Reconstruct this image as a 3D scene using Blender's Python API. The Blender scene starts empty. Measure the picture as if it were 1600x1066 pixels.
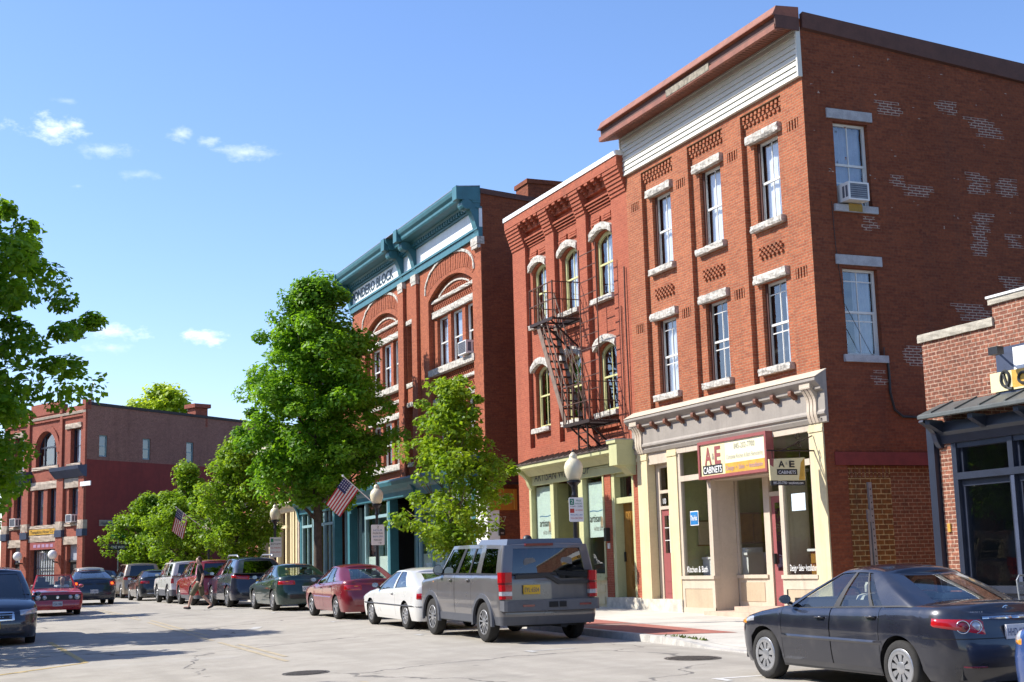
import bpy, bmesh, math, random
from mathutils import Vector, Matrix
import numpy as np
R = math.radians
rnd = random.Random(7)
sc = bpy.context.scene
COL = sc.collection

# ------------------------------------------------------------------ camera
cam_d = bpy.data.cameras.new('camera')
cam = bpy.data.objects.new('camera', cam_d); COL.objects.link(cam)
cam_d.sensor_width = 36.0
cam_d.lens = 36.0 * 2176.5 / 1600.0
cam_d.clip_start = 0.1; cam_d.clip_end = 6000
_y, _p, _r = R(23.169), R(9.197), R(-1.566)
_f = Vector((math.sin(_y)*math.cos(_p), math.cos(_y)*math.cos(_p), math.sin(_p)))
_rt = Vector((math.cos(_y), -math.sin(_y), 0)); _up = _rt.cross(_f)
_r2 = _rt*math.cos(_r) + _up*math.sin(_r); _u2 = -_rt*math.sin(_r) + _up*math.cos(_r)
M3 = Matrix((_r2, _u2, -_f)).transposed()
cam.matrix_world = Matrix.Translation((0, 0, 1.55)) @ M3.to_4x4()
sc.camera = cam

# ------------------------------------------------------------------ exposure
sc.view_settings.view_transform = 'Standard'
sc.view_settings.look = 'None'
sc.view_settings.exposure = 0.66
sc.view_settings.gamma = 1.0

# ------------------------------------------------------------------ sun + sky
SUN = Vector((-1.0, 0.55, 1.02)).normalized()
sun_d = bpy.data.lights.new('sun', 'SUN'); sun_d.energy = 5.0; sun_d.angle = R(0.5); sun_d.color = (1.0, 0.95, 0.87)
sun = bpy.data.objects.new('sun', sun_d); COL.objects.link(sun)
sun.rotation_euler = SUN.to_track_quat('Z', 'Y').to_euler()

wd = bpy.data.worlds.new('World'); sc.world = wd; wd.use_nodes = True
wt = wd.node_tree; wt.nodes.clear()
def wn(t, **k):
    n = wt.nodes.new(t)
    for a, b in k.items(): setattr(n, a, b)
    return n
wo = wn('ShaderNodeOutputWorld'); bg = wn('ShaderNodeBackground')
sky = wn('ShaderNodeTexSky', sky_type='NISHITA', sun_disc=False, sun_elevation=math.asin(SUN.z),
         sun_rotation=math.atan2(SUN.x, SUN.y), altitude=100, air_density=1.0, dust_density=0.5, ozone_density=2.6)
hsv = wn('ShaderNodeHueSaturation'); hsv.inputs['Saturation'].default_value = 1.12
tint = wn('ShaderNodeMix', data_type='RGBA', blend_type='MULTIPLY'); tint.inputs['Factor'].default_value = 1.0; tint.inputs['B'].default_value = (1.0, .95, 1.03, 1)
wt.links.new(sky.outputs[0], tint.inputs['A']); wt.links.new(tint.outputs['Result'], hsv.inputs['Color'])
tc = wn('ShaderNodeTexCoord')
nz = wn('ShaderNodeTexNoise'); nz.inputs['Scale'].default_value = 62; nz.inputs['Detail'].default_value = 8; nz.inputs['Roughness'].default_value = 0.62
mp = wn('ShaderNodeMapping'); mp.inputs['Scale'].default_value = (1, 1, 1.8)
wt.links.new(tc.outputs['Generated'], mp.inputs[0]); wt.links.new(mp.outputs[0], nz.inputs['Vector'])
def wmath(op, a, b=None, c=None):
    n = wn('ShaderNodeMath', operation=op)
    for i, v in enumerate((a, b, c)):
        if v is None: continue
        if isinstance(v, (int, float)): n.inputs[i].default_value = v
        else: wt.links.new(v, n.inputs[i])
    return n.outputs[0]
def wdot(vec):
    n = wn('ShaderNodeVectorMath', operation='DOT_PRODUCT'); n.inputs[1].default_value = vec
    wt.links.new(tc.outputs['Generated'], n.inputs[0]); return n.outputs['Value']
# thin summer clouds: azimuth, elevation, half-width, half-height (degrees), density
CLOUDS = [(4.53, 17.49, 1.58, 0.55, 1.0), (6.54, 16.75, 1.27, 0.36, 0.5), (9.59, 17.48, 0.56, 0.36, 0.6), (10.50, 17.26, 0.66, 0.26, 0.6), (12.20, 16.91, 1.40, 0.38, 0.6), (7.74, 15.84, 1.02, 0.23, 0.35), (7.35, 9.61, 1.27, 0.38, 0.95), (10.57, 9.45, 1.17, 0.36, 1.1),
          (6.82, 9.01, 1.15, 0.23, 0.5), (5.00, 18.55, 0.64, 0.15, 0.3), (5.50, 15.30, 0.31, 0.13, 0.35), (-60, 30, 8, 3, .5), (200, 35, 12, 4, .5)]
tot = None
for az, el, hw, hh, den in CLOUDS:
    a, e = R(az), R(el)
    d = Vector((math.sin(a)*math.cos(e), math.cos(a)*math.cos(e), math.sin(e)))
    rr = Vector((math.cos(a), -math.sin(a), 0)); uu = rr.cross(d)
    px = wmath('MULTIPLY', wdot(rr), 1/math.sin(R(hw))); py = wmath('MULTIPLY', wdot(uu), 1/math.sin(R(hh)))
    r2 = wmath('SQRT', wmath('ADD', wmath('MULTIPLY', px, px), wmath('MULTIPLY', py, py)))
    front = wmath('GREATER_THAN', wdot(d), 0.5)
    m = wmath('SUBTRACT', 1.05, r2)
    m = wmath('ADD', m, wmath('MULTIPLY', wmath('SUBTRACT', nz.outputs['Fac'], 0.53), 3.0))
    m = wmath('MULTIPLY', wmath('MINIMUM', wmath('MAXIMUM', m, 0), 1), wmath('MULTIPLY', front, den))
    m = wmath('MULTIPLY', m, wmath('MINIMUM', wmath('MAXIMUM', wmath('SUBTRACT', 2.2, r2), 0), 1))
    tot = m if tot is None else wmath('MAXIMUM', tot, m)
mx = wn('ShaderNodeMix', data_type='RGBA')
wt.links.new(wmath('MULTIPLY', wmath('POWER', tot, 1.35), 0.66), mx.inputs['Factor'])
wt.links.new(hsv.outputs[0], mx.inputs['A']); mx.inputs['B'].default_value = (7.6, 7.8, 8.1, 1)
wt.links.new(mx.outputs['Result'], bg.inputs['Color']); bg.inputs['Strength'].default_value = 0.148
wt.links.new(bg.outputs[0], wo.inputs[0])

# ------------------------------------------------------------------ materials
MATS = {}
def newmat(name):
    m = bpy.data.materials.new(name); m.use_nodes = True; m.node_tree.nodes.clear(); MATS[name] = m
    return m
class NT:
    def __init__(s, m): s.t = m.node_tree
    def n(s, typ, **k):
        n = s.t.nodes.new(typ)
        for a, b in k.items():
            if a in n.bl_rna.properties: setattr(n, a, b)
            else: n.inputs[a.replace('_', ' ')].default_value = b
        return n
    def l(s, a, b): s.t.links.new(a, b)
    def math(s, op, a, b=None):
        n = s.t.nodes.new('ShaderNodeMath'); n.operation = op
        for i, v in enumerate((a, b)):
            if v is None: continue
            if isinstance(v, (int, float)): n.inputs[i].default_value = v
            else: s.l(v, n.inputs[i])
        return n.outputs[0]
    def mix(s, f, a, b, blend='MIX'):
        n = s.t.nodes.new('ShaderNodeMix'); n.data_type = 'RGBA'; n.blend_type = blend
        for k, v in (('Factor', f), ('A', a), ('B', b)):
            if isinstance(v, (int, float)): n.inputs[k].default_value = v
            elif isinstance(v, tuple): n.inputs[k].default_value = (*v, 1) if len(v) == 3 else v
            else: s.l(v, n.inputs[k])
        return n.outputs['Result']
    def noise(s, scale, detail=4, vec=None, rough=.55):
        n = s.n('ShaderNodeTexNoise', Scale=scale, Detail=detail, Roughness=rough)
        if vec is not None: s.l(vec, n.inputs['Vector'])
        return n.outputs['Fac']
    def ramp(s, f, a, b):
        n = s.t.nodes.new('ShaderNodeMapRange'); n.inputs['From Min'].default_value = a; n.inputs['From Max'].default_value = b
        n.interpolation_type = 'SMOOTHSTEP'; s.l(f, n.inputs['Value']); return n.outputs['Result']
    def out(s, sh):
        o = s.t.nodes.new('ShaderNodeOutputMaterial'); s.l(sh, o.inputs['Surface'])
def plain(name, c, rough=.6, metal=0, var=.12, vs=3.0, bump=0, bs=40, coat=0, spec=.5, c2=None):
    m = newmat(name); t = NT(m)
    b = t.n('ShaderNodeBsdfPrincipled'); b.inputs['Roughness'].default_value = rough; b.inputs['Metallic'].default_value = metal
    b.inputs['Coat Weight'].default_value = coat; b.inputs['Coat Roughness'].default_value = .04; b.inputs['Specular IOR Level'].default_value = spec
    tcn = t.n('ShaderNodeTexCoord'); o = tcn.outputs['Object']
    c2 = c2 or tuple(max(0, x*(1-2.2*var)) for x in c)
    n1 = t.noise(vs, 5, o); n2 = t.noise(vs*9, 3, o)
    f = t.ramp(t.math('ADD', t.math('MULTIPLY', n1, .65), t.math('MULTIPLY', n2, .35)), .36, .62)
    cc = t.mix(f, c2, c)
    if var >= .05:                              # rain streaks and grime
        mp_ = t.n('ShaderNodeMapping'); mp_.inputs['Scale'].default_value = (5, 5, .35); t.l(o, mp_.inputs[0])
        cc = t.mix(t.math('MULTIPLY', t.ramp(t.noise(1.0, 5, mp_.outputs[0], .65), .52, .75), .4), cc, tuple(x*.5 for x in c))
    t.l(cc, b.inputs['Base Color'])
    if bump:
        bm = t.n('ShaderNodeBump', Strength=bump, Distance=.02); t.l(t.noise(bs, 4, o), bm.inputs['Height']); t.l(bm.outputs[0], b.inputs['Normal'])
    t.out(b.outputs[0]); return m
def brick(name, c1, c2, mortar, mort=.007, rowh=.061, bw=.19, var=.35, dirt=(.5, .45, .4), off=0.0, big=.35, bump=.5):
    m = newmat(name); t = NT(m)
    tcn = t.n('ShaderNodeTexCoord'); sx = t.n('ShaderNodeSeparateXYZ'); t.l(tcn.outputs['Object'], sx.inputs[0])
    cx = t.n('ShaderNodeCombineXYZ'); t.l(t.math('ADD', t.math('ADD', sx.outputs[0], sx.outputs[1]), off), cx.inputs[0]); t.l(sx.outputs[2], cx.inputs[1])
    bt = t.n('ShaderNodeTexBrick', Scale=1.0); bt.inputs['Color1'].default_value = (*c1, 1); bt.inputs['Color2'].default_value = (*c2, 1)
    bt.inputs['Mortar'].default_value = (*mortar, 1); bt.inputs['Mortar Size'].default_value = mort; bt.inputs['Mortar Smooth'].default_value = .3
    bt.inputs['Brick Width'].default_value = bw; bt.inputs['Row Height'].default_value = rowh; bt.inputs['Bias'].default_value = -.1
    t.l(cx.outputs[0], bt.inputs['Vector'])
    o = tcn.outputs['Object']
    n1 = t.ramp(t.noise(.4, 6, o, .6), .35, .72); n2 = t.noise(16, 3, o)
    col = t.mix(t.math('MULTIPLY', n1, big), bt.outputs['Color'], dirt, 'MULTIPLY')
    mp_ = t.n('ShaderNodeMapping'); mp_.inputs['Scale'].default_value = (2.2, 2.2, .16); t.l(o, mp_.inputs[0])
    col = t.mix(t.math('MULTIPLY', t.ramp(t.noise(1.0, 6, mp_.outputs[0], .65), .50, .78), .38), col, (.10, .05, .035))   # soot runs
    mr = t.n('ShaderNodeMapRange'); t.l(n2, mr.inputs[0]); mr.inputs[1].default_value = .3; mr.inputs[2].default_value = .7; mr.inputs[3].default_value = 1-var; mr.inputs[4].default_value = 1+var*.6
    vm = t.n('ShaderNodeVectorMath', operation='SCALE'); t.l(col, vm.inputs[0]); t.l(mr.outputs[0], vm.inputs['Scale'])
    b = t.n('ShaderNodeBsdfPrincipled'); b.inputs['Roughness'].default_value = .85; b.inputs['Specular IOR Level'].default_value = .25
    t.l(vm.outputs[0], b.inputs['Base Color'])
    bm = t.n('ShaderNodeBump', Strength=bump, Distance=.012); t.l(t.math('SUBTRACT', t.math('MULTIPLY', n2, .4), bt.outputs['Fac']), bm.inputs['Height'])
    t.l(bm.outputs[0], b.inputs['Normal']); t.out(b.outputs[0]); return m
def glass(name, tint, refl=.9, base=.06, rough=.01, wav=0.0):
    m = newmat(name); t = NT(m)
    tr = t.n('ShaderNodeBsdfTransparent'); tr.inputs[0].default_value = (*tint, 1)
    gl = t.n('ShaderNodeBsdfGlossy'); gl.inputs['Roughness'].default_value = rough; gl.inputs[0].default_value = (refl, refl, refl, 1)
    lw = t.n('ShaderNodeLayerWeight'); fr = t.math('ADD', .045, t.math('MULTIPLY', .95, t.math('POWER', lw.outputs['Facing'], 5)))   # same from both sides of the pane
    if wav:
        bm = t.n('ShaderNodeBump', Strength=wav, Distance=.02); tcn = t.n('ShaderNodeTexCoord'); t.l(t.noise(1.6, 2, tcn.outputs['Object']), bm.inputs['Height']); t.l(bm.outputs[0], gl.inputs['Normal'])
    mxs = t.n('ShaderNodeMixShader'); t.l(t.math('ADD', t.math('MULTIPLY', fr, 1.3), base), mxs.inputs[0]); t.l(tr.outputs[0], mxs.inputs[1]); t.l(gl.outputs[0], mxs.inputs[2])
    t.out(mxs.outputs[0]); return m
def paint(name, c, flake=0, rough=.25):
    m = newmat(name); t = NT(m)
    b = t.n('ShaderNodeBsdfPrincipled'); b.inputs['Base Color'].default_value = (*c, 1); b.inputs['Metallic'].default_value = flake
    b.inputs['Coat Weight'].default_value = 1; b.inputs['Coat Roughness'].default_value = .03
    tcn = t.n('ShaderNodeTexCoord'); n = t.noise(2.2, 5, tcn.outputs['Object'])
    mr = t.n('ShaderNodeMapRange'); t.l(n, mr.inputs[0]); mr.inputs[3].default_value = rough-.08; mr.inputs[4].default_value = rough+.2; t.l(mr.outputs[0], b.inputs['Roughness'])
    t.l(t.mix(t.math('MULTIPLY', t.ramp(n, .5, .8), .12), c, (.3, .27, .23)), b.inputs['Base Color'])
    t.out(b.outputs[0]); return m
def leafmat(name, c1, c2, tr=.5):
    m = newmat(name); t = NT(m)
    tcn = t.n('ShaderNodeTexCoord'); o = tcn.outputs['Object']
    f = t.ramp(t.math('ADD', t.math('MULTIPLY', t.noise(.8, 3, o), .55), t.math('MULTIPLY', t.noise(9, 2, o), .45)), .38, .62)
    col = t.mix(f, c1, c2)
    d = t.n('ShaderNodeBsdfPrincipled'); d.inputs['Roughness'].default_value = .5; d.inputs['Specular IOR Level'].default_value = .35; t.l(col, d.inputs['Base Color'])
    tl = t.n('ShaderNodeBsdfTranslucent'); t.l(t.mix(1.0, col, (1.55, 1.45, .9), 'MULTIPLY'), tl.inputs[0])
    mxs = t.n('ShaderNodeMixShader'); mxs.inputs[0].default_value = tr*.75; t.l(d.outputs[0], mxs.inputs[1]); t.l(tl.outputs[0], mxs.inputs[2])
    t.out(mxs.outputs[0]); return m

# ------------------------------------------------------------------ mesh helpers
def wloc(o):
    v = Vector((0, 0, 0))
    while o is not None: v = v + o.location; o = o.parent
    return v
class Pl:                                   # a wall plane: point(u, v, d) with d measured outwards
    def __init__(s, O, U, N): s.O = Vector(O); s.U = Vector(U); s.N = Vector(N)
    def p(s, u, v, d=0): return s.O + s.U*u + s.N*d + Vector((0, 0, v))
class MB:
    def __init__(s): s.v = []; s.f = []; s.m = []
    def face(s, pts, m=0):
        i = len(s.v); s.v += [tuple(p) for p in pts]; s.f.append(tuple(range(i, i+len(pts)))); s.m.append(m)
    def hexa(s, P, m=0):                     # P: 8 points, bottom ring then top ring
        i = len(s.v); s.v += [tuple(p) for p in P]
        for q in ((0, 3, 2, 1), (4, 5, 6, 7), (0, 1, 5, 4), (1, 2, 6, 5), (2, 3, 7, 6), (3, 0, 4, 7)):
            s.f.append(tuple(i+k for k in q)); s.m.append(m)
    def box(s, x0, x1, y0, y1, z0, z1, m=0):
        s.hexa([(x0, y0, z0), (x1, y0, z0), (x1, y1, z0), (x0, y1, z0), (x0, y0, z1), (x1, y0, z1), (x1, y1, z1), (x0, y1, z1)], m)
    def pbox(s, pl, u0, u1, v0, v1, d0, d1, m=0):
        s.hexa([pl.p(u0, v0, d0), pl.p(u1, v0, d0), pl.p(u1, v0, d1), pl.p(u0, v0, d1), pl.p(u0, v1, d0), pl.p(u1, v1, d0), pl.p(u1, v1, d1), pl.p(u0, v1, d1)], m)
    def rough(s, pl, u0, u1, v0, v1, d0, d1, m=0, n=7, amp=.02, arch=0.0):   # rock-faced stone block
        cols = [u0+(u1-u0)*i/n for i in range(n+1)]; rows = [v0+(v1-v0)*j/3 for j in range(4)]
        def lift(u): k = (u-(u0+u1)/2)/((u1-u0)/2); return arch*(1-k*k)
        g = []
        for i, u in enumerate(cols):
            for j, v in enumerate(rows):
                e = (i in (0, n)) or (j in (0, 3))
                g.append(pl.p(u+rnd.uniform(-amp, amp)*.5*(not e), v+lift(u)+rnd.uniform(-amp, amp)*(.35 if e else .2), d1-(amp*.7 if e else 0)+rnd.uniform(-amp, amp)))
        b = len(s.v); s.v += [tuple(q) for q in g]
        for i in range(n):
            for j in range(3):
                s.f.append((b+i*4+j, b+(i+1)*4+j, b+(i+1)*4+j+1, b+i*4+j+1)); s.m.append(m)
        bk = len(s.v); s.v += [tuple(pl.p(u, v+lift(u), d0)) for u in cols for v in (v0, v1)]
        for i in range(n):
            s.f.append((b+i*4, b+(i+1)*4, bk+(i+1)*2, bk+i*2)); s.m.append(m)
            s.f.append((b+i*4+3, bk+i*2+1, bk+(i+1)*2+1, b+(i+1)*4+3)); s.m.append(m)
        for i in (0, n):
            s.f.append((b+i*4, b+i*4+1, b+i*4+2, b+i*4+3, bk+i*2+1, bk+i*2)); s.m.append(m)
    def prism(s, A, B, m=0, cap=True):       # two parallel point rings
        n = len(A); i = len(s.v); s.v += [tuple(p) for p in A]+[tuple(p) for p in B]
        for k in range(n): s.f.append((i+k, i+(k+1) % n, i+n+(k+1) % n, i+n+k)); s.m.append(m)
        if cap:
            s.f.append(tuple(range(i, i+n))); s.m.append(m); s.f.append(tuple(range(i+2*n-1, i+n-1, -1))); s.m.append(m)
    def prof(s, pl, u0, u1, pts, m=0):       # profile (d, v) swept along u
        s.prism([pl.p(u0, v, d) for d, v in pts], [pl.p(u1, v, d) for d, v in pts], m)
    def plate(s, pl, pts, d0, d1, m=0):      # outline (u, v) extruded outwards
        s.prism([pl.p(u, v, d0) for u, v in pts], [pl.p(u, v, d1) for u, v in pts], m)
    def tube(s, pts, r, n=6, m=0, cap=True):
        pts = [Vector(p) for p in pts]; rs = r if isinstance(r, (list, tuple)) else [r]*len(pts); rings = []
        for i, p in enumerate(pts):
            t = (pts[min(i+1, len(pts)-1)]-pts[max(i-1, 0)]).normalized()
            a = t.orthogonal().normalized() if i == 0 else (pa-t*pa.dot(t)).normalized()
            pa = a; b = t.cross(a); base = len(s.v)
            s.v += [tuple(p+(a*math.cos(2*math.pi*k/n)+b*math.sin(2*math.pi*k/n))*rs[i]) for k in range(n)]; rings.append(base)
        for x, y in zip(rings, rings[1:]):
            for k in range(n): s.f.append((x+k, x+(k+1) % n, y+(k+1) % n, y+k)); s.m.append(m)
        if cap:
            s.f.append(tuple(rings[0]+k for k in range(n-1, -1, -1))); s.m.append(m); s.f.append(tuple(rings[-1]+k for k in range(n))); s.m.append(m)
    def bar(s, a, b, w, h=None, m=0):        # square bar
        a = Vector(a); b = Vector(b); t = (b-a).normalized(); h = h or w
        x = t.cross(Vector((0, 0, 1))); x = x.normalized() if x.length > .05 else Vector((1, 0, 0)); y = t.cross(x).normalized()
        P = [a+x*i*w/2+y*j*h/2 for i, j in ((-1, -1), (1, -1), (1, 1), (-1, 1))]; Q = [b+x*i*w/2+y*j*h/2 for i, j in ((-1, -1), (1, -1), (1, 1), (-1, 1))]
        s.hexa(P+Q, m)
    def lathe(s, c, prof, n=20, ax=(0, 0, 1), m=0, a0=0.0):
        c = Vector(c); ax = Vector(ax).normalized(); e = ax.orthogonal().normalized(); g = ax.cross(e); base = len(s.v); k = len(prof)
        for i in range(n):
            t = a0+2*math.pi*i/n; w = e*math.cos(t)+g*math.sin(t)
            s.v += [tuple(c+w*r+ax*h) for r, h in prof]
        for i in range(n):
            j = (i+1) % n
            for q in range(k-1): s.f.append((base+i*k+q, base+j*k+q, base+j*k+q+1, base+i*k+q+1)); s.m.append(m)
    def wall(s, pl, u0, u1, v0, v1, holes=(), d=0.0, rev=.1, m=0, mr=None):
        # wall sheet with rectangular or segmental-arched holes (ua, ub, va, vb, rise) and their reveals
        mr = m if mr is None else mr
        H = [tuple(h)+((0,) if len(h) == 4 else ()) for h in holes]
        us = sorted({u0, u1} | {x for h in H for x in h[:2] if u0 < x < u1}); vs = sorted({v0, v1} | {x for h in H for x in h[2:4] if v0 < x < v1})
        for a, b in zip(us, us[1:]):
            for c, e in zip(vs, vs[1:]):
                mu, mv = (a+b)/2, (c+e)/2
                if any(h[0] < mu < h[1] and h[2] < mv < h[3] for h in H): continue
                s.face([pl.p(a, c, d), pl.p(b, c, d), pl.p(b, e, d), pl.p(a, e, d)], m)
        for a, b, c, e, rise in H:
            ring = [(a, c), (b, c)]
            if rise:
                N = 14; arc = []
                hw = (b-a)/2; Rr = (hw*hw+rise*rise)/(2*rise)
                for i in range(N+1):
                    x = b-(b-a)*i/N; arc.append((x, e-Rr+math.sqrt(max(0, Rr*Rr-(x-(a+b)/2)**2))))
                for (x1, y1), (x2, y2) in zip(arc, arc[1:]):
                    s.face([pl.p(x1, y1, d), pl.p(x1, e, d), pl.p(x2, e, d), pl.p(x2, y2, d)], m)
                ring += arc
            else: ring += [(b, e), (a, e)]
            for (x1, y1), (x2, y2) in zip(ring, ring[1:]+ring[:1]):
                if abs(x1-x2)+abs(y1-y2) < 1e-6: continue
                s.face([pl.p(x1, y1, d), pl.p(x2, y2, d), pl.p(x2, y2, d-rev), pl.p(x1, y1, d-rev)], mr)
    def build(s, name, mats, parent=None, smooth=False, local=False, recalc=True, ang=None):
        me = bpy.data.meshes.new(name)
        off = Vector((0, 0, 0)) if local or parent is None else wloc(parent)
        me.from_pydata([tuple(Vector(v)-off) for v in s.v], [], s.f)
        mats = mats if isinstance(mats, (list, tuple)) else [mats]
        for mt in mats: me.materials.append(MATS[mt])
        me.polygons.foreach_set('material_index', s.m)
        if smooth or recalc or ang:
            bm = bmesh.new(); bm.from_mesh(me)
            if smooth or ang: bmesh.ops.remove_doubles(bm, verts=bm.verts, dist=1e-4)
            if recalc: bmesh.ops.recalc_face_normals(bm, faces=bm.faces)
            if smooth or ang:
                for fc in bm.faces: fc.smooth = True
                if ang:
                    for e in bm.edges:
                        if len(e.link_faces) == 2 and e.calc_face_angle(0) > R(ang): e.smooth = False
            bm.to_mesh(me); bm.free()
        o = bpy.data.objects.new(name, me); COL.objects.link(o); o.parent = parent
        return o
def thing(name, label, cat, loc=(0, 0, 0), rz=0.0, group=None):
    o = bpy.data.objects.new(name, None); COL.objects.link(o); o.location = loc; o.rotation_euler = (0, 0, rz)
    o.empty_display_size = .2; o['label'] = label; o['category'] = cat
    if group: o['group'] = group
    return o
def tag(o, label, cat, group=None):
    o['label'] = label; o['category'] = cat
    if group: o['group'] = group
    return o
def struct(o): o['kind'] = 'structure'; return o
def copy_tree(o, parent=None):
    c = o.copy(); COL.objects.link(c)
    if parent is not None: c.parent = parent
    for ch in [x for x in o.children]: copy_tree(ch, c)
    return c
def text(s, origin, right, up, size, mat, parent, width=None, ext=.006, align='LEFT', name='lettering', bold=0.0, local=False):
    cu = bpy.data.curves.new('t', 'FONT'); cu.body = s; cu.size = 1; cu.extrude = 0; cu.offset = bold; cu.resolution_u = 3
    ob = bpy.data.objects.new('t', cu); COL.objects.link(ob)
    bpy.context.view_layer.update()
    me = bpy.data.meshes.new_from_object(ob.evaluated_get(bpy.context.evaluated_depsgraph_get()))
    bpy.data.objects.remove(ob); bpy.data.curves.remove(cu)
    xs = [v.co.x for v in me.vertices]; ys = [v.co.y for v in me.vertices]
    x0, x1 = min(xs), max(xs); capy = .72
    sy = size/capy; sx = (width/(x1-x0)) if width else sy
    right = Vector(right).normalized(); up = Vector(up).normalized(); nrm = right.cross(up)
    sh = 0 if align == 'LEFT' else (-(x1-x0)/2 if align == 'CENTER' else -(x1-x0))
    off = Vector((0, 0, 0)) if local or parent is None else wloc(parent); org = Vector(origin)-off
    for v in me.vertices:
        v.co = org + right*((v.co.x-x0+sh)*sx) + up*(v.co.y*sy) + nrm*ext
    me.materials.clear(); me.materials.append(MATS[mat])
    o = bpy.data.objects.new(name, me); COL.objects.link(o); o.parent = parent
    return o
def interp(y, pts):
    if y <= pts[0][0]: return pts[0][1]
    for (a, b), (c, d) in zip(pts, pts[1:]):
        if y <= c: return b+(d-b)*(y-a)/(c-a)
    return pts[-1][1]
GP = [(-20, -.5), (15, 0), (25, .14), (35, .30), (42, .40), (62, .47), (120, .52)]
CP = [(0, .028), (36, .028), (62, .004), (70, 0)]
CURB = 12.4
def gz(X, Y):
    z = interp(Y, GP)
    if X < 10: z -= (10-max(X, -1))*interp(Y, CP)
    return z
def kerb_h(Y): return interp(Y, [(14.5, .13), (15.5, .02), (20.9, .02), (22.3, .13)])
def sz(X, Y):                               # sidewalk level
    k = kerb_h(Y); t = min(1, max(0, (X-CURB)/1.6))
    return interp(Y, GP) + k + (.12-k)*t + .005*max(0, X-CURB)
# ------------------------------------------------------------------ setting materials
def roadmat():
    m = newmat('asphalt'); t = NT(m); tcn = t.n('ShaderNodeTexCoord'); o = tcn.outputs['Object']
    fine = t.noise(55, 4, o); mid = t.noise(1.3, 6, o, .65)
    mp_ = t.n('ShaderNodeMapping'); mp_.inputs['Scale'].default_value = (1.1, .07, 1); t.l(o, mp_.inputs[0]); streak = t.noise(1.0, 5, mp_.outputs[0], .6)
    col = t.mix(t.ramp(mid, .3, .7), (.335, .305, .255), (.42, .385, .325))
    col = t.mix(t.math('MULTIPLY', t.ramp(streak, .45, .75), .5), col, (.265, .24, .20))
    col = t.mix(t.math('MULTIPLY', t.ramp(fine, .35, .75), .45), col, (.25, .24, .22))
    sp = t.n('ShaderNodeTexVoronoi', Scale=150); t.l(o, sp.inputs['Vector'])
    col = t.mix(t.math('MULTIPLY', t.ramp(sp.outputs['Distance'], .25, .05), .35), col, (.55, .53, .49))
    vo = t.n('ShaderNodeTexVoronoi', feature='DISTANCE_TO_EDGE', Scale=.16)
    nv = t.n('ShaderNodeTexNoise', Scale=.9, Detail=6); t.l(o, nv.inputs['Vector'])
    vm = t.n('ShaderNodeVectorMath', operation='MULTIPLY_ADD'); t.l(nv.outputs['Color'], vm.inputs[0]); vm.inputs[1].default_value = (1.5, 1.5, 0); t.l(o, vm.inputs[2])
    t.l(vm.outputs[0], vo.inputs['Vector'])
    crack = t.math('MULTIPLY', t.ramp(vo.outputs['Distance'], .006, .0015), t.ramp(t.noise(.35, 3, o), .38, .5))
    col = t.mix(t.math('MULTIPLY', crack, .75), col, (.10, .095, .09))
    blot = t.ramp(t.noise(.33, 5, o, .7), .56, .70)                    # worn repairs and oil spots
    col = t.mix(t.math('MULTIPLY', blot, .35), col, (.17, .16, .145))
    pale = t.ramp(t.noise(.21, 4, o, .6), .60, .66); col = t.mix(t.math('MULTIPLY', pale, .25), col, (.45, .43, .39))
    spot = t.n('ShaderNodeTexVoronoi', Scale=.8); t.l(o, spot.inputs['Vector']); col = t.mix(t.math('MULTIPLY', t.ramp(spot.outputs['Distance'], .085, .03), .5), col, (.09, .085, .08))
    b = t.n('ShaderNodeBsdfPrincipled', Roughness=.88); b.inputs['Specular IOR Level'].default_value = .3; t.l(col, b.inputs['Base Color'])
    bm = t.n('ShaderNodeBump', Strength=.5, Distance=.01); t.l(t.math('SUBTRACT', fine, t.math('MULTIPLY', crack, 2)), bm.inputs['Height']); t.l(bm.outputs[0], b.inputs['Normal'])
    t.out(b.outputs[0])
roadmat()
def slabmat():
    m = newmat('concrete_slab'); t = NT(m); tcn = t.n('ShaderNodeTexCoord'); o = tcn.outputs['Object']
    sx = t.n('ShaderNodeSeparateXYZ'); t.l(o, sx.inputs[0])
    def joint(k, per): return t.math('LESS_THAN', t.math('ABSOLUTE', t.math('SUBTRACT', t.math('FRACT', t.math('MULTIPLY', sx.outputs[k], 1/per)), .5)), .006)
    j = t.math('MAXIMUM', joint(0, 1.5), joint(1, 1.5))
    col = t.mix(t.ramp(t.noise(.9, 6, o, .6), .3, .7), (.46, .43, .37), (.58, .55, .48))
    col = t.mix(t.math('MULTIPLY', t.ramp(t.noise(30, 4, o), .4, .7), .3), col, (.36, .34, .3))
    col = t.mix(t.math('MULTIPLY', j, .7), col, (.16, .15, .13))
    b = t.n('ShaderNodeBsdfPrincipled', Roughness=.9); t.l(col, b.inputs['Base Color']); t.out(b.outputs[0])
slabmat()
plain('kerb_stone', (.50, .48, .44), .85, var=.12, vs=5, bump=.3)
plain('soil', (.16, .14, .09), .95, var=.15, vs=.3, bump=.3)
plain('paint_white', (.66, .65, .62), .7, var=.12, vs=6)
plain('paint_white_worn', (.52, .51, .48), .8, var=.14, vs=5)
plain('paint_yellow', (.55, .40, .15), .75, var=.14, vs=5)
plain('paint_yellow_worn', (.45, .375, .25), .8, var=.12, vs=5)
plain('cast_iron', (.13, .115, .10), .6, .4, var=.15, vs=12, bump=.6, bs=60)
plain('weed', (.16, .2, .03), .9, var=.2, vs=20)
brick('brick_paver', (.42, .16, .12), (.34, .125, .10), (.3, .2, .17), mort=.006, rowh=.1, bw=.2, var=.2, big=.2, dirt=(.7, .65, .6))

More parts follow.
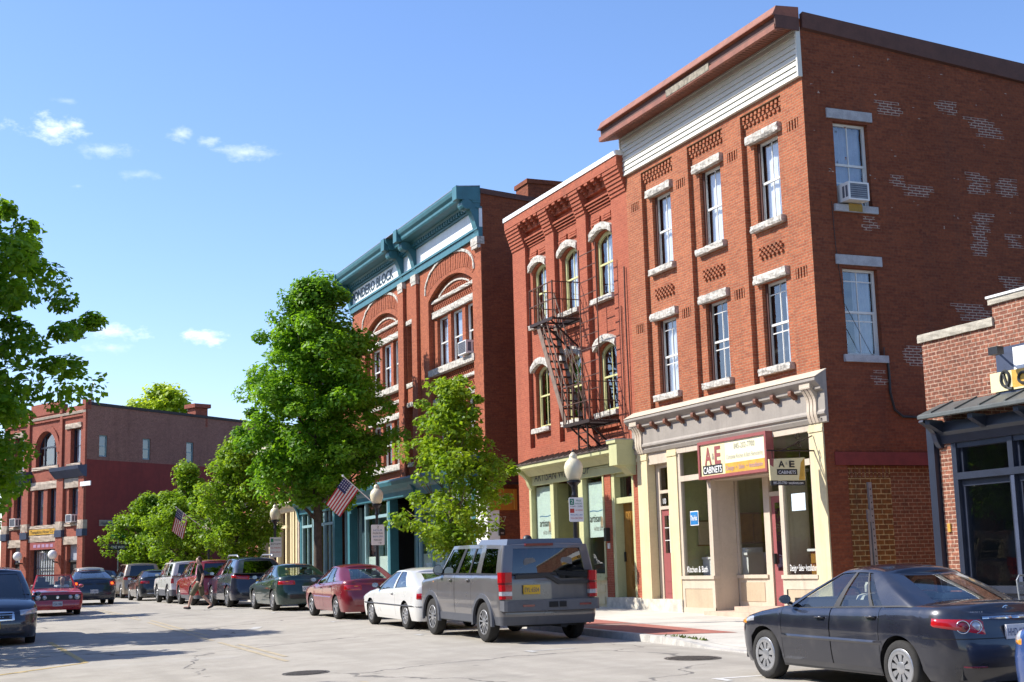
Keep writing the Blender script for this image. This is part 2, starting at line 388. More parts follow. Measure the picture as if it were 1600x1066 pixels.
def sheet(name, xs, ys, zf, mat, dz=0.0):
    mb = MB(); mb.v = [(x, y, zf(x, y)+dz) for y in ys for x in xs]; n = len(xs)
    for j in range(len(ys)-1):
        for i in range(n-1): mb.f.append((j*n+i, j*n+i+1, (j+1)*n+i+1, (j+1)*n+i)); mb.m.append(0)
    return mb.build(name, mat, recalc=False)
frange = lambda a, b, s: [a+(b-a)*i/max(1, round((b-a)/s)) for i in range(max(1, round((b-a)/s))+1)]
struct(sheet('ground', [-3000, -800, -200]+frange(-80, 80, 4)+[200, 800, 3000], [-3000, -600, -100]+frange(-40, 140, 3)+[200, 600, 3000], lambda x, y: gz(x, y)-.06, 'soil'))
struct(sheet('road', frange(-1.0, CURB, .67), frange(-30, 76, 1), gz, 'asphalt'))
struct(sheet('cross_street', frange(-60, 60, 2), frange(76, 130, 2), gz, 'asphalt', -.004))
# pavements
struct(sheet('pavement', [CURB+.15, CURB+.6, CURB+1.2, CURB+1.75, 14.5, 15.5, 17.02], frange(-20, 76, .5), sz, 'concrete_slab'))
struct(sheet('alley_ground', [17.02, 20, 30], [18, 20, 24, 30], lambda x, y: sz(17, y)+.01, 'concrete_slab'))
struct(sheet('alley_ground', [17.02, 20, 24], [39.4, 42.2], lambda x, y: sz(17, y)+.01, 'concrete_slab'))
struct(sheet('pavement', [-8, -4, -1.2], frange(-20, 76, 3), lambda x, y: gz(-1, y)+.13, 'concrete_slab'))
mb = MB(); ys = frange(-20, 76, .5)
for a, b in zip(ys, ys[1:]):
    a2, b2 = a+.004, b-.004
    f = lambda x, y: sz(x, y)+.004
    mb.hexa([(CURB, a2, gz(CURB, a2)-.1), (CURB+.15, a2, gz(CURB, a2)-.1), (CURB+.15, b2, gz(CURB, b2)-.1), (CURB, b2, gz(CURB, b2)-.1),
             (CURB+.02, a2, f(CURB, a2)), (CURB+.15, a2, f(CURB+.15, a2)), (CURB+.15, b2, f(CURB+.15, b2)), (CURB+.02, b2, f(CURB, b2))])
struct(mb.build('kerb', 'kerb_stone'))
mb = MB()
for a, b in zip(frange(-20, 76, 2), frange(-20, 76, 2)[1:]): mb.hexa([(-1.2, a, gz(-1, a)-.1), (-1.0, a, gz(-1, a)-.1), (-1.0, b, gz(-1, b)-.1), (-1.2, b, gz(-1, b)-.1), (-1.2, a, gz(-1, a)+.135), (-1.0, a, gz(-1, a)+.135), (-1.0, b, gz(-1, b)+.135), (-1.2, b, gz(-1, b)+.135)])
struct(mb.build('kerb', 'kerb_stone'))
# brick band along the kerb, ending in a wedge at the driveway
mb = MB()
def bandx(Y): return interp(Y, [(22.6, 14.05), (27.8, 14.1)]), interp(Y, [(22.6, 13.98), (23.0, 12.56)])
ys = [22.6, 22.7, 22.85, 23.0]+frange(23.5, 76, .7)
for a, b in zip(ys, ys[1:]):
    (xa1, xa0), (xb1, xb0) = bandx(a), bandx(b)
    N = 4
    for i in range(N):
        L = lambda p, q, t: p+(q-p)*t
        q = [(L(xa0, xa1, i/N), a), (L(xa0, xa1, (i+1)/N), a), (L(xb0, xb1, (i+1)/N), b), (L(xb0, xb1, i/N), b)]
        mb.face([(x, y, sz(x, y)+.006) for x, y in q])
struct(mb.build('brick_pavement', 'brick_paver', recalc=False))
# weeds in the joint where the kerb drops
mb = MB()
for i in range(70):
    y = rnd.uniform(21.6, 22.6); x = 12.55+(22.6-y)*.25+rnd.gauss(0, .03); z = sz(x, y); a = rnd.uniform(0, 6.3); h = rnd.uniform(.02, .06); dx, dy = .02*math.cos(a), .02*math.sin(a)
    mb.face([(x-dx, y-dy, z), (x+dx, y+dy, z), (x+dx*2+.01, y, z+h)])
w = mb.build('weeds', 'weed', recalc=False); w['kind'] = 'stuff'
# painted markings
mb = MB()
def ribbon(x0, y0, x1, y1, wd_, m, dz=.005, seg=.8):
    n = max(1, int(math.hypot(x1-x0, y1-y0)/seg)); dx, dy = x1-x0, y1-y0; L = math.hypot(dx, dy); nx, ny = -dy/L*wd_/2, dx/L*wd_/2
    for i in range(n):
        a, b = i/n, (i+1)/n
        q = [(x0+dx*a+nx, y0+dy*a+ny), (x0+dx*a-nx, y0+dy*a-ny), (x0+dx*b-nx, y0+dy*b-ny), (x0+dx*b+nx, y0+dy*b+ny)]
        mb.face([(x, y, gz(x, y)+dz) for x, y in q], m)
for y0, y1 in ((24.5, 30.5), (31.2, 40.5), (42, 52), (53, 66), (14, 20)): ribbon(6.05, y0, 6.05, y1, .1, 3)
for y0, y1 in ((25.5, 29.5), (33, 41.5), (44, 55)): ribbon(6.27, y0, 6.27, y1, .1, 3)
ribbon(2.95, 34.8, 3.0, 27.7, .12, 2); ribbon(3.0, 27.7, .4, 25.6, .12, 2); ribbon(1.9, 26.6, -.6, 26.4, .1, 3); ribbon(2.6, 30.2, .3, 30.0, .1, 3)
for y in (16.35, 22.6, 28.45, 35.1, 41.6, 47.3, 57.5): ribbon(9.75, y, 10.7, y, .1, 0 if y < 20 else 1); ribbon(9.8, y-.35, 9.8, y+.05, .1, 0 if y < 20 else 1, .006)
for i in range(9):
    a = i/9*math.pi
    ribbon(7.0+.9*i/9, 35.0-.9*math.sin(a), 7.0+.9*(i+1)/9, 35.0-.9*math.sin(a+math.pi/9), .22, 1)
struct(mb.build('road_markings', ['paint_white', 'paint_white_worn', 'paint_yellow', 'paint_yellow_worn'], recalc=False))
for (x, y, r, lab) in ((11.22, 19.4, .43, 'round iron manhole cover in the roadway in front of the dark grey sedan'), (5.74, 22.05, .36, 'smaller iron manhole cover in the middle of the roadway')):
    t0 = thing('manhole_cover', lab, 'manhole cover', (x, y, gz(x, y)))
    tilt = lambda p: p
    mb = MB(); sl = (gz(x, y+.5)-gz(x, y-.5)); slx = (gz(x+.5, y)-gz(x-.5, y))
    def dk(r0, r1, z, n=36, mbx=mb):
        for i in range(n):
            a, b = 2*math.pi*i/n, 2*math.pi*(i+1)/n
            P = [(r0*math.cos(a), r0*math.sin(a)), (r1*math.cos(a), r1*math.sin(a)), (r1*math.cos(b), r1*math.sin(b)), (r0*math.cos(b), r0*math.sin(b))]
            mbx.face([(px, py, px*slx+py*sl+z) for px, py in P])
    dk(r*.94, r*1.04, .007); mb.build('ring', 'cast_iron', t0, local=True)
    mb = MB(); dk(0.001, r*.91, .008, mbx=mb)
    for i in range(-6, 7):
        for j in range(-6, 7):
            px, py = i*r/7.5, j*r/7.5
            if math.hypot(px, py) < r*.85: mb.box(px-.018, px+.018, py-.018, py+.018, px*slx+py*sl+.008, px*slx+py*sl+.014)
    mb.build('lid', 'cast_iron', t0, local=True)
# ------------------------------------------------------------------ building materials
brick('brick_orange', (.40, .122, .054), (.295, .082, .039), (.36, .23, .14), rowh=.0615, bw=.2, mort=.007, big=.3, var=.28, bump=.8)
brick('brick_red', (.385, .105, .054), (.32, .08, .043), (.40, .16, .10), rowh=.0615, bw=.2, mort=.0055, big=.25, var=.22, bump=.7)
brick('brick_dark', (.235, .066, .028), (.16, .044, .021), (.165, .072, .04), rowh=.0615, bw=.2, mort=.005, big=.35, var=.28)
brick('brick_pondero', (.40, .115, .052), (.31, .082, .039), (.30, .14, .09), rowh=.064, bw=.2, mort=.006, big=.3)
brick('brick_infill', (.23, .09, .022), (.16, .06, .018), (.44, .31, .14), rowh=.105, bw=.25, mort=.012, big=.2)
brick('brick_infill_fine', (.22, .075, .035), (.16, .055, .028), (.34, .22, .13), rowh=.078, bw=.22, mort=.008, big=.2)
brick('brick_patch', (.17, .05, .035), (.19, .055, .034), (.37, .29, .23), rowh=.0615, bw=.2, mort=.013, big=.1)
brick('brick_shop', (.29, .11, .065), (.17, .065, .042), (.43, .30, .22), rowh=.0725, bw=.21, mort=.010, big=.4, var=.5)
brick('brick_far', (.34, .095, .06), (.27, .075, .05), (.30, .15, .10), rowh=.075, bw=.22, mort=.006, big=.3)
brick('brick_far_side', (.30, .15, .11), (.25, .12, .09), (.36, .22, .17), rowh=.075, bw=.22, mort=.006, big=.2)
plain('red_painted_wall', (.24, .032, .022), .8, var=.1, vs=.5)
plain('stone_rough', (.60, .56, .49), .9, var=.26, vs=11, bump=.9, bs=26)
plain('stone_grey', (.42, .42, .43), .9, var=.12, vs=5, bump=.4)
plain('stone_plinth', (.62, .57, .47), .9, var=.16, vs=6, bump=.4)
plain('stone_far', (.44, .36, .28), .9, var=.14, vs=4, bump=.5)
plain('siding', (.60, .59, .52), .55, var=.03, vs=1.5)
plain('cornice_brown', (.26, .085, .045), .6, var=.14, vs=3)
plain('cornice_brown_dark', (.10, .04, .028), .7, var=.12, vs=3)
plain('weathered_wood', (.33, .29, .22), .9, var=.25, vs=9, bump=.6)
plain('white_frame', (.68, .67, .62), .5, var=.04)
plain('reveal_brown', (.09, .03, .02), .7)
plain('cornice_grey', (.30, .265, .225), .6, var=.06, vs=2)
plain('cornice_cream', (.58, .52, .38), .6, var=.06, vs=2)
plain('dentil_brown', (.20, .075, .04), .6)
plain('pilaster_yellow', (.66, .56, .33), .6, var=.05, vs=2)
plain('frame_beige', (.54, .455, .35), .55, var=.05, vs=2)
plain('panel_tan', (.47, .37, .25), .6, var=.06, vs=2)
plain('door_maroon', (.30, .085, .085), .45, var=.06)
plain('door_brown', (.30, .145, .025), .35, var=.12, vs=6)
plain('step_pink', (.55, .41, .31), .85, var=.08, vs=5, bump=.2)
plain('green_trim', (.50, .50, .26), .55, var=.05, vs=2)
plain('green_trim_dark', (.30, .31, .14), .6, var=.06)
plain('window_olive', (.60, .57, .26), .5, var=.05)
plain('canopy_grey', (.12, .13, .125), .5, .3, var=.12)
plain('shop_dark', (.05, .055, .065), .7)
plain('roof_metal', (.14, .11, .09), .45, .4, var=.15)
plain('roof_tar', (.05, .045, .045), .9)
plain('coping_white', (.78, .78, .76), .4, var=.03)
plain('coping_stone', (.44, .40, .32), .9, var=.15, vs=6, bump=.4)
plain('teal', (.035, .15, .185), .5, var=.08, vs=3)
plain('teal_light', (.24, .38, .40), .5, var=.06, vs=3)
plain('frieze_pale', (.70, .74, .75), .55, var=.05, vs=2)
plain('teal_dark', (.022, .06, .075), .5, var=.1)
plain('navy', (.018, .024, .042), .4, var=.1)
plain('navy_lit', (.05, .065, .11), .45, var=.1)  # paler navy; on the shop post it stands in for sunlight
plain('black_iron', (.035, .018, .014), .6, .3, var=.2, vs=8)
plain('rust_iron', (.10, .042, .028), .7, .2, var=.25, vs=8)
plain('stair_tan', (.22, .15, .11), .7, var=.2, vs=6)
plain('curtain', (.78, .78, .78), .8, var=.06, vs=4)
plain('curtain_grey', (.35, .37, .42), .8, var=.08, vs=4)
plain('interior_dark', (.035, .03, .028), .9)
plain('interior_olive', (.42, .40, .20), .8, var=.05)
plain('interior_white', (.72, .72, .70), .6, var=.03)
plain('wood_cabinet', (.25, .12, .05), .5, var=.15, vs=6)
plain('wood_red', (.26, .07, .025), .4, var=.12, vs=6)
plain('frame_black', (.02, .02, .02), .4)
plain('beam_red', (.20, .03, .024), .6, var=.12)
plain('zinc', (.36, .38, .40), .45, .7, var=.1, vs=6)
plain('poster_mint', (.60, .72, .66), .5, var=.03)
plain('text_dark', (.03, .03, .028), .5)
plain('text_white', (.80, .80, .78), .5, var=.02)
plain('text_blue', (.06, .20, .42), .5)
plain('text_tan', (.50, .36, .24), .5)
plain('text_teal', (.006, .035, .055), .5)
plain('sign_maroon', (.30, .085, .08), .45, var=.05)
plain('sign_cream', (.74, .66, .38), .45, var=.04)
plain('sign_gold', (.66, .38, .06), .45, var=.12, vs=4)
plain('sign_pale', (.80, .76, .52), .45, var=.03)
plain('sign_orange', (.46, .17, .015), .5, var=.06)
plain('text_grey', (.30, .29, .26), .5)
plain('text_mauve', (.42, .27, .40), .5)
plain('sticker_blue', (.02, .20, .50), .45)
plain('sticker_pale', (.62, .74, .80), .45)
plain('white_plastic', (.70, .70, .68), .45, var=.04)
plain('ac_grille', (.10, .11, .14), .6)
plain('rust_stain', (.34, .22, .05), .9)
plain('lamp_brass', (.70, .42, .08), .4, .3)
glass('glass_upper', (.86, .89, .92), refl=.95, base=.10, wav=.45)
glass('glass_shop', (.85, .88, .86), refl=.85, base=.02, wav=.1)
glass('glass_dark', (.25, .28, .32), refl=.85, base=.10, wav=.2)

FX = 17.0
F = Pl((FX, 0, 0), (0, 1, 0), (-1, 0, 0))
RT = (0, -1, 0)                              # reading direction on the street fronts
UP = (0, 0, 1)
def arc_pts(a, b, top, rise, N=12):
    hw = (b-a)/2; Rr = (hw*hw+rise*rise)/(2*rise)
    return [(b-(b-a)*i/N, top-Rr+math.sqrt(max(0, Rr*Rr-(b-(b-a)*i/N-(a+b)/2)**2))) for i in range(N+1)]
def win(pl, parent, u0, u1, v0, v1, d, fm='white_frame', gm='glass_upper', fr=.055, rise=0.0, mid=.5, vert=1, hor=0, curtain=None, cs=(0, 1), cv=(0, 1), two=True, name='window', th=.06, blind=None):
    mb = MB(); e = .004
    u0 += e; u1 -= e; v0 += e; v1 -= e
    vt = v1-rise
    mb.pbox(pl, u0, u0+fr, v0, vt, d-th, d); mb.pbox(pl, u1-fr, u1, v0, vt, d-th, d); mb.pbox(pl, u0+fr, u1-fr, v0, v0+fr, d-th, d)
    if rise:
        A = arc_pts(u0, u1, v1, rise); B = arc_pts(u0+fr, u1-fr, v1-fr, rise*.92)
        for i in range(len(A)-1): mb.prism([pl.p(*A[i], d-th), pl.p(*A[i+1], d-th), pl.p(*B[i+1], d-th), pl.p(*B[i], d-th)], [pl.p(*A[i], d), pl.p(*A[i+1], d), pl.p(*B[i+1], d), pl.p(*B[i], d)])
    else: mb.pbox(pl, u0+fr, u1-fr, v1-fr, v1, d-th, d)
    vm = v0+(v1-v0)*mid
    if two:
        mb.pbox(pl, u0+fr, u1-fr, vm-.025, vm+.025, d-th*.9, d-.008)
        mb.pbox(pl, u0+fr, u0+fr+.028, v0+fr, vm-.025, d-th*.95, d-.03); mb.pbox(pl, u1-fr-.028, u1-fr, v0+fr, vm-.025, d-th*.95, d-.03)
    for i in range(vert):
        uu = u0+(u1-u0)*(i+1)/(vert+1); mb.pbox(pl, uu-.011, uu+.011, v0+fr, v1-fr-.004, d-th*.8, d-.022)
    for h in (hor or ()):
        vv = v0+(v1-v0)*h; mb.pbox(pl, u0+fr, u1-fr, vv-.012, vv+.012, d-th*.8, d-.024)
    w = mb.build(name, fm, parent)
    g = MB(); dg = d-th*.55
    ring = [(u0+fr*.5, v0+fr*.5), (u1-fr*.5, v0+fr*.5)]+(arc_pts(u0+fr*.5, u1-fr*.5, v1-fr*.5, rise) if rise else [(u1-fr*.5, v1-fr*.5), (u0+fr*.5, v1-fr*.5)])
    g.face([pl.p(a, b, dg) for a, b in ring]); g.build('pane', gm, w, recalc=False)
    if curtain:
        c = MB(); n = 26
        ua, ub = u0+fr+(u1-u0-2*fr)*cs[0], u0+fr+(u1-u0-2*fr)*cs[1]; va, vb = v0+(v1-v0)*cv[0], v0+(v1-v0)*cv[1]
        amp = .03 if blind is None else (.002 if blind == 1 else .010)
        for i in range(n):
            P = []
            for k in (i, i+1): t = k/n; P.append((ua+(ub-ua)*t, d-th-.08-amp*math.sin(t*40)-amp*.6*math.sin(t*17+1)))
            (a, da), (b, db) = P
            c.face([pl.p(a, va, da), pl.p(b, va, db), pl.p(b, vb, db), pl.p(a, vb, da)])
        c.build('curtain', curtain, w, smooth=True, recalc=False)
    return w
def steps_profile(d0, v0, d1, v1, n):        # corbelled profile stepping outwards as it rises
    p = [(0, v0)]
    for i in range(n):
        d = d0+(d1-d0)*(i+1)/n; va = v0+(v1-v0)*i/n; vb = v0+(v1-v0)*(i+1)/n
        p += [(d, va), (d, vb)]
    return p+[(0, v1)]
def console(mb, pl, u, w, v0, v1, d, m=0):   # scrolled bracket
    H = v1-v0; pts = [(0, v0), (.05, v0)]
    for i in range(13):
        t = i/12; pts.append((.06+(d-.06)*(t**1.6)+.035*math.sin(t*math.pi*2.2), v0+H*t*.93))
    pts += [(d, v1), (0, v1)]
    mb.prof(pl, u, u+w, pts, m)

# ================================================================== three-storey corner building (cabinet shop)
Y0, Y1 = 23.65, 31.75
B = thing('brick_building', 'three-storey orange brick corner building with white siding under a brown cornice and a cream shopfront', 'building', (FX, Y0, 0))
TOPV = 11.7
cols = [30.1, 27.72, 25.3]
holes = [(c-.82, c+.82, 5.36, 11.56) for c in cols]
pan = [(u, u+.42, v, v+.23) for u in (31.08, 28.7, 26.31, 23.88) for v in (10.64, 7.4)]
mb = MB()
mb.wall(F, Y0, Y1, 5.0, TOPV, holes+pan, rev=.11)
for h in pan:
    mb.pbox(F, h[0], h[1], h[2], h[3], -.08, -.05)
    for i in range(4): u = h[0]+.035+i*.105; mb.pbox(F, u, u+.05, h[2], h[3], -.05, -.004)
for c in cols:
    W = [(c-.48, c+.48, 8.93, 10.83), (c-.48, c+.48, 5.70, 7.60)]
    mb.wall(F, c-.82, c+.82, 5.36, 11.56, W, d=-.11, rev=.2)
    # corbelled dentils under the siding and chequer panel between storeys
    for r in range(3):
        for i in range(10): u = c-.80+i*.164+(r % 2)*.05; mb.pbox(F, u, min(u+.09, c+.81), 11.28+r*.085, 11.28+r*.085+.075, -.109, -.03-.02*(2-r))
    for r in range(4):
        for i in range(6): u = c-.46+i*.16+(r % 2)*.08; mb.pbox(F, u, u+.075, 8.15+r*.067, 8.15+r*.067+.055, -.109, -.055)
mb.wall(F, Y0, Y1, TOPV, 13.0, d=-.02)
wallf = mb.build('front_wall', 'brick_orange', B, recalc=False)
S = Pl((0, Y0, 0), (1, 0, 0), (0, -1, 0))
roofz = lambda x: 13.05-(x-17)*.075
mb = MB()
SW = [(17.72, 18.62, 8.94, 10.78), (17.72, 18.62, 5.72, 7.58)]
mb.wall(S, 17, 30, .1, 12.0, SW+[(17.52, 20.6, .1, 3.42)], rev=.22)
mb.face([S.p(17, 12, 0), S.p(30, 12, 0), S.p(30, roofz(30), 0), S.p(17, 13.0, 0)])
# repointed patches with pale mortar
def patch(x0, x1, z0, z1, sk=0.0):
    n = max(2, round((z1-z0)/.0615)); zb = round(z0/.0615)*.0615
    for i in range(n):
        t = i/n; a = x0+sk*(1-t)+rnd.uniform(-.13, .13); b = x1+sk*(1-t)+rnd.uniform(-.16, .16)
        if b-a > .1: mb.pbox(S, a, b, zb+i*.0615, zb+(i+1)*.0615, -.005, .004, 1)
patch(18.8, 19.35, 11.05, 11.37, .15); patch(20.5, 20.95, 11.24, 11.52, .25); patch(21.3, 21.95, 10.8, 11.2, .4)
patch(19.1, 19.5, 9.5, 9.77, .1); patch(19.5, 20.1, 9.26, 9.48, .1); patch(21.3, 21.75, 9.5, 10.0, .05); patch(22.15, 22.55, 9.5, 9.95)
patch(21.35, 21.8, 8.05, 9.05, -.05); patch(22.3, 22.6, 8.3, 8.62); patch(18.4, 18.66, 8.42, 8.75); patch(20.6, 21.4, 6.6, 6.95, .25); patch(19.2, 19.7, 5.55, 6.0, .1); patch(18.28, 18.6, 5.1, 5.38)
patch(20.2, 20.8, 5.9, 6.2); patch(22.0, 22.6, 7.3, 7.6)
for i in range(46):
    x = rnd.uniform(17.2, 22.8); z = rnd.uniform(8.6, 12.5); mb.pbox(S, x, x+rnd.uniform(.015, .06), z, z+rnd.uniform(.03, .07), -.004, .003, 1)
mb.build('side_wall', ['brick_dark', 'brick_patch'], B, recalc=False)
mb = MB()
mb.wall(S, 17.52, 18.66, .1, 3.42, d=-.10, m=0); mb.wall(S, 18.66, 20.6, .1, 3.42, d=-.11, m=1)
for i in range(11): mb.pbox(S, 17.55+i*.1, 17.615+i*.1, 3.17, 3.40, -.1, -.092, 1)
mb.build('brick_infill', ['brick_infill', 'brick_infill_fine'], B, recalc=False)
mb = MB(); mb.pbox(S, 17.22, 20.7, 3.42, 3.69, -.15, .03); mb.build('beam', 'beam_red', B)
mb = MB()                                     # roof, rear walls, dark rooms behind the upper windows
mb.face([(17, Y0, 13.0), (17, Y1, 13.0), (30, Y1, roofz(30)), (30, Y0, roofz(30))]); mb.build('roof', 'roof_tar', B, recalc=False)
mb = MB(); mb.face([(30, Y0, 0), (30, Y1, 0), (30, Y1, roofz(30)), (30, Y0, roofz(30))]); mb.face([(17, Y1, 0), (30, Y1, 0), (30, Y1, roofz(30)), (17, Y1, 13)]); mb.build('rear_wall', 'brick_dark', B, recalc=False)
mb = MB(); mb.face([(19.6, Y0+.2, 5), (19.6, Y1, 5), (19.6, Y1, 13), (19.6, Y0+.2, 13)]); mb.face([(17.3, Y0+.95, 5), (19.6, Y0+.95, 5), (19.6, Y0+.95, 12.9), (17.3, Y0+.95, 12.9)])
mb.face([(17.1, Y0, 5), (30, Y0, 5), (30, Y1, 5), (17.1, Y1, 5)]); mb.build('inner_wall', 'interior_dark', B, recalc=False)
mb = MB()                                     # brown metal edge along the side
mb.hexa([S.p(17.05, 12.74, -.02), S.p(30, 12.56-.9, -.02), S.p(30, 12.56-.9, .07), S.p(17.05, 12.78, .07), S.p(17.05, 13.1, -.02), S.p(30, roofz(30)+.1, -.02), S.p(30, roofz(30)+.1, .10), S.p(17.05, 13.12, .10)])
mb.build('roof_edge', 'cornice_brown_dark', B)
for k, c in enumerate(cols):
    for lo, hi, sh in ((8.93, 10.83, 0), (5.70, 7.60, 1)):
        win(F, B, c-.48, c+.48, lo, hi, -.24, hor=(.86, .40) if sh else (), vert=1, curtain='curtain', cs=((0, 1) if not sh else ((.0, .42) if k else (.3, 1))), cv=(.03, .97), blind=None if sh else 2)
        mb = MB(); mb.pbox(F, c-.475, c-.40, lo+.01, hi-.01, -.235, -.20); mb.pbox(F, c+.40, c+.475, lo+.01, hi-.01, -.235, -.20); mb.build('window_casing', 'reveal_brown', B)
        mb = MB(); mb.rough(F, c-.64, c+.64, hi, hi+.19, -.108, .025, amp=.018); mb.build('lintel', 'stone_rough', B, recalc=False)
        mb = MB(); mb.rough(F, c-.62, c+.62, lo-.15, lo, -.20, .035, amp=.016); mb.build('sill', 'stone_rough', B, recalc=False)
for lo, hi, n in ((8.94, 10.78, 3), (5.72, 7.58, 2)):
    win(S, B, 17.72, 18.62, lo, hi, -.12, hor=(.86, .40) if n == 2 else (.28, ), vert=1, curtain='curtain_grey', cs=((.45, 1) if n == 2 else (0, 1)), cv=(.02, .98))
    mb = MB(); mb.pbox(S, 17.56, 18.74, hi+.06, hi+.27, -.2, .035); mb.build('lintel', 'stone_grey', B)
    mb = MB(); mb.pbox(S, 17.61, 18.72, lo-.15, lo, -.2, .06); mb.build('sill', 'stone_grey', B)
# white lap siding and brown box cornice
mb = MB(); n = 9; h = (12.86-TOPV)/n
for i in range(n): v = TOPV+i*h; mb.prof(F, 23.68, 31.83, [(-.01, v), (.085, v), (.055, v+h-.008), (-.01, v+h-.008)])
mb.pbox(F, 23.63, 23.68, TOPV-.01, 12.8, -.01, .1); mb.pbox(F, 31.83, 31.87, TOPV-.01, 12.8, -.3, .1)
mb.build('siding', 'siding', B)
mb = MB()
mb.prof(F, 23.62, 31.98, [(0, 12.8), (.55, 12.66), (.64, 12.66), (.64, 12.78), (.575, 12.80), (.575, 12.97), (.66, 12.98), (.665, 13.0), (.60, 13.13), (.57, 13.2), (0, 13.24)])
for i in range(60): u = 23.65+i*.139; mb.hexa([F.p(u, 12.79, .10), F.p(u+.012, 12.79, .10), F.p(u+.012, 12.665, .55), F.p(u, 12.665, .55), F.p(u, 12.772, .10), F.p(u+.012, 12.772, .10), F.p(u+.012, 12.647, .55), F.p(u, 12.647, .55)], 1)
mb.pbox(F, 23.615, 31.98, 12.975, 13.0, .655, .69, 0); mb.pbox(F, 23.63, 31.95, 12.82, 12.965, .572, .579, 1); mb.pbox(F, 23.60, 23.64, 12.7, 12.99, .02, .62, 1)
cor = mb.build('cornice', ['cornice_brown', 'cornice_brown_dark'], B, recalc=False)
mb = MB(); mb.pbox(F, 26.3, 28.3, 12.69, 12.86, .60, .652); mb.build('weathered_board', 'weathered_wood', cor)
# ---- shopfront
mb = MB()
mb.prof(F, 23.46, 31.86, [(0, 5.36), (.27, 5.2), (.29, 5.18), (.29, 5.14), (.25, 5.10), (.16, 5.02), (.16, 4.97), (.07, 4.93), (.07, 4.55), (.10, 4.5), (.10, 4.46), (.05, 4.42), (.05, 4.30), (0, 4.28)])
mb.prof(F, 23.62, 31.76, [(.05, 4.30), (.085, 4.38), (.05, 4.385)], 0)
sf = mb.build('shop_cornice', 'cornice_grey', B)
mb = MB(); mb.prof(F, 23.44, 31.88, [(0, 5.365), (.285, 5.205), (.30, 5.215), (0, 5.385)]); mb.build('flashing', 'frame_beige', sf)
for i in range(11):
    mb = MB(); u = 31.15-i*.675; mb.prof(F, u, u+.11, [(.07, 4.86), (.10, 4.84), (.17, 4.9), (.235, 4.93), (.245, 4.985), (.235, 5.03), (.12, 5.0), (.07, 5.0)]); mb.build('dentil', 'dentil_brown', sf)
for u in (31.30, 23.72):
    mb = MB(); console(mb, F, u, .09, 4.30, 5.08, .24); console(mb, F, u+.12, .09, 4.30, 5.08, .24); console(mb, F, u+.24, .09, 4.30, 5.08, .24); mb.pbox(F, u-.02, u+.35, 5.0, 5.10, 0, .255); mb.build('bracket', 'frame_beige', sf)
for a, b, bot in ((31.2, 31.72, .66), (29.70, 30.16, .66), (23.66, 24.13, .28)):
    mb = MB(); mb.pbox(F, a, b, bot, 4.295, -.2, .03); mb.pbox(F, max(a-.02, 23.652), b+.02, 4.12, 4.2, -.01, .05); mb.build('pilaster', 'pilaster_yellow', B)
mb = MB(); mb.pbox(F, 29.68, 31.74, .2, .66, -.6, .05); mb.build('plinth', 'stone_plinth', B)
# recessed side door bay
mb = MB(); D = -.21
mb.pbox(F, 30.165, 31.195, 4.0, 4.29, D-.06, -.02); mb.pbox(F, 31.0, 31.195, .66, 4.0, D-.05, D); mb.pbox(F, 30.165, 30.24, .66, 4.0, D-.05, D); mb.pbox(F, 30.24, 30.98, 2.86, 2.94, D-.05, D+.02); mb.pbox(F, 30.24, 30.98, 3.26, 3.34, D-.05, D+.02); mb.pbox(F, 30.24, 30.98, 3.9, 4.0, D-.05, D+.02)
mb.build('door_frame', 'frame_beige', B)
mb = MB(); mb.face([F.p(30.24, 2.94, D-.02), F.p(30.98, 2.94, D-.02), F.p(30.98, 3.9, D-.02), F.p(30.24, 3.9, D-.02)]); tr = mb.build('transom_window', 'glass_shop', B, recalc=False)
text('10', F.p(30.88, 3.0, D-.012), RT, UP, .14, 'text_white', tr)
mb = MB(); mb.pbox(F, 30.24, 30.98, .66, 2.86, D-.06, D-.02)
mb.pbox(F, 30.36, 30.88, .8, 1.0, D-.025, D-.008); mb.pbox(F, 30.36, 30.88, 1.08, 1.62, D-.025, D-.008)
dr = mb.build('door', 'door_maroon', B)
mb = MB(); mb.pbox(F, 30.36, 30.86, 1.78, 2.7, D-.03, D-.016); pn = mb.build('window', 'glass_dark', dr)
mb = MB(); mb.pbox(F, 30.60, 30.62, 1.78, 2.7, D-.016, D-.006)
for v in (2.08, 2.39): mb.pbox(F, 30.36, 30.86, v, v+.02, D-.016, D-.008)
mb.build('muntin', 'white_frame', dr)
# display windows round a recessed entrance
mb = MB(); fb = .09
mb.pbox(F, 24.13, 29.70, 4.16, 4.30, -.1, .02)
mb.pbox(F, 29.58, 29.70, 1.22, 4.16, -.1, .0); mb.pbox(F, 24.13, 24.2, 1.22, 4.16, -.1, .0)
mb.pbox(F, 24.2, 29.58, 3.47, 3.60, -.1, .01)
mb.pbox(F, 28.2, 28.36, 1.22, 3.47, -.63, .0); mb.pbox(F, 25.26, 25.40, .35, 3.47, -.1, .0)
for a, b in ((28.2, 29.70), (24.13, 25.42)):
    mb.pbox(F, a, b, .3, 1.14, -.12, -.01); mb.pbox(F, a-.03, b, 1.14, 1.22, -.12, .05)
    mb.pbox(F, a, a+.12, .42, 1.14, -.01, .012); mb.pbox(F, b-.12, b, .42, 1.14, -.01, .012); mb.pbox(F, a+.12, b-.12, .92, 1.14, -.01, .012); mb.pbox(F, a, b, .3, .48, -.01, .02)
mb.pbox(F, 28.203, 28.24, .3, 1.22, -.62, -.121)
DR = -.63
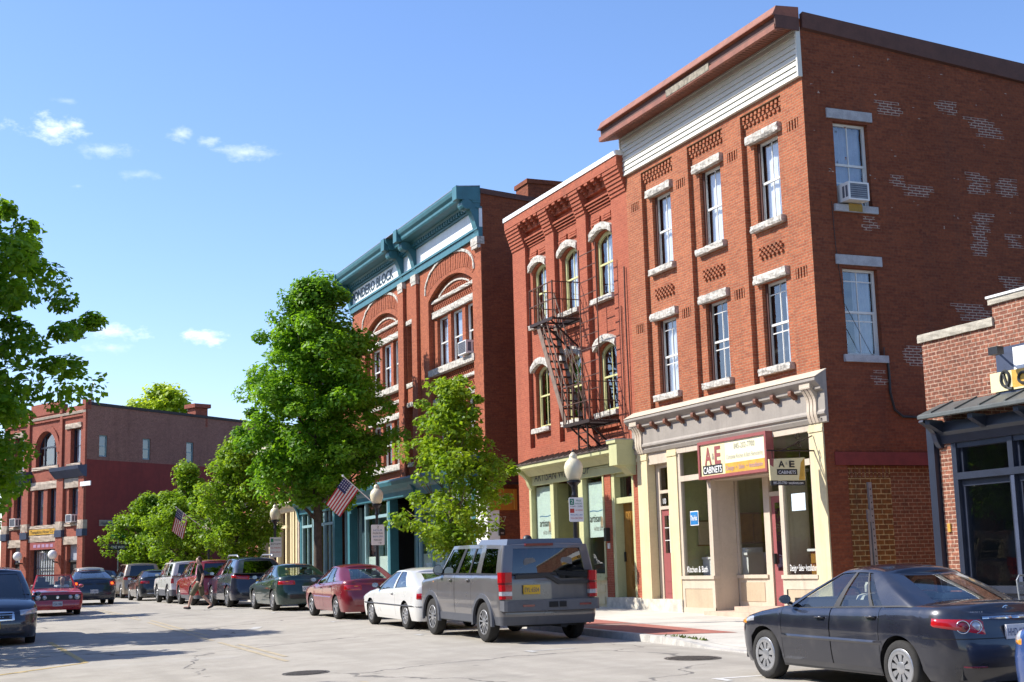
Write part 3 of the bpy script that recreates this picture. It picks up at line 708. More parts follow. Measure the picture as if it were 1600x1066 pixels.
mb.pbox(F, 26.98, 28.195, .5, 1.14, DR-.1, DR); mb.pbox(F, 26.9, 28.195, 1.14, 1.22, DR-.1, DR+.05); mb.pbox(F, 26.74, 26.98, .5, 3.47, DR-.1, DR+.01); mb.pbox(F, 25.4, 25.66, .5, 3.47, DR-.1, DR+.01); mb.pbox(F, 25.66, 26.74, 2.95, 3.05, DR-.08, DR); mb.pbox(F, 28.12, 28.195, 1.22, 3.40, DR-.08, DR-.003)
mb.pbox(F, 25.33, 25.38, .5, 3.44, DR+.01, -.1)
mb.pbox(F, 25.3, 28.19, 3.40, 3.468, DR-.1, -.02)
mb.build('shop_frame', 'frame_beige', B)
for a, b, v0, v1, d0, d1 in ((28.32, 29.58, .48, .92, -.012, .0), (24.25, 25.30, .48, .92, -.012, .0), (27.1, 28.1, .62, 1.05, DR-.012, DR+.012)): mb = MB(); mb.pbox(F, a, b, v0, v1, d0, d1); mb.build('base_panel', 'panel_tan', B)
for nm, (a, b, v0, v1, dd) in (('display_window', (28.36, 29.58, 1.22, 3.47, -.05)), ('display_window', (24.2, 25.26, 1.22, 3.47, -.05)), ('display_window', (26.98, 28.12, 1.22, 3.47, DR-.04)), ('transom_window', (24.2, 29.58, 3.60, 4.16, -.05)), ('transom_window', (25.66, 26.74, 3.05, 3.47, DR-.04))):
    mb = MB(); mb.face([F.p(a, v0, dd), F.p(b, v0, dd), F.p(b, v1, dd), F.p(a, v1, dd)]); g = mb.build(nm, 'glass_shop', B, recalc=False)
    if a == 28.36: text('Kitchen & Bath', F.p(29.52, 1.30, dd+.005), RT, UP, .15, 'text_white', g, width=.95)
    if a == 24.2 and nm == 'display_window': text('Design • Sales • Installation', F.p(25.2, 1.30, dd+.005), RT, UP, .14, 'text_white', g, width=.96)
mb = MB(); mb.pbox(F, 25.7, 26.72, .52, 2.95, DR-.06, DR-.03); mb.pbox(F, 25.82, 26.6, .62, 1.15, DR-.03, DR-.02); d2 = mb.build('entrance_door', 'door_maroon', B)
mb = MB(); mb.pbox(F, 25.84, 26.58, 1.3, 2.8, DR-.04, DR-.026); mb.build('window', 'glass_dark', d2)
mb = MB(); mb.pbox(F, 26.60, 26.66, 1.45, 1.68, DR-.03, DR+.03); mb.build('handle', 'frame_black', d2)
mb = MB(); mb.pbox(F, 25.3, 28.3, .25, .42, DR, .28); mb.pbox(F, 25.36, 27.4, .42, .53, DR, .02); mb.build('step', 'step_pink', B)
# showroom behind the glass
mb = MB(); x0, x1, a, b, z0, z1 = 17.7, 21.2, 23.8, 31.0, .55, 4.3
mb.face([(x1, a, z0), (x1, b, z0), (x1, b, z1), (x1, a, z1)]); mb.face([(17.06, 29.66, z0), (x1, 29.66, z0), (x1, 29.66, z1), (17.06, 29.66, z1)]); mb.face([(17.06, a, z0), (x1, a, z0), (x1, a, z1), (17.06, a, z1)])
mb.build('showroom_wall', 'interior_olive', B, recalc=False)
mb = MB(); mb.face([(17.75, a, z0), (x1, a, z0), (x1, 29.66, z0), (17.75, 29.66, z0)]); mb.face([(17.12, 28.36, z0+.4), (17.75, 28.36, z0+.4), (17.75, 29.66, z0+.4), (17.12, 29.66, z0+.4)]); mb.build('showroom_floor', 'wood_cabinet', B, recalc=False)
mb = MB(); mb.face([(17.06, a, z1), (x1, a, z1), (x1, b, z1), (17.06, b, z1)]); mb.build('showroom_ceiling', 'interior_white', B, recalc=False)
def goods(name, label, cat, x, y, z, parts):
    t = thing(name, label, cat, (x, y, z))
    for nm, mat, boxes in parts:
        mb = MB()
        for q in boxes: mb.box(*q)
        mb.build(nm, mat, t, local=True)
    return t
goods('drawer_cabinet', 'white drawer cabinet behind the left shop window', 'cabinet', 17.75, 29.3, .55, [('carcass', 'interior_white', [(-.22, .22, -.25, .3, 0, 1.05), (-.25, .25, -.28, .3, 1.05, 1.1)]), ('drawer', 'white_plastic', [(-.2, .2, -.275, -.25, .05+.25*i, .27+.25*i) for i in range(4)])])
goods('cabinet_door_sample', 'pale wooden cupboard door sample hanging on the wall behind the left shop window', 'cupboard door', 17.7, 29.6, 1.95, [('panel', 'panel_tan', [(-.27, .27, -.05, 0, 0, .55)]), ('frame', 'wood_cabinet', [(-.3, .3, -.03, 0, -.03, 0), (-.3, .3, -.03, 0, .55, .58)])])
goods('kitchen_counter', 'white kitchen counter with crumpled cloth seen through the entrance window', 'counter', 18.75, 29.2, .55, [('base', 'interior_white', [(-.45, .35, -.4, .4, 0, 1.12)]), ('worktop', 'white_plastic', [(-.5, .4, -.45, .42, 1.12, 1.18)]), ('cloth', 'curtain', [(-.4, -.1, -.3, .1, 1.18, 1.27), (-.3, .1, -.2, .2, 1.18, 1.3)])])
goods('wall_cabinet', 'brown wooden wall cupboard hung at the back of the showroom', 'cupboard', 18.9, 29.3, 1.95, [('carcass', 'wood_cabinet', [(-.5, .7, 0, .33, 0, .75)]), ('door', 'door_brown', [(-.48+.4*i, -.12+.4*i, -.03, 0, .04, .71) for i in range(3)])])
goods('picture', 'black framed picture hanging on the olive showroom wall', 'picture', 18.2, 29.62, 2.6, [('frame', 'frame_black', [(-.45, .35, -.03, .0, 0, .9)]), ('print', 'curtain_grey', [(-.37, .27, -.036, -.03, .08, .82)])])
goods('vanity_cabinet', 'red-brown wooden cabinet with white top behind the right shop window', 'cabinet', 17.6, 24.35, .55, [('carcass', 'wood_red', [(-.3, .3, -.3, .45, 0, 1.15)]), ('drawer', 'door_brown', [(-.325, -.3, -.26, .41, .62, .86), (-.325, -.3, -.26, .41, .9, 1.1)]), ('worktop', 'white_plastic', [(-.35, .35, -.34, .5, 1.15, 1.2)])])
goods('column', 'pale square column standing inside the right shop window', 'column', 18.4, 25.0, .55, [('shaft', 'curtain', [(-.12, .12, -.12, .12, 0, 3.6)]), ('base', 'interior_white', [(-.16, .16, -.16, .16, 0, .2)])])
# ---- signs and fittings on it
t0 = thing('shop_sign', 'large maroon-framed cabinet shop sign with yellow panel above the entrance', 'sign', F.p(26.95, 3.43, .1))
mb = MB(); ua, ub, va, vb = 25.50, 28.38, 3.43, 4.30
mb.pbox(F, ua, ub, va, va+.07, .0, .2); mb.pbox(F, ua, ub, vb-.07, vb, .0, .2); mb.pbox(F, ua, ua+.07, va+.07, vb-.07, .0, .2); mb.pbox(F, ub-.07, ub, va+.07, vb-.07, .0, .2); mb.build('frame', 'sign_maroon', t0)
mb = MB(); mb.pbox(F, ua+.07, ub-.07, va+.07, vb-.07, .05, .16); mb.pbox(F, 27.35, ub-.07, va+.07, vb-.07, .16, .163, 1); mb.pbox(F, ua+.07, 27.25, va+.07, va+.30, .16, .164, 2); mb.pbox(F, 27.25, 27.4, va+.07, vb-.07, .161, .1645, 1); mb.build('panel', ['sign_pale', 'sign_cream', 'sign_gold'], t0)
mb = MB(); mb.pbox(F, 27.36, 28.22, va+.1, va+.31, .163, .17); mb.build('letter_band', 'text_dark', t0)
text('A', F.p(28.12, 3.76, .165), RT, UP, .40, 'sign_maroon', t0, width=.30, bold=.03); text('E', F.p(27.68, 3.76, .165), RT, UP, .40, 'sign_maroon', t0, width=.26, bold=.03); text('&', F.p(27.80, 3.86, .165), RT, UP, .16, 'text_grey', t0, width=.1)
text('CABINETS', F.p(28.18, 3.555, .171), RT, UP, .155, 'text_white', t0, width=.80, bold=.01)
text('845-202-7700', F.p(26.85, 4.03, .166), RT, UP, .13, 'text_grey', t0, width=.85); text('Complete Kitchen & Bath Remodeling', F.p(27.18, 3.82, .166), RT, UP, .10, 'text_grey', t0, width=1.5); text('Design  •  Sales  •  Installation', F.p(27.2, 3.57, .167), RT, UP, .10, 'text_mauve', t0, width=1.5)
t0 = thing('blade_sign', 'small cream cabinet shop sign hanging from a bracket at right angles to the wall', 'sign', (16.3, 24.0, 3.1))
PB = Pl((0, 24.0, 0), (1, 0, 0), (0, -1, 0))
mb = MB(); mb.plate(PB, [(15.87, 3.13), (16.71, 3.13), (16.72, 3.60), (15.86, 3.56)], -.02, .02); mb.plate(PB, [(16.55, 3.14), (16.70, 3.14), (16.71, 3.59), (16.62, 3.5)], .02, .022, 1); mb.plate(PB, [(15.87, 3.45), (15.95, 3.40), (15.97, 3.56), (15.87, 3.56)], .02, .022, 2); mb.build('panel', ['sign_cream', 'sign_gold', 'sign_maroon'], t0)
mb = MB(); mb.pbox(PB, 15.88, 16.70, 3.03, 3.125, -.015, .015); mb.build('strip', 'text_dark', t0)
text('A', (16.07, 23.978, 3.40), (1, 0, 0), UP, .13, 'text_dark', t0, width=.15, bold=.03); text('E', (16.33, 23.978, 3.40), (1, 0, 0), UP, .13, 'text_dark', t0, width=.13, bold=.03); text('&', (16.24, 23.978, 3.45), (1, 0, 0), UP, .06, 'text_grey', t0)
mb = MB(); mb.pbox(PB, 16.03, 16.52, 3.24, 3.36, .02, .023); mb.build('letter_band', 'text_dark', t0); text('CABINETS', (16.06, 23.974, 3.265), (1, 0, 0), UP, .065, 'text_white', t0, width=.42); text('845-202-7700 • aecabinets.com', (15.93, 23.982, 3.055), (1, 0, 0), UP, .055, 'text_white', t0, width=.72)
mb = MB(); mb.bar((17, 24.0, 3.74), (15.83, 24.0, 3.74), .03); mb.bar((16.95, 24, 4.05), (16.2, 24, 3.75), .022)
for x in (15.95, 16.62): mb.bar((x, 24, 3.74), (x, 24, 3.58), .012)
for k in range(2):
    mb.tube([(16.62-.1*math.sin(a)*(1-a/9), 24, 3.86+k*.16+.08*math.cos(a)*(1-a/9)) for a in frange(0, 7, .5)], .01)
mb.build('bracket', 'black_iron', t0)
for nm, lab, m1, u, v, w, h, s in (('window_sticker', 'square blue sticker with white lettering in the left shop window', 'sticker_blue', 29.25, 2.42, .34, .3, 'The Hut'), ('window_notice', 'pale blue paper notice taped in the right shop window', 'sticker_pale', 25.0, 2.55, .5, .36, '')):
    mb = MB(); mb.pbox(F, u-w, u, v, v+h, -.04, -.035)
    if s: mb.pbox(F, u-w-.02, u+.02, v-.02, v+h+.02, -.045, -.041, 1)
    o = mb.build(nm, [m1, 'text_white'], None); tag(o, lab, 'sticker' if s else 'notice')
    if s: text(s, F.p(u-.03, v+.1, -.034), RT, UP, .12, 'text_white', o, width=.28, bold=.02)
def ac_unit(pl, u0, u1, v0, v1, d, label, depth=.38, back=.1):
    t = thing('air_conditioner', label, 'air conditioner', pl.p((u0+u1)/2, v0, d), group='window air conditioners')
    mb = MB(); k = .035
    mb.pbox(pl, u0, u1, v0, v1, d-back, d+depth-.02); mb.pbox(pl, u0, u1, v0, v0+k, d+depth-.02, d+depth); mb.pbox(pl, u0, u1, v1-k, v1, d+depth-.02, d+depth); mb.pbox(pl, u0, u0+k, v0+k, v1-k, d+depth-.02, d+depth); mb.pbox(pl, u1-k, u1, v0+k, v1-k, d+depth-.02, d+depth)
    mb.build('case', 'white_plastic', t)
    mb = MB(); mb.pbox(pl, u0+k, u1-k, v0+k, v1-k, d+depth-.03, d+depth-.012)
    for s, uu in ((-1, u0), (1, u1)):
        for a in (.25, .62): mb.pbox(pl, uu-.003, uu+.003, v0+.07, v1-.07, d+depth*a, d+depth*(a+.24))
    g = mb.build('grille', 'ac_grille', t)
    mb = MB()
    for i in range(7): v = v0+k+(v1-v0-2*k)*(i+.5)/7; mb.pbox(pl, u0+k, u1-k, v-.004, v+.004, d+depth-.012, d+depth-.006)
    mb.build('louvre', 'zinc', t)
    return t
ac_unit(S, 17.80, 18.32, 8.99, 9.38, .0, 'white window air conditioner in the top window of the shaded side wall', .30, .15)
mb = MB(); mb.pbox(S, 17.95, 18.3, 8.80, 8.97, .061, .064); o = mb.build('rust_streak', 'rust_stain', B)
o = MB(); o.tube([S.p(18.7, 5.72, .03), S.p(18.72, 5.3, .03), S.p(18.71, 4.95, .03), S.p(18.80, 4.58, .03), S.p(19.0, 4.44, .03), S.p(20.3, 4.42, .03)], .028); o.tube([S.p(18.72, 5.5, .02), S.p(18.62, 5.72, .03), S.p(18.64, 5.9, .02)], .012)
tag(o.build('utility_cable', 'frame_black', None), 'thick black cable looping down the shaded brick side wall', 'cable')
o = MB(); o.tube([S.p(17.55, 9.0, .015), S.p(17.58, 8.0, .015), S.p(17.7, 6.8, .02), S.p(18.3, 5.75, .02), S.p(18.7, 5.62, .02)], .007)
tag(o.build('thin_wire', 'frame_black', None), 'thin black wire running down past both side windows', 'wire')
t0 = thing('metal_post', 'tall perforated grey metal post leaning by the bricked-up opening', 'post', (17.83, Y0-.25, .35))
mb = MB(); q = Pl((0, Y0-.25, 0), (1, 0, 0), (0, -1, 0)); mb.hexa([q.p(17.86, .35, -.03), q.p(17.94, .35, -.03), q.p(17.94, .35, .03), q.p(17.86, .35, .03), q.p(17.80, 3.05, -.03), q.p(17.88, 3.05, -.03), q.p(17.88, 3.05, .03), q.p(17.80, 3.05, .03)])
for i in range(18): z = .6+i*.135; x = 17.90-.06*(z-.35)/2.7; mb.pbox(q, x-.012, x+.012, z, z+.03, .03, .032, 1)
mb.build('channel', ['zinc', 'frame_black'], t0)
mb = MB(); mb.pbox(q, 17.74, 17.82, 2.25, 2.5, -.02, .02); mb.pbox(q, 17.76, 17.80, .8, 2.25, -.01, .01); mb.build('cleat', 'zinc', t0)
# ================================================================== wine shop building with the fire escape
A0, A1 = 31.75, 39.5
B = thing('brick_building', 'narrow red brick building with arched olive windows, corbelled top and a wine shop below', 'building', (FX, A0, 0))
rec = [(37.0, 38.52), (34.84, 36.4), (32.66, 34.24)]
wn_ = [(37.22, 38.28), (35.06, 36.16), (32.88, 34.0)]
mb = MB()
mb.wall(F, A0, A1, 4.4, 12.05, [(a, b, 5.05, 11.75) for a, b in rec], rev=.13)
for (a, b), (c, e) in zip(rec, wn_): mb.wall(F, a, b, 5.05, 11.75, [(c, e, 8.78, 10.62, .2), (c, e, 5.62, 7.50, .2)], d=-.13, rev=.2)
# corbelled cornice: stepped pier heads, hanging teeth between, hood courses over the windows
piers = [(A0, rec[2][0]), (rec[2][1], rec[1][0]), (rec[1][1], rec[0][0]), (rec[0][1], A1)]
for a, b in piers: mb.prof(F, a, b, steps_profile(0, 11.32, .24, 12.02, 7))
mb.pbox(F, A0, A1, 12.02, 12.28, -.05, .26)
for a, b in rec:
    w = b-a
    for i in range(4):
        u = a+.06+i*(w-.12-.2)/3
        for j in range(4): mb.pbox(F, u+.02*j, u+.2-.02*j, 11.95-.07*j, 12.02-.07*j, -.13, .25-.08*j)
    for j in range(4): mb.pbox(F, a+.001, b-.001, 11.27+j*.075, 11.27+j*.075+.05, -.13, -.10+.045*j)
    m2 = (a+b)/2
    for s in (-1, 1):
        for j in range(3): u0 = m2+s*.08; u1 = m2+s*(.62-.03*j); mb.pbox(F, min(u0, u1), max(u0, u1), 10.88+j*.075, 10.93+j*.075, -.13, -.07-.01*j)
mb.wall(F, A0, A1, 4.0, 4.4, d=0)
for a, b in ((38.68, 39.5), (33.32, 33.72), (31.73, 32.02)): mb.pbox(F, a, b, .3, 4.02, -.4, -.002)
mb.build('front_wall', 'brick_red', B, recalc=False)
mb = MB(); mb.pbox(F, A0-.02, A1+.03, 12.28, 12.41, -.3, .29); mb.build('coping', 'coping_white', B)
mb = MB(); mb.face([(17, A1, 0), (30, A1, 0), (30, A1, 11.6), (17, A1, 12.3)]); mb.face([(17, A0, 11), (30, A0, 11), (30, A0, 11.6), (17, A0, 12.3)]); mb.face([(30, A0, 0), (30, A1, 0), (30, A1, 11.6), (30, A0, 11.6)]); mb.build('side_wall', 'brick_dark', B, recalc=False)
mb = MB(); mb.face([(17, A0, 12.25), (17, A1, 12.25), (30, A1, 11.5), (30, A0, 11.5)]); mb.build('roof', 'roof_tar', B, recalc=False)
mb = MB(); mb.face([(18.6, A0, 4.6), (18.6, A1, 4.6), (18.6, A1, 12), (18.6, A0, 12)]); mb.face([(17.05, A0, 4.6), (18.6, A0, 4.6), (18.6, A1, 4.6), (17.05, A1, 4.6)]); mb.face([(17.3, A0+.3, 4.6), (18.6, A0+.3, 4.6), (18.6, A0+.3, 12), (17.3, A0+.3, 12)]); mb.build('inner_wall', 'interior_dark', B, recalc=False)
for (a, b), (c, e) in zip(rec, wn_):
    for v0, v1 in ((8.78, 10.62), (5.62, 7.50)):
        win(F, B, c, e, v0, v1, -.24, 'window_olive', fr=.09, rise=.2, mid=.52, vert=1, curtain='curtain_grey' if v0 < 7 else 'curtain', cs=(0, .5 if v0 < 7 else .8), cv=(.03, .9))
        mb = MB(); mb.rough(F, c-.11, e+.11, v1-.17, v1+.03, -.129, .01, arch=.2, n=12, amp=.016); mb.build('lintel', 'stone_rough', B, recalc=False)
        mb = MB(); mb.rough(F, c-.10, e+.10, v0-.14, v0, -.22, .04, amp=.016); mb.build('sill', 'stone_rough', B, recalc=False)
# ---- wine shop front
mb = MB(); CE0, CE1 = 31.82, 38.55
mb.prof(F, CE0, CE1, [(0, 4.42), (.1, 4.2), (.14, 4.18), (.2, 4.22), (.36, 4.36), (.5, 4.38), (.53, 4.40), (.53, 4.50), (.5, 4.52), (0, 4.62)])
mb.pbox(F, CE0+.03, 38.66, 3.92, 4.42, -.1, .06); mb.pbox(F, CE0+.03, 38.66, 4.12, 4.16, .06, .09)
mb.pbox(F, CE0-.02, CE0+.42, 4.05, 4.62, -.02, .56); mb.pbox(F, CE0-.03, CE0+.48, 4.62, 4.70, .0, .60); mb.prof(F, CE0+.01, CE0+.38, [(-.01, 3.8), (.12, 3.82), (.3, 4.0), (.48, 4.05), (0, 4.05)]); console(mb, F, CE1-.16, .16, 3.8, 4.36, .46)
cor = mb.build('shop_cornice', 'green_trim', B)
mb = MB(); mb.prof(F, CE0+.48, CE1+.02, [(0, 4.74), (.56, 4.53), (.56, 4.50), (0, 4.70)])
for i in range(17): u = CE0+.55+i*.375; mb.prof(F, u, u+.03, [(0, 4.77), (.56, 4.555), (.56, 4.53), (0, 4.74)])
mb.build('metal_roof', 'roof_metal', cor)
mb = MB(); mb.pbox(F, CE0-.04, CE0+.49, 4.70, 4.725, 0, .61); mb.build('flashing', 'zinc', cor)
text('ARTISAN WINE SHOP', F.p(38.1, 4.02, .075), RT, UP, .26, 'text_dark', B, width=3.75, ext=.02)
mb = MB(); g0 = -.12
for a, b in ((38.54, 38.68), (36.93, 37.16), (35.0, 35.28), (33.70, 33.78)): mb.pbox(F, a, b, 1.2, 3.92, g0-.05, .02)
mb.pbox(F, 37.16, 38.54, 1.2, 1.3, g0-.05, 0); mb.pbox(F, 33.78, 35.0, 1.2, 1.3, g0-.05, 0); mb.pbox(F, 33.72, 35.2, 1.12, 1.2, g0, .06); mb.pbox(F, 37.0, 38.68, 1.12, 1.2, g0, .06)
mb.pbox(F, 35.28, 36.93, 3.34, 3.42, -.5, -.4)
mb.pbox(F, 32.02, 32.16, .68, 3.92, -.3, -.02); mb.pbox(F, 33.14, 33.32, .68, 3.92, -.3, -.02); mb.pbox(F, 32.16, 33.14, 3.12, 3.27, -.3, -.06); mb.pbox(F, 32.16, 33.14, 3.82, 3.92, -.3, -.06)
mb.build('shop_frame', 'green_trim', B)
for a, b in ((33.72, 35.2), (37.0, 38.68)): mb = MB(); mb.pbox(F, a, b, .3, 1.12, g0, .0); mb.pbox(F, a+.1, b-.1, .5, .7, 0, .03); mb.pbox(F, a+.1, b-.1, .82, 1.0, 0, .03); mb.pbox(F, a, b, .3, .42, 0, .05); mb.build('base_panel', 'pilaster_yellow', B)
mb = MB(); mb.pbox(F, 31.74, 33.66, .25, .68, -.4, .06); mb.build('plinth', 'stone_plinth', B)
for a, b, v0, v1, dd, nm in ((37.16, 38.54, 1.3, 3.92, g0, 'display_window'), (33.78, 35.0, 1.3, 3.92, g0, 'display_window'), (32.16, 33.14, 3.27, 3.82, -.2, 'transom_window'), (35.28, 36.93, 3.42, 3.92, -.45, 'transom_window')):
    mb = MB(); mb.face([F.p(a, v0, dd), F.p(b, v0, dd), F.p(b, v1, dd), F.p(a, v1, dd)]); g = mb.build(nm, 'glass_shop' if nm[0] == 'd' else 'glass_dark', B, recalc=False)
    if nm == 'display_window':
        mb = MB(); mb.pbox(F, a+.04, b-.04, 2.28, v1-.05 if a > 36 else 3.78, dd-.04, dd-.02); ps = mb.build('film', 'poster_mint', g)
        w0 = b-.25 if a > 36 else b-.12
        text('artisan', F.p(w0, 2.70, dd-.014), RT, UP, .22, 'text_dark', ps, width=.66); text('wine shop', F.p(w0-.22, 2.46, dd-.014), RT, UP, .16, 'text_grey', ps, width=.62)
        mb = MB()
        for i in range(8): u = w0-.1*i; mb.plate(F, [(u, 2.98+.012*math.sin(i)), (u-.11, 2.985+.012*math.sin(i+1)+.008*i/4), (u-.11, 3.01+.012*math.sin(i+1)), (u, 3.0+.012*math.sin(i))], dd-.018, dd-.014)
        mb.build('swoosh', 'text_blue', ps)
        mb = MB(); mb.plate(F, [(w0-.70+.06*math.cos(t)*1.3, 2.68+.16*math.sin(t)) for t in frange(0, 6.0, .5)], dd-.018, dd-.0155); mb.build('motif', 'text_tan', ps)
mb = MB(); D = -.26; mb.pbox(F, 32.16, 33.14, .68, 3.12, D-.06, D-.01); dr = mb.build('door', 'door_brown', B)
mb = MB()
for a, b in ((32.26, 32.60), (32.70, 33.04)):
    for v0, v1 in ((.9, 1.35), (1.5, 2.9)): mb.pbox(F, a, b, v0, v1, D-.01, D+.012); mb.pbox(F, a+.05, b-.05, v0+.05, v1-.05, D+.012, D+.024)
mb.build('door_panel', 'door_brown', dr)
mb = MB(); mb.pbox(F, 33.02, 33.07, 1.6, 1.85, D, D+.06); mb.build('handle', 'frame_black', dr)
mb = MB(); mb.pbox(F, 35.30, 36.9, .3, 3.34, -1.3, -1.26); mb.pbox(F, 35.9, 36.0, .3, 3.34, -1.26, -1.2, 1); mb.pbox(F, 35.28, 35.3, .3, 3.9, -1.3, -.1, 1); mb.pbox(F, 36.9, 36.93, .3, 3.9, -1.3, -.1, 1); mb.build('entrance_door', ['wood_cabinet', 'green_trim_dark'], B)
mb = MB(); mb.face([(19.6, 33.4, .3), (19.6, 39.4, .3), (19.6, 39.4, 4), (19.6, 33.4, 4)]); mb.face([(17.15, 33.4, .5), (19.6, 33.4, .5), (19.6, 39.4, .5), (17.15, 39.4, .5)]); mb.face([(17.3, 33.35, .3), (19.6, 33.35, .3), (19.6, 33.35, 4), (17.3, 33.35, 4)]); mb.build('shop_interior', 'interior_dark', B, recalc=False)
mb = MB(); mb.pbox(F, 33.45, 33.58, 2.15, 2.5, .0, .12); tag(mb.build('wall_mailbox', 'frame_black', None), 'small black mailbox fixed to the brick pier beside the brown door', 'mailbox')
mb = MB(); mb.pbox(F, 33.46, 33.56, 1.95, 2.1, .0, .03); tag(mb.build('number_plate', 'white_frame', None), 'small white plate under the black mailbox on the brick pier', 'plate')

# ---- fire escape
t0 = thing('fire_escape', 'rusty iron fire escape with stair and balconies across the red brick wall', 'fire escape', F.p(35.5, 5, 0))
def balcony(u0, u1, v, dep, gap, post_name):
    mb = MB()
    for d in (.02, dep): mb.pbox(F, u0, u1, v-.09, v, d-.02, d+.02)
    for i in range(10):
        d = .06+(dep-.1)*i/9
        for a, b in ([(u0, u1)] if gap is None or d < .3 else [(u0, gap[0]), (gap[1], u1)]):
            if b-a > .05: mb.pbox(F, a, b, v-.03, v-.005, d-.012, d+.012)
    for u in (u0, (u0+u1)/2, u1): mb.pbox(F, u-.02, u+.02, v-.08, v-.03, 0, dep)
    mb.build('platform', 'black_iron', t0)
    mb = MB(); H = 1.0
    for hh in (.5, H):
        mb.bar(F.p(u0, v+hh, dep), F.p(u1, v+hh, dep), .025); mb.bar(F.p(u0, v+hh, 0), F.p(u0, v+hh, dep), .025); mb.bar(F.p(u1, v+hh, 0), F.p(u1, v+hh, dep), .025)
    n = int((u1-u0)/.3)
    for i in range(n+1): u = u0+(u1-u0)*i/n; mb.bar(F.p(u, v, dep), F.p(u, v+H+(.03 if i % 3 == 0 else 0), dep), .022 if i % 3 else .035)
    for u in (u0, u1):
        for d in (dep*.33, dep*.66): mb.bar(F.p(u, v, d), F.p(u, v+H, d), .02)
    mb.build('railing', 'rust_iron', t0)
    for u in (u0+.25, (u0+u1)/2, u1-.25):
        mb = MB(); mb.bar(F.p(u, v-.06, dep-.05), F.p(u, v-.8, .0), .04); mb.build('brace', 'black_iron', t0)
DP = .88
balcony(34.72, 36.3, 8.42, DP, (34.85, 36.05), 'a')
balcony(32.62, 34.25, 5.32, DP, None, 'b')
us0, vs0, us1, vs1 = 36.0, 8.42, 34.2, 5.32   # stair from the upper to the lower balcony
for d in (.28, .80):
    mb = MB(); mb.hexa([F.p(us0+.0, vs0-.14, d-.012), F.p(us0+.0, vs0-.14, d+.012), F.p(us0-.14, vs0+.02, d+.012), F.p(us0-.14, vs0+.02, d-.012), F.p(us1+.14, vs1-.04, d-.012), F.p(us1+.14, vs1-.04, d+.012), F.p(us1, vs1+.10, d+.012), F.p(us1, vs1+.10, d-.012)]); mb.build('stringer', 'stair_tan', t0)
mb = MB()
for i in range(1, 13): t = i/13; u = us0+(us1-us0)*t; v = vs0+(vs1-vs0)*t; mb.pbox(F, u-.1, u+.1, v-.015, v+.015, .28, .80)
mb.build('tread', 'black_iron', t0)
for d in (.28, .80):
    mb = MB(); L = lambda t: F.p(us0-.1+(us1-us0)*t, vs0+(vs1-vs0)*t, d)
    for hh in (.45, .9): mb.bar(L(0)+Vector((0, 0, hh)), L(1)+Vector((0, 0, hh)), .03)
    for i in range(6): t = i/5; mb.bar(L(t), L(t)+Vector((0, 0, .9)), .024)
    mb.build('handrail', 'stair_tan', t0)
mb = MB()                                    # roof ladder and drop ladder
for d, ua, ub, v0, v1 in ((.5, 33.75, 32.70, 6.0, 10.1),):
    for u in (ua, ub): mb.bar(F.p(u, v0, d), F.p(u, v1, d), .028)
    for i in range(11): v = v0+(v1-v0)*(i+.5)/11; mb.bar(F.p(ua, v, d), F.p(ub, v, d), .02)
mb.build('roof_ladder', 'rust_iron', t0)
mb = MB()
for u in (33.5, 32.95): mb.bar(F.p(u, 4.55, .80), F.p(u, 5.3, .80), .04)
for i in range(4): mb.bar(F.p(33.5, 4.65+i*.18, .80), F.p(32.95, 4.65+i*.18, .80), .02)
mb.build('drop_ladder', 'black_iron', t0)
tag((lambda m: (m.tube([F.p(31.95, v, .05+.01*math.sin(v)) for v in frange(5, 9.3, .5)], .02), m.tube([F.p(32.25, v, .03) for v in frange(5, 8.3, .5)], .014), m.build('wall_conduit', 'rust_iron', None))[-1])(MB()), 'thin rusty conduit pipes running up the red brick wall right of the fire escape', 'pipe')

# ================================================================== big block with the teal cornice
P0, P1 = 42.1, 66.3
B = thing('brick_building', 'long brick block with a teal bracketed cornice, wide arches and a teal shopfront', 'building', (FX, P0, 0))
PT = 12.55
bays = [(43.0, 47.45), (51.0, 55.4)]
mb = MB()
holes = [(a, b, 4.95, 11.78, .55) for a, b in bays]+[(49.05, 49.9, 8.5, 10.75), (49.05, 49.9, 5.5, 7.6)]
for a in (57.6, 59.6, 61.6, 63.6): holes += [(a, a+1.05, 8.7, 10.4), (a, a+1.05, 5.5, 7.4)]
mb.wall(F, P0, 57.2, 4.6, PT, [h for h in holes if h[0] < 57], rev=.25)
mb.wall(F, 57.2, P1, 4.6, 11.4, [h for h in holes if h[0] > 57], rev=.25)
for a, b in bays:
    wins = []
    for k in range(3): wa = a+.12+k*1.42; wins += [(wa, wa+1.12, 8.68, 10.55), (wa, wa+1.12, 5.6, 7.36)]
    mb.wall(F, a, b, 4.95, 11.78, wins, d=-.2, rev=.18)
    for r in range(9):                       # diapered brick between the bands
        for z0, z1 in ((10.85, 11.12), (7.62, 7.95), (8.12, 8.40), (11.25, 11.5)):
            v = z0+r*.07
            if v+.06 < z1:
                for i in range(24): u = a+.06+i*.18+(r % 3)*.06; mb.pbox(F, u, min(u+.1, b-.02), v, v+.05, -.2, -.165)
for a, b in ((48.42, 48.98), (49.98, 50.62)): mb.pbox(F, a, b, 4.7, 12.35, 0, .13)
mb.pbox(F, P0, P0+.55, 4.7, 12.35, 0, .03)
mb.build('front_wall', 'brick_pondero', B, recalc=False)
mb = MB(); mb.face([(17, P0, 0), (40, P0, 0), (40, P0, 12.1), (17, P0, 14.05)]); mb.face([(40, P0, 0), (40, P1, 0), (40, P1, 11), (40, P0, 12.1)]); mb.face([(17, P1, 0), (40, P1, 0), (40, P1, 11), (17, P1, 11.4)]); mb.face([(17, 57.2, 11), (40, 57.2, 11), (40, 57.2, 12), (17, 57.2, 13.9)])
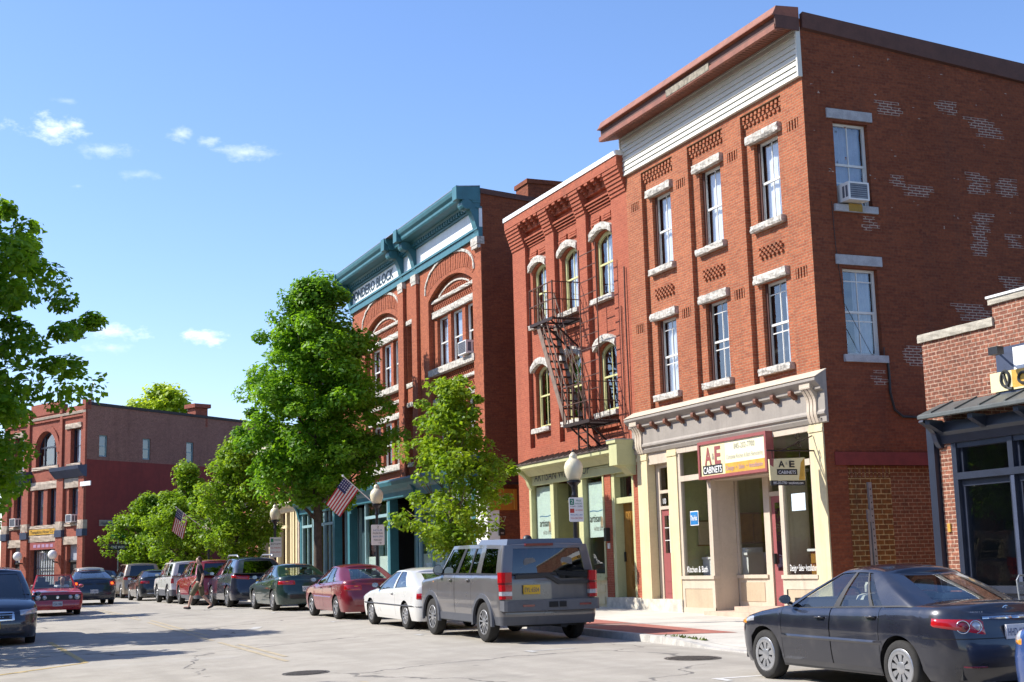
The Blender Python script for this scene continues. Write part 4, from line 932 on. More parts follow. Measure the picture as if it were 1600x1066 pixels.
mb.build('side_wall', 'brick_dark', B, recalc=False)
mb = MB(); mb.face([(17, P0, 13.9), (17, 57.2, 13.9), (40, 57.2, 12.0), (40, P0, 12.0)]); mb.face([(17, 57.2, 11.4), (17, P1, 11.4), (40, P1, 10.9), (40, 57.2, 10.9)]); mb.build('roof', 'roof_tar', B, recalc=False)
mb = MB(); mb.hexa([(17, P0-.05, 13.95), (30, P0-.05, 12.85), (30, P0+.05, 12.85), (17, P0+.05, 13.95), (17, P0-.05, 14.13), (30, P0-.05, 13.03), (30, P0+.05, 13.03), (17, P0+.05, 14.13)]); mb.build('roof_edge', 'cornice_brown_dark', B)
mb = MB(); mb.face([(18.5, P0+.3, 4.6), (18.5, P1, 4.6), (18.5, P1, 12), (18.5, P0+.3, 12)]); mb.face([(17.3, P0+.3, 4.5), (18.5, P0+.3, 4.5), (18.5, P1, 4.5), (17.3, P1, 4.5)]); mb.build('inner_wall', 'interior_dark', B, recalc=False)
mb = MB(); mb.box(18.75, 20.1, P0-.03, P0+1.0, 12.4, 14.45); mb.box(18.7, 20.15, P0-.08, P0+1.05, 14.45, 14.6); mb.build('chimney', 'brick_dark', B)
for bi, (a, b) in enumerate(bays):
    for k in range(3):
        wa = a+.12+k*1.42
        for v0, v1 in ((8.68, 10.55), (5.6, 7.36)): win(F, B, wa, wa+1.12, v0, v1, -.32, fr=.07, vert=0, gm='glass_upper', curtain='curtain_grey', cs=(0, 1), cv=(.5 if (k+bi) % 2 else .1, .97), blind=1)
    for v0, v1, dd in ((8.43, 8.66, .06), (5.35, 5.58, .06)): mb = MB(); mb.rough(F, a-.06, b+.06, v0, v1, -.38, dd-.02, n=12, amp=.008); mb.build('sill', 'stone_rough', B, recalc=False)
    for v0, v1 in ((10.57, 10.80), (11.12, 11.24), (7.98, 8.10), (7.38, 7.60)): mb = MB(); mb.rough(F, a+.02, b-.02, v0, v1, -.2, -.1, n=16, amp=.016); mb.build('stone_band', 'stone_rough', B, recalc=False)
    mb = MB(); N = 16                        # stone hood line over the brick arch and a curved band inside it
    for i in range(N):
        def pt(t, r0): x = (a+b)/2+(b-a+.42)/2*math.cos(math.pi*t); return (x, 11.5+1.0*math.sin(math.pi*t)**.85)
        p, q = pt(i/N, 0), pt((i+1)/N, 0); dx, dy = q[0]-p[0], q[1]-p[1]; L = math.hypot(dx, dy); nx, ny = dy/L*.095, -dx/L*.095
        mb.plate(F, [p, q, (q[0]+nx, q[1]+ny), (p[0]+nx, p[1]+ny)], 0, .045+.012*(i % 2))
    mb.build('arch_hood', 'stone_rough', B)
    mb = MB()
    for i in range(30):                      # voussoirs
        t = (i+.5)/30; x = (a+b)/2+(b-a)/2*math.cos(math.pi*t)*1.02; y = 11.42+.50*math.sin(math.pi*t); th_ = math.pi*t
        ox, oy = math.cos(th_)*.3, .35+.15*math.sin(th_)
        w = .055
        mb.plate(F, [(x-w, y-.02), (x+w, y-.02), (x+ox*.9+w, y+oy), (x+ox*.9-w, y+oy)], 0, .012+.006*(i % 2))
    mb.build('brick_arch', 'brick_pondero', B)
    mb = MB(); A = arc_pts(a+.7, b-.7, 11.62, .3); 
    for p, q in zip(A, A[1:]): mb.plate(F, [p, q, (q[0], q[1]-.06), (p[0], p[1]-.06)], -.2, -.15)
    mb.build('stone_band', 'stone_rough', B)
win(F, B, 49.05, 49.9, 8.5, 10.75, -.18, fr=.06, vert=0, gm='glass_dark'); win(F, B, 49.05, 49.9, 5.5, 7.6, -.18, fr=.06, vert=0, gm='glass_dark')
for v in (8.34, 10.75, 5.34, 7.6): mb = MB(); mb.rough(F, 48.99, 49.96, v, v+.17, -.2, .05, amp=.012); mb.build('sill' if v in (8.34, 5.34) else 'lintel', 'stone_rough', B, recalc=False)
for a in (57.6, 59.6, 61.6, 63.6):
    for v0, v1 in ((8.7, 10.4), (5.5, 7.4)): win(F, B, a, a+1.05, v0, v1, -.15, vert=0); mb = MB(); mb.rough(F, a-.1, a+1.15, v1, v1+.22, -.1, .04, amp=.012); mb.build('lintel', 'stone_rough', B, recalc=False)
for u in (P0-.045, 48.36, 49.94): mb = MB(); mb.pbox(F, u+.02, u+.62, 12.22, 12.475, -.1, .165); mb.pbox(F, u+.05, u+.59, 12.1, 12.22, -.1, .15); mb.build('pier_cap', 'stone_rough', B)
# teal cornice
mb = MB()
def cprof(u0, u1): mb.prof(F, u0, u1, [(0, 13.62), (.28, 13.62), (.3, 13.7), (.66, 13.72), (.70, 13.78), (.70, 13.86), (.78, 13.95), (.82, 14.06), (.82, 14.12), (0, 14.2)])
cprof(P0, 48.9); cprof(49.0+.9, 57.25); mb.prof(F, 48.9, 49.9, [(0, 13.62), (.2, 13.62), (.22, 13.7), (.5, 13.74), (.55, 14.0), (0, 14.06)])
mb.pbox(F, P0-.012, 57.2, 12.48, 12.72, -.05, .10); mb.pbox(F, P0-.014, 57.2, 12.72, 12.80, -.05, .15); mb.pbox(F, P0-.014, 57.2, 13.44, 13.50, -.05, .16)
cor = mb.build('cornice', 'teal', B)
mb = MB(); mb.pbox(F, P0-.01, 57.2, 12.80, 13.44, -.05, .06); mb.build('frieze', 'frieze_pale', cor)
mb = MB(); mb.prof(F, P0-.02, 57.27, [(0, 14.205), (.83, 14.125), (.83, 14.15), (0, 14.23)]); mb.build('flashing', 'zinc', cor)
n = 58
mb = MB()
for i in range(n): u = P0+.55+i*.25; mb.pbox(F, u, u+.13, 13.5, 13.66, .1, .26)
mb.build('dentil_course', 'teal', cor)
for u in (P0+.02, 48.5, 50.02, 56.9):
    mb = MB(); console(mb, F, u, .34, 12.5, 13.75, .62); mb.lathe(F.p(u+.17, 13.55, .5), [(0, -.21), (.17, -.21), (.19, 0), (.17, .21), (0, .21)], 14, (0, 1, 0)); mb.pbox(F, u-.03, u+.37, 13.7, 14.16, 0, .86); mb.build('bracket', 'teal', cor)
text('PONDERO BLOCK', F.p(57.0, 12.95, .062), RT, UP, .40, 'text_teal', cor, width=5.75, ext=.012, bold=.025)
# teal shopfront
mb = MB()
mb.prof(F, P0+.02, P1, [(0, 5.05), (.5, 4.92), (.55, 4.86), (.5, 4.72), (.2, 4.6), (.12, 4.5), (.12, 4.28), (0, 4.25)])
mb.pbox(F, P0+.02, P0+.4, 4.3, 5.15, 0, .66)
for u in (P0+.02, 48.9, 57.4, P1-.3): console(mb, F, u, .28, 3.95, 4.9, .5)
for u in (P0+1.0, 48.9, 52.2, 57.75, 60.05, 65.85): mb.pbox(F, u, u+.3, .3, 4.28, -.3, .04)
mb.build('shop_cornice', 'teal', B)
mb = MB(); mb.pbox(F, P0+.0, P0+.42, 5.15, 5.25, 0, .7); mb.build('cap_stone', 'stone_rough', B)
mb = MB(); mb.pbox(F, P0-.01, P0+1.0, .3, 4.25, -.4, .02); mb.build('end_pier', 'coping_white', B)
mb = MB()
seg = [(43.4, 46.1), (46.2, 48.85), (52.55, 55.6), (60.4, 61.9), (61.95, 63.8), (63.9, 65.8)]
for a, b in seg:
    mb = MB(); mb.pbox(F, a, b, 3.62, 3.74, -.1, .03); mb.pbox(F, a, a+.09, 1.0, 4.26, -.1, .02); mb.pbox(F, b-.09, b, 1.0, 4.26, -.1, .02); mb.pbox(F, (a+b)/2-.04, (a+b)/2+.04, 1.0, 4.26, -.1, .0); mb.pbox(F, a, b, .3, 1.0, -.1, .0); mb.build('shop_frame', 'teal_light', B)
for a in (57.72, 58.3, 59.9): mb = MB(); mb.pbox(F, a, a+.08, .4, 4.2, -.5, -.4); mb.build('door_post', 'teal_light', B)
for a, b in seg:
    mb = MB(); mb.face([F.p(a, 1.0, -.06), F.p(b, 1.0, -.06), F.p(b, 4.26, -.06), F.p(a, 4.26, -.06)]); g = mb.build('display_window', 'glass_shop', B, recalc=False)
    if a in (52.55, 43.4, 46.2): mb = MB(); mb.pbox(F, a+.12, b-.12, 1.02, 2.1, -.12, -.1); mb.build('blind', 'poster_mint', g)
for a, b in ((48.95, 52.2), (55.7, 57.7), (58.05, 60.05)):
    mb = MB(); mb.pbox(F, a, b, .35, 4.26, -1.0, -.95); mb.pbox(F, a+.3, a+1.2, .4, 2.9, -.95, -.9); mb.build('recessed_door', 'teal_dark', B)
mb = MB(); mb.face([(19.5, P0+.5, .3), (19.5, P1, .3), (19.5, P1, 4.4), (19.5, P0+.5, 4.4)]); mb.face([(17.1, P0+.5, .45), (19.5, P0+.5, .45), (19.5, P1, .45), (17.1, P1, .45)]); mb.build('shop_interior', 'interior_dark', B, recalc=False)
ac_unit(F, 43.22, 43.98, 8.70, 9.15, -.3, 'white air conditioner in the right arch window of the teal-corniced block', .5)
ac_unit(F, 53.98, 54.75, 8.70, 9.15, -.3, 'white air conditioner in the left arch window, partly behind the tall maple', .5)
SP = Pl((0, P0, 0), (1, 0, 0), (0, -1, 0))
t0 = thing('wall_sign', 'square orange wine shop sign on the dark alley wall', 'sign', SP.p(17.6, 3.37, 0))
mb = MB(); mb.pbox(SP, 17.05, 18.02, 3.37, 4.06, .01, .05); mb.pbox(SP, 17.9, 17.93, 3.4, 4.03, .05, .052, 1); mb.build('panel', ['sign_orange', 'sign_gold'], t0)
text('ARTISAN', SP.p(17.3, 3.74, .052), (1, 0, 0), UP, .11, 'text_tan', t0, width=.55); text('WINE SHOP', SP.p(17.3, 3.58, .052), (1, 0, 0), UP, .09, 'text_tan', t0, width=.55)
mb = MB(); mb.pbox(SP, 17.4, 18.1, 4.2, 4.26, .01, .3); mb.build('lamp_bar', 'frame_black', t0)
mb = MB(); mb.pbox(SP, 17.35, 17.55, 2.55, 2.8, .01, .1); mb.pbox(SP, 17.40, 17.5, 2.6, 2.66, .1, .11, 1); tag(mb.build('utility_box', ['frame_black', 'zinc'], None), 'small dark meter box on the alley wall below the orange sign', 'meter box')
text('37', SP.p(17.38, 2.98, .012), (1, 0, 0), UP, .2, 'text_tan', B, name='house_number')
# wall across the back of the alley
mb = MB(); mb.box(24.0, 24.2, 39.5, 42.1, .3, 4.5); tag(mb.build('alley_wall', 'brick_dark', None), 'dark brick wall closing the back of the narrow alley', 'wall')
# ================================================================== cream shopfront building and the low brick building beyond
B = thing('brick_building', 'two-storey brick building with a cream shopfront behind the second lamp post', 'building', (FX, 66.35, 0))
mb = MB(); W = [(a, a+1.0, 5.7, 7.2) for a in (67.2, 69.4, 71.6, 73.6)]
mb.wall(F, 66.35, 75.2, 4.9, 8.0, W, rev=.2); mb.build('front_wall', 'brick_pondero', B, recalc=False)
mb = MB(); mb.face([(17, 66.35, 8), (28, 66.35, 8), (28, 75.2, 8), (17, 75.2, 8)]); mb.build('roof', 'roof_tar', B, recalc=False)
mb = MB(); mb.face([(17, 75.2, .3), (28, 75.2, .3), (28, 75.2, 8), (17, 75.2, 8)]); mb.face([(28, 75.2, .3), (28, 66.35, .3), (28, 66.35, 8), (28, 75.2, 8)]); mb.face([(18.4, 66.5, .3), (18.4, 75, .3), (18.4, 75, 8), (18.4, 66.5, 8)]); mb.build('rear_wall', 'brick_dark', B, recalc=False)
for a, b, v0, v1 in W: win(F, B, a, b, v0, v1, -.14, vert=0)
mb = MB(); mb.pbox(F, 66.4, 75.2, 7.7, 8.15, -.1, .25); mb.build('parapet', 'cornice_cream', B)
mb = MB(); mb.prof(F, 66.5, 75.2, [(0, 5.0), (.42, 4.98), (.45, 4.9), (.3, 4.75), (.15, 4.7), (.1, 4.55), (0, 4.5)]); mb.build('shop_cornice', 'cornice_cream', B)
mb = MB()
for u in (66.7, 67.3, 67.75, 68.75, 70.6, 72.4, 74.0, 74.9): mb.pbox(F, u, u+.28, .4, 4.55, -.25, .05)
mb.pbox(F, 68.7, 75.0, 3.75, 3.9, -.2, .0); mb.pbox(F, 68.7, 75.0, .4, 1.0, -.2, .0); mb.build('shop_frame', 'pilaster_yellow', B)
mb = MB(); mb.face([F.p(68.8, 1, -.1), F.p(75, 1, -.1), F.p(75, 4.5, -.1), F.p(68.8, 4.5, -.1)]); mb.build('display_window', 'glass_shop', B, recalc=False)
mb = MB(); mb.pbox(F, 66.38, 66.72, .4, 4.6, -.2, .02); mb.build('quoin', 'stone_far', B)
B = thing('brick_building', 'low dark red brick building half hidden by the far street trees', 'building', (FX, 75.25, 0))
mb = MB(); mb.wall(F, 75.25, 84.0, .4, 5.2, [(76.2, 77.4, 1.2, 3.4), (78.4, 79.4, .5, 3.2), (80.4, 82.6, 1.2, 3.4)], rev=.25); mb.face([(17, 84, .4), (27, 84, .4), (27, 84, 5.2), (17, 84, 5.2)]); mb.build('wall', 'brick_far', B, recalc=False)
mb = MB(); mb.face([(17, 75.25, 5.2), (27, 75.25, 5.2), (27, 84, 5.2), (17, 84, 5.2)]); mb.pbox(F, 75.25, 84.05, 5.2, 5.45, -.2, .15); mb.build('roof', 'roof_tar', B, recalc=False)
for a, b in ((76.2, 77.4), (80.4, 82.6)): win(F, B, a, b, 1.2, 3.4, -.12, vert=1, two=False)
mb = MB(); mb.pbox(F, 78.42, 79.38, .5, 3.2, -.15, -.1); mb.build('door', 'navy', B)

# ================================================================== dark-fronted shop on the right
B = thing('brick_building', 'single-storey brick shop with stone coping and a dark navy shopfront at the right edge', 'building', (FX, 14.0, 0))
mb = MB()
R0, R1 = 8.0, 20.46
mb.wall(F, 18.57, R1, 4.2, 5.43); mb.wall(F, R0, 18.57, 4.2, 5.80); mb.pbox(F, 19.86, 20.2, .05, 3.6, -.35, .0); mb.wall(F, 19.8, R1, 3.5, 4.3, d=-.002)
mb.face([(17, R1, 0), (30, R1, 0), (30, R1, 5.3), (17, R1, 5.43)]); mb.build('wall', 'brick_shop', B, recalc=False)
mb = MB(); mb.rough(F, 18.55, R1+.06, 5.43, 5.58, -.3, .05, n=12, amp=.008); mb.rough(F, R0, 18.62, 5.80, 5.91, -.3, .05, n=30, amp=.006); mb.build('coping', 'coping_stone', B, recalc=False)
mb = MB(); mb.pbox(F, R0, 18.64, 5.91, 5.95, -.3, .07); mb.build('flashing', 'coping_white', B)
mb = MB(); mb.face([(17.2, R0, 5.3), (30, R0, 5.2), (30, R1, 5.2), (17.2, R1, 5.3)]); mb.build('roof', 'roof_tar', B, recalc=False)
mb = MB(); CA = 20.08; mb.prof(F, R0, CA, [(0, 4.25), (.52, 4.03), (.54, 4.01), (.54, 3.96), (.46, 3.95), (.02, 4.12), (0, 4.12)], 0)
for i in range(16): u = CA-.35-i*.62; mb.prof(F, u, u+.035, [(0, 4.28), (.52, 4.06), (.52, 4.03), (0, 4.25)], 0)
mb.build('canopy', 'canopy_grey', B)
mb = MB(); mb.prof(F, R0, 20.2, [(-.1, 3.92), (.12, 3.90), (.14, 3.72), (.08, 3.66), (.05, 3.52), (-.1, 3.5)])
for i in range(9): u = 19.9-i*1.1; mb.hexa([F.p(u, 3.70, .12), F.p(u+.12, 3.70, .12), F.p(u+.12, 3.92, .12), F.p(u, 3.92, .12), F.p(u, 3.86, .42), F.p(u+.12, 3.86, .42), F.p(u+.12, 3.945, .42), F.p(u, 3.945, .42)])
console(mb, F, 20.06, .12, 3.45, 3.95, .42)
mb.build('bracket_beam', 'navy', B)
mb = MB(); xs = [19.86, 18.46, 17.0, 15.4, 13.8, 12.2]
for u in xs: mb.pbox(F, u-.12, u, .1, 3.52, -.2, .02); mb.pbox(F, u-.2, u-.12, .1, 3.52, -.2, -.06)
mb.pbox(F, R0, 19.74, 2.86, 2.98, -.2, .05); mb.pbox(F, R0, 19.74, 3.42, 3.52, -.2, -.0); mb.pbox(F, R0, 19.74, 2.74, 2.86, -.2, -.05); mb.pbox(F, R0, 19.74, .88, 1.0, -.2, .06); mb.pbox(F, R0, 19.74, .1, .88, -.2, -.02)
mb.build('shop_frame', 'navy', B)
mb = MB(); mb.pbox(F, 18.34, 18.42, .95, 2.86, .02, .035); mb.build('painted_lit_strip', 'navy_lit', B)  # sunlit face of the post, its light put into the paler colour
for a, b in zip(xs, xs[1:]):
    for v0, v1, nm in ((1.0, 2.74, 'display_window'), (2.98, 3.42, 'transom_window')):
        mb = MB(); mb.face([F.p(b, v0, -.1), F.p(a-.2, v0, -.1), F.p(a-.2, v1, -.1), F.p(b, v1, -.1)]); mb.build(nm, 'glass_shop', B, recalc=False)
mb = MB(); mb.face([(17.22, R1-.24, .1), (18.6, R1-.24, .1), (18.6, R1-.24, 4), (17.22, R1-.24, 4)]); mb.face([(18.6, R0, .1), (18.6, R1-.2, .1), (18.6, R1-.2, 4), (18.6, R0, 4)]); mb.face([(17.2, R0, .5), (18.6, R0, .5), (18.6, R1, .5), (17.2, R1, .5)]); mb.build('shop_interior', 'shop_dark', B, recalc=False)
mb = MB(); mb.pbox(F, 20.22, 20.40, .1, 3.95, -.06, .1); tag(mb.build('downspout', 'navy', None), 'square dark navy downspout at the corner of the navy shopfront', 'downspout')
mb = MB(); mb.pbox(F, 20.03, 20.10, 1.95, 2.1, .0, .03); tag(mb.build('door_bell', 'lamp_brass', None), 'little yellow bell plate on the brick strip by the navy downspout', 'bell plate')
t0 = thing('shop_sign', 'cream and yellow board with black script letters over dark panels at the right edge', 'sign', F.p(17.5, 4.29, .05))
mb = MB(); mb.pbox(F, 14.6, 18.52, 4.16, 5.02, .0, .05); mb.build('backing_board', 'navy_lit', t0)
mb = MB(); mb.pbox(F, 14.6, 18.67, 4.27, 4.60, .051, .075); mb.pbox(F, 14.6, 18.15, 4.30, 4.60, .0752, .077, 1); mb.pbox(F, 14.6, 18.1, 4.60, 4.98, .051, .06, 2); mb.build('panel', ['sign_cream', 'sign_gold', 'text_white'], t0)
mb = MB(); mb.tube([F.p(18.30+.10*math.cos(a), 4.47+.13*math.sin(a), .085) for a in frange(0, 6.28, .25)], .028); mb.tube([F.p(18.33, 4.55, .085), F.p(18.29, 4.42, .085), F.p(18.24, 4.30, .085), F.p(18.14, 4.29, .085)], .028)
mb.tube([F.p(17.88+.11*math.cos(a), 4.44+.09*math.sin(a), .085) for a in frange(0, 6.28, .4)], .026); mb.tube([F.p(17.6, 4.6, .085), F.p(17.56, 4.35, .085), F.p(17.4, 4.36, .085)], .026); mb.tube([F.p(17.2+.1*math.cos(a), 4.44+.09*math.sin(a), .085) for a in frange(0, 6.28, .4)], .026); mb.build('lettering', 'text_dark', t0)
t0 = thing('sign_lamp', 'black swan-neck lamp fixed to the dark panel above the script sign', 'lamp', F.p(18.4, 4.9, .05))
mb = MB(); mb.tube([F.p(18.44, 4.93, .05), F.p(18.3, 4.95, .3), F.p(18.1, 4.93, .42)], .02); mb.pbox(F, 17.98, 18.2, 4.84, 4.97, .36, .5); mb.build('arm', 'frame_black', t0)
t0 = thing('window_lantern', 'small dark lantern with a glowing bulb inside the navy shop window', 'lantern', (17.35, 18.0, 2.45))
mb = MB()
for x in (-.09, .09):
    for y in (-.09, .09): mb.box(x-.012, x+.012, y-.012, y+.012, 0, .26)
mb.box(-.1, .1, -.1, .1, .26, .29); mb.box(-.1, .1, -.1, .1, -.02, 0); mb.tube([(0, 0, .29), (0, 0, .9)], .01); mb.build('cage', 'frame_black', t0, local=True)
em = newmat('bulb'); tn = NT(em); e_ = tn.n('ShaderNodeEmission', Strength=5.0); e_.inputs[0].default_value = (1, .55, .12, 1); tn.out(e_.outputs[0])
mb = MB(); mb.lathe((0, 0, .1), [(0, -.08), (.03, -.04), (.035, .03), (.015, .1), (0, .12)], 10); mb.build('bulb', 'bulb', t0, local=True, smooth=True)
t0 = thing('metal_chair', 'light grey metal chair back standing in front of the navy shopfront', 'chair', (16.35, 17.35, sz(16.35, 17.35)))
mb = MB(); mb.tube([(-.2, .2, 0), (-.2, .2, .45), (-.2, .24, .95), (-.14, .25, 1.02), (.14, .25, 1.02), (.2, .24, .95), (.2, .2, .45), (.2, .2, 0)], .016); mb.tube([(-.2, -.2, 0), (-.2, -.2, .45)], .016); mb.tube([(.2, -.2, 0), (.2, -.2, .45)], .016); mb.build('frame', 'zinc', t0, local=True)
mb = MB(); mb.box(-.2, .2, -.22, .2, .44, .47); mb.build('seat', 'zinc', t0, local=True)
mb = MB()
for i in range(3): mb.box(-.19, .19, .23, .245, .6+i*.13, .66+i*.13)
mb.build('backrest', 'zinc', t0, local=True)

# ================================================================== far corner building (rotated)
B = thing('brick_building', 'distant three-storey red brick corner building with an arched window and red painted side wall', 'building', (8.83, 83.1, 0), R(23))
L = Pl((0, 0, 0), (0, 1, 0), (-1, 0, 0))      # local street front: u runs away along local +Y
ca = R(55-(90-23)); U2 = Vector((math.cos(-ca), math.sin(-ca), 0)); N2 = Vector((U2.y, -U2.x, 0)); S2 = Pl((0, 0, 0), U2, N2)
WID = 9.9
Hs = [(.72, 1.9, 8.15, 10.2), (3.45, 6.05, 8.2, 10.25, 1.29), (7.6, 8.78, 8.15, 10.2), (.72, 1.95, 4.72, 6.75), (3.35, 4.5, 4.72, 6.85), (4.98, 6.12, 4.72, 6.85), (7.5, 8.7, 4.72, 6.75), (.78, 2.05, .5, 3.5), (3.25, 6.4, 1.1, 3.3), (7.5, 8.75, .5, 3.5)]
mb = MB(); mb.wall(L, 0, WID, .3, 11.5, Hs, rev=.35)
for a, b in ((0, .6), (2.4, 3.15), (6.6, 7.4), (9.2, 9.9)): mb.pbox(L, a, b, .3, 7.35, 0, .16)
for a, b in ((0, .3), (2.7, 3.0), (6.7, 7.0), (9.6, 9.9)): mb.pbox(L, a, b, 8.0, 11.3, 0, .12); mb.pbox(L, a-.03, b+.03, 11.2, 11.75, -.2, .16)
mb.pbox(L, 3.0, 6.7, 11.3, 12.0, -.2, .05); mb.pbox(L, 0, WID, 10.85, 10.95, 0, .1)
for i in range(18):
    t0_, t1_ = math.pi*i/18, math.pi*(i+1)/18
    P = [(4.75+r*math.cos(t), 8.95+r*math.sin(t)) for r, t in ((1.36, t0_), (1.72, t0_), (1.72, t1_), (1.36, t1_))]; mb.plate(L, P, 0, .09)
mb.wall(L, 3.3, 3.9, 7.05, 7.45, d=.03); mb.wall(L, 4.1, 4.9, 7.05, 7.45, d=.03)
mb.build('front_wall', 'brick_far', B, local=True, recalc=False)
mb = MB(); LS = 26
sw = [(u, u+.62, 8.5, 9.75) for u in (.9, 4.25, 7.85, 11.5)]
mb.wall(S2, 0, LS, 8.3, 11.5, sw, rev=.15, m=0); mb.wall(S2, 0, LS, .3, 8.3, m=1); mb.build('side_wall', ['brick_far_side', 'red_painted_wall'], B, local=True, recalc=False)
mb = MB(); mb.hexa([S2.p(0, 11.45, -.2), S2.p(LS, 11.2, -.2), S2.p(LS, 11.2, .06), S2.p(0, 11.45, .06), S2.p(0, 11.62, -.2), S2.p(LS, 11.35, -.2), S2.p(LS, 11.35, .06), S2.p(0, 11.62, .06)]); e = S2.p(LS, 11.3, 0); mb.face([(0, 0, 11.4), S2.p(LS, 11.3, 0), tuple(e+Vector((0, 12, 0))), (0, WID, 11.4)]); mb.build('roof', 'roof_tar', B, local=True, recalc=False)
mb = MB(); mb.face([(0, WID, .3), (20, WID+4, .3), (20, WID+4, 11.4), (0, WID, 11.4)]); mb.face([(.8, 1, .3), (.8, WID, .3), (.8, WID, 11), (.8, 1, 11)]); mb.build('rear_wall', 'interior_dark', B, local=True, recalc=False)
for h in sw:
    w = win(S2, None, *h, -.08, fm='teal_light', gm='glass_dark', vert=0, fr=.07, curtain='curtain_grey', cv=(.5, .97), blind=1); w.parent = B
for h in Hs:
    if len(h) == 5:
        w = win(L, None, *h[:4], -.22, fm='navy', gm='glass_upper', rise=1.29, vert=0, two=False, fr=.1); w.parent = B
        mb = MB()
        for u in (4.15, 5.35): mb.pbox(L, u-.05, u+.05, 8.2, 10.0, -.3, -.2)
        mb.pbox(L, 3.5, 6.0, 9.3, 9.4, -.3, -.2); mb.build('mullion', 'navy', w, local=True)
    elif h[2] > 1: w = win(L, None, *h[:4], -.24, fm='navy', gm='glass_upper', vert=0, fr=.09, curtain='curtain_grey' if h[2] > 4 else None); w.parent = B
for a, b in ((3.25, 6.4),):
    mb = MB()
    for i in range(11): u = a+.15+i*.285; mb.pbox(L, u, u+.13, 1.2, 3.3, -.45, -.4)
    mb.build('curtain', 'curtain', B, local=True)
mb = MB(); mb.pbox(L, 3.25, 6.4, 3.3, 3.75, -.1, .05)
for i in range(5): mb.pbox(L, 3.6+i*.5, 3.95+i*.5, 3.42, 3.6, .05, .06, 1)
mb.build('awning_board', ['sign_maroon', 'text_mauve'], B, local=True)
for a, b in ((.78, 2.05), (7.5, 8.75)): mb = MB(); mb.pbox(L, a, b, .5, 2.5, -.3, -.25); mb.pbox(L, a, b, 2.5, 2.6, -.3, -.15); mb.pbox(L, a, b, 2.6, 3.5, -.3, -.25, 1); mb.build('door', ['interior_dark', 'curtain_grey'], B, local=True)
for a, b, v0, v1 in ((.6, 2.4, 6.75, 7.3), (3.2, 6.5, 6.85, 7.3), (7.4, 9.2, 6.75, 7.3), (.6, 2.4, 10.2, 10.5), (7.4, 9.0, 10.2, 10.5), (.6, 2.4, 3.5, 3.95), (3.2, 6.55, 3.75, 4.15), (7.4, 9.2, 3.5, 3.95), (.6, 2.4, 4.55, 4.72), (3.2, 6.5, 4.5, 4.72), (7.4, 9.2, 4.55, 4.72), (.6, 2.2, 8.0, 8.15), (3.2, 6.4, 8.0, 8.2), (7.3, 9.0, 8.0, 8.15)): mb = MB(); mb.rough(L, a, b, v0, v1, -.1, .1, n=6, amp=.03); mb.build('stone_trim', 'stone_far', B, local=True, recalc=False)
for a, b in ((0, .6), (2.4, 3.15), (6.6, 7.4), (9.2, 9.9)): mb = MB(); mb.rough(L, a-.02, b+.02, 4.35, 4.85, -.1, .2, n=4, amp=.03); mb.build('pier_cap', 'stone_far', B, local=True, recalc=False)
mb = MB(); mb.prof(L, 0, WID, [(0, 11.0), (.12, 11.02), (.15, 11.15), (0, 11.2)])
mb.build('stone_trim', 'stone_far', B, local=True, recalc=False)
for a, b in ((0, .6), (2.4, 3.15), (6.6, 7.4), (9.2, 9.9)): mb = MB(); mb.pbox(L, a-.03, b+.03, 3.95, 4.35, -.1, .22); mb.build('iron_capital', 'navy_lit', B, local=True)
for a, b in ((-.05, 3.3), (6.45, 9.95)): mb = MB(); mb.prof(L, a, b, [(0, 7.3), (.2, 7.35), (.55, 7.75), (.6, 7.95), (0, 8.0)]); mb.build('iron_cornice', 'navy_lit', B, local=True)
mb = MB(); mb.pbox(L, 3.3, 6.4, 4.17, 4.48, .0, .12); o = mb.build('name_board', 'sign_gold', B, local=True)
text('Tompkins Hose Co', L.p(6.25, 4.24, .125), (0, -1, 0), UP, .2, 'text_dark', o, width=2.8, local=True)
mb = MB(); mb.pbox(S2, 1.0, 3.4, 4.5, 4.85, .0, .03); o = mb.build('side_board', 'stone_far', B, local=True)
text('Hudson Beach Glass', S2.p(1.1, 4.57, .035), U2, UP, .2, 'text_dark', o, width=2.2, local=True)
q = S2.p(9.3, 0, -.5); mb = MB(); mb.box(q.x-.45, q.x+.45, q.y-.45, q.y+.45, 10.8, 12.0); mb.box(q.x-.6, q.x+.6, q.y-.6, q.y+.6, 12.0, 12.25); mb.build('chimney', 'brick_far', B, local=True)
mb = MB(); mb.tube([(.4, .3, 11.5), (.4, .3, 12.6), (.4, .1, 12.75), (.4, -.1, 12.6)], .04); mb.box(.3, .5, .2, .4, 11.5, 11.95); mb.build('vent_pipe', 'zinc', B, local=True)
FB = Matrix.Translation((8.83, 83.1, 0)) @ Matrix.Rotation(R(23), 4, 'Z')
LW = Pl(FB @ Vector((0, 0, 0)), FB.to_3x3() @ Vector((0, 1, 0)), FB.to_3x3() @ Vector((-1, 0, 0)))
ac_unit(LW, 1.0, 1.65, 4.75, 5.2, -.15, 'white air conditioner in the right middle-floor window of the distant corner building', .5); ac_unit(LW, 7.8, 8.5, 4.75, 5.25, -.15, 'white air conditioner in the left middle-floor window of the distant corner building', .5)
plain('globe_white', (.8, .8, .78), .3, var=.02)
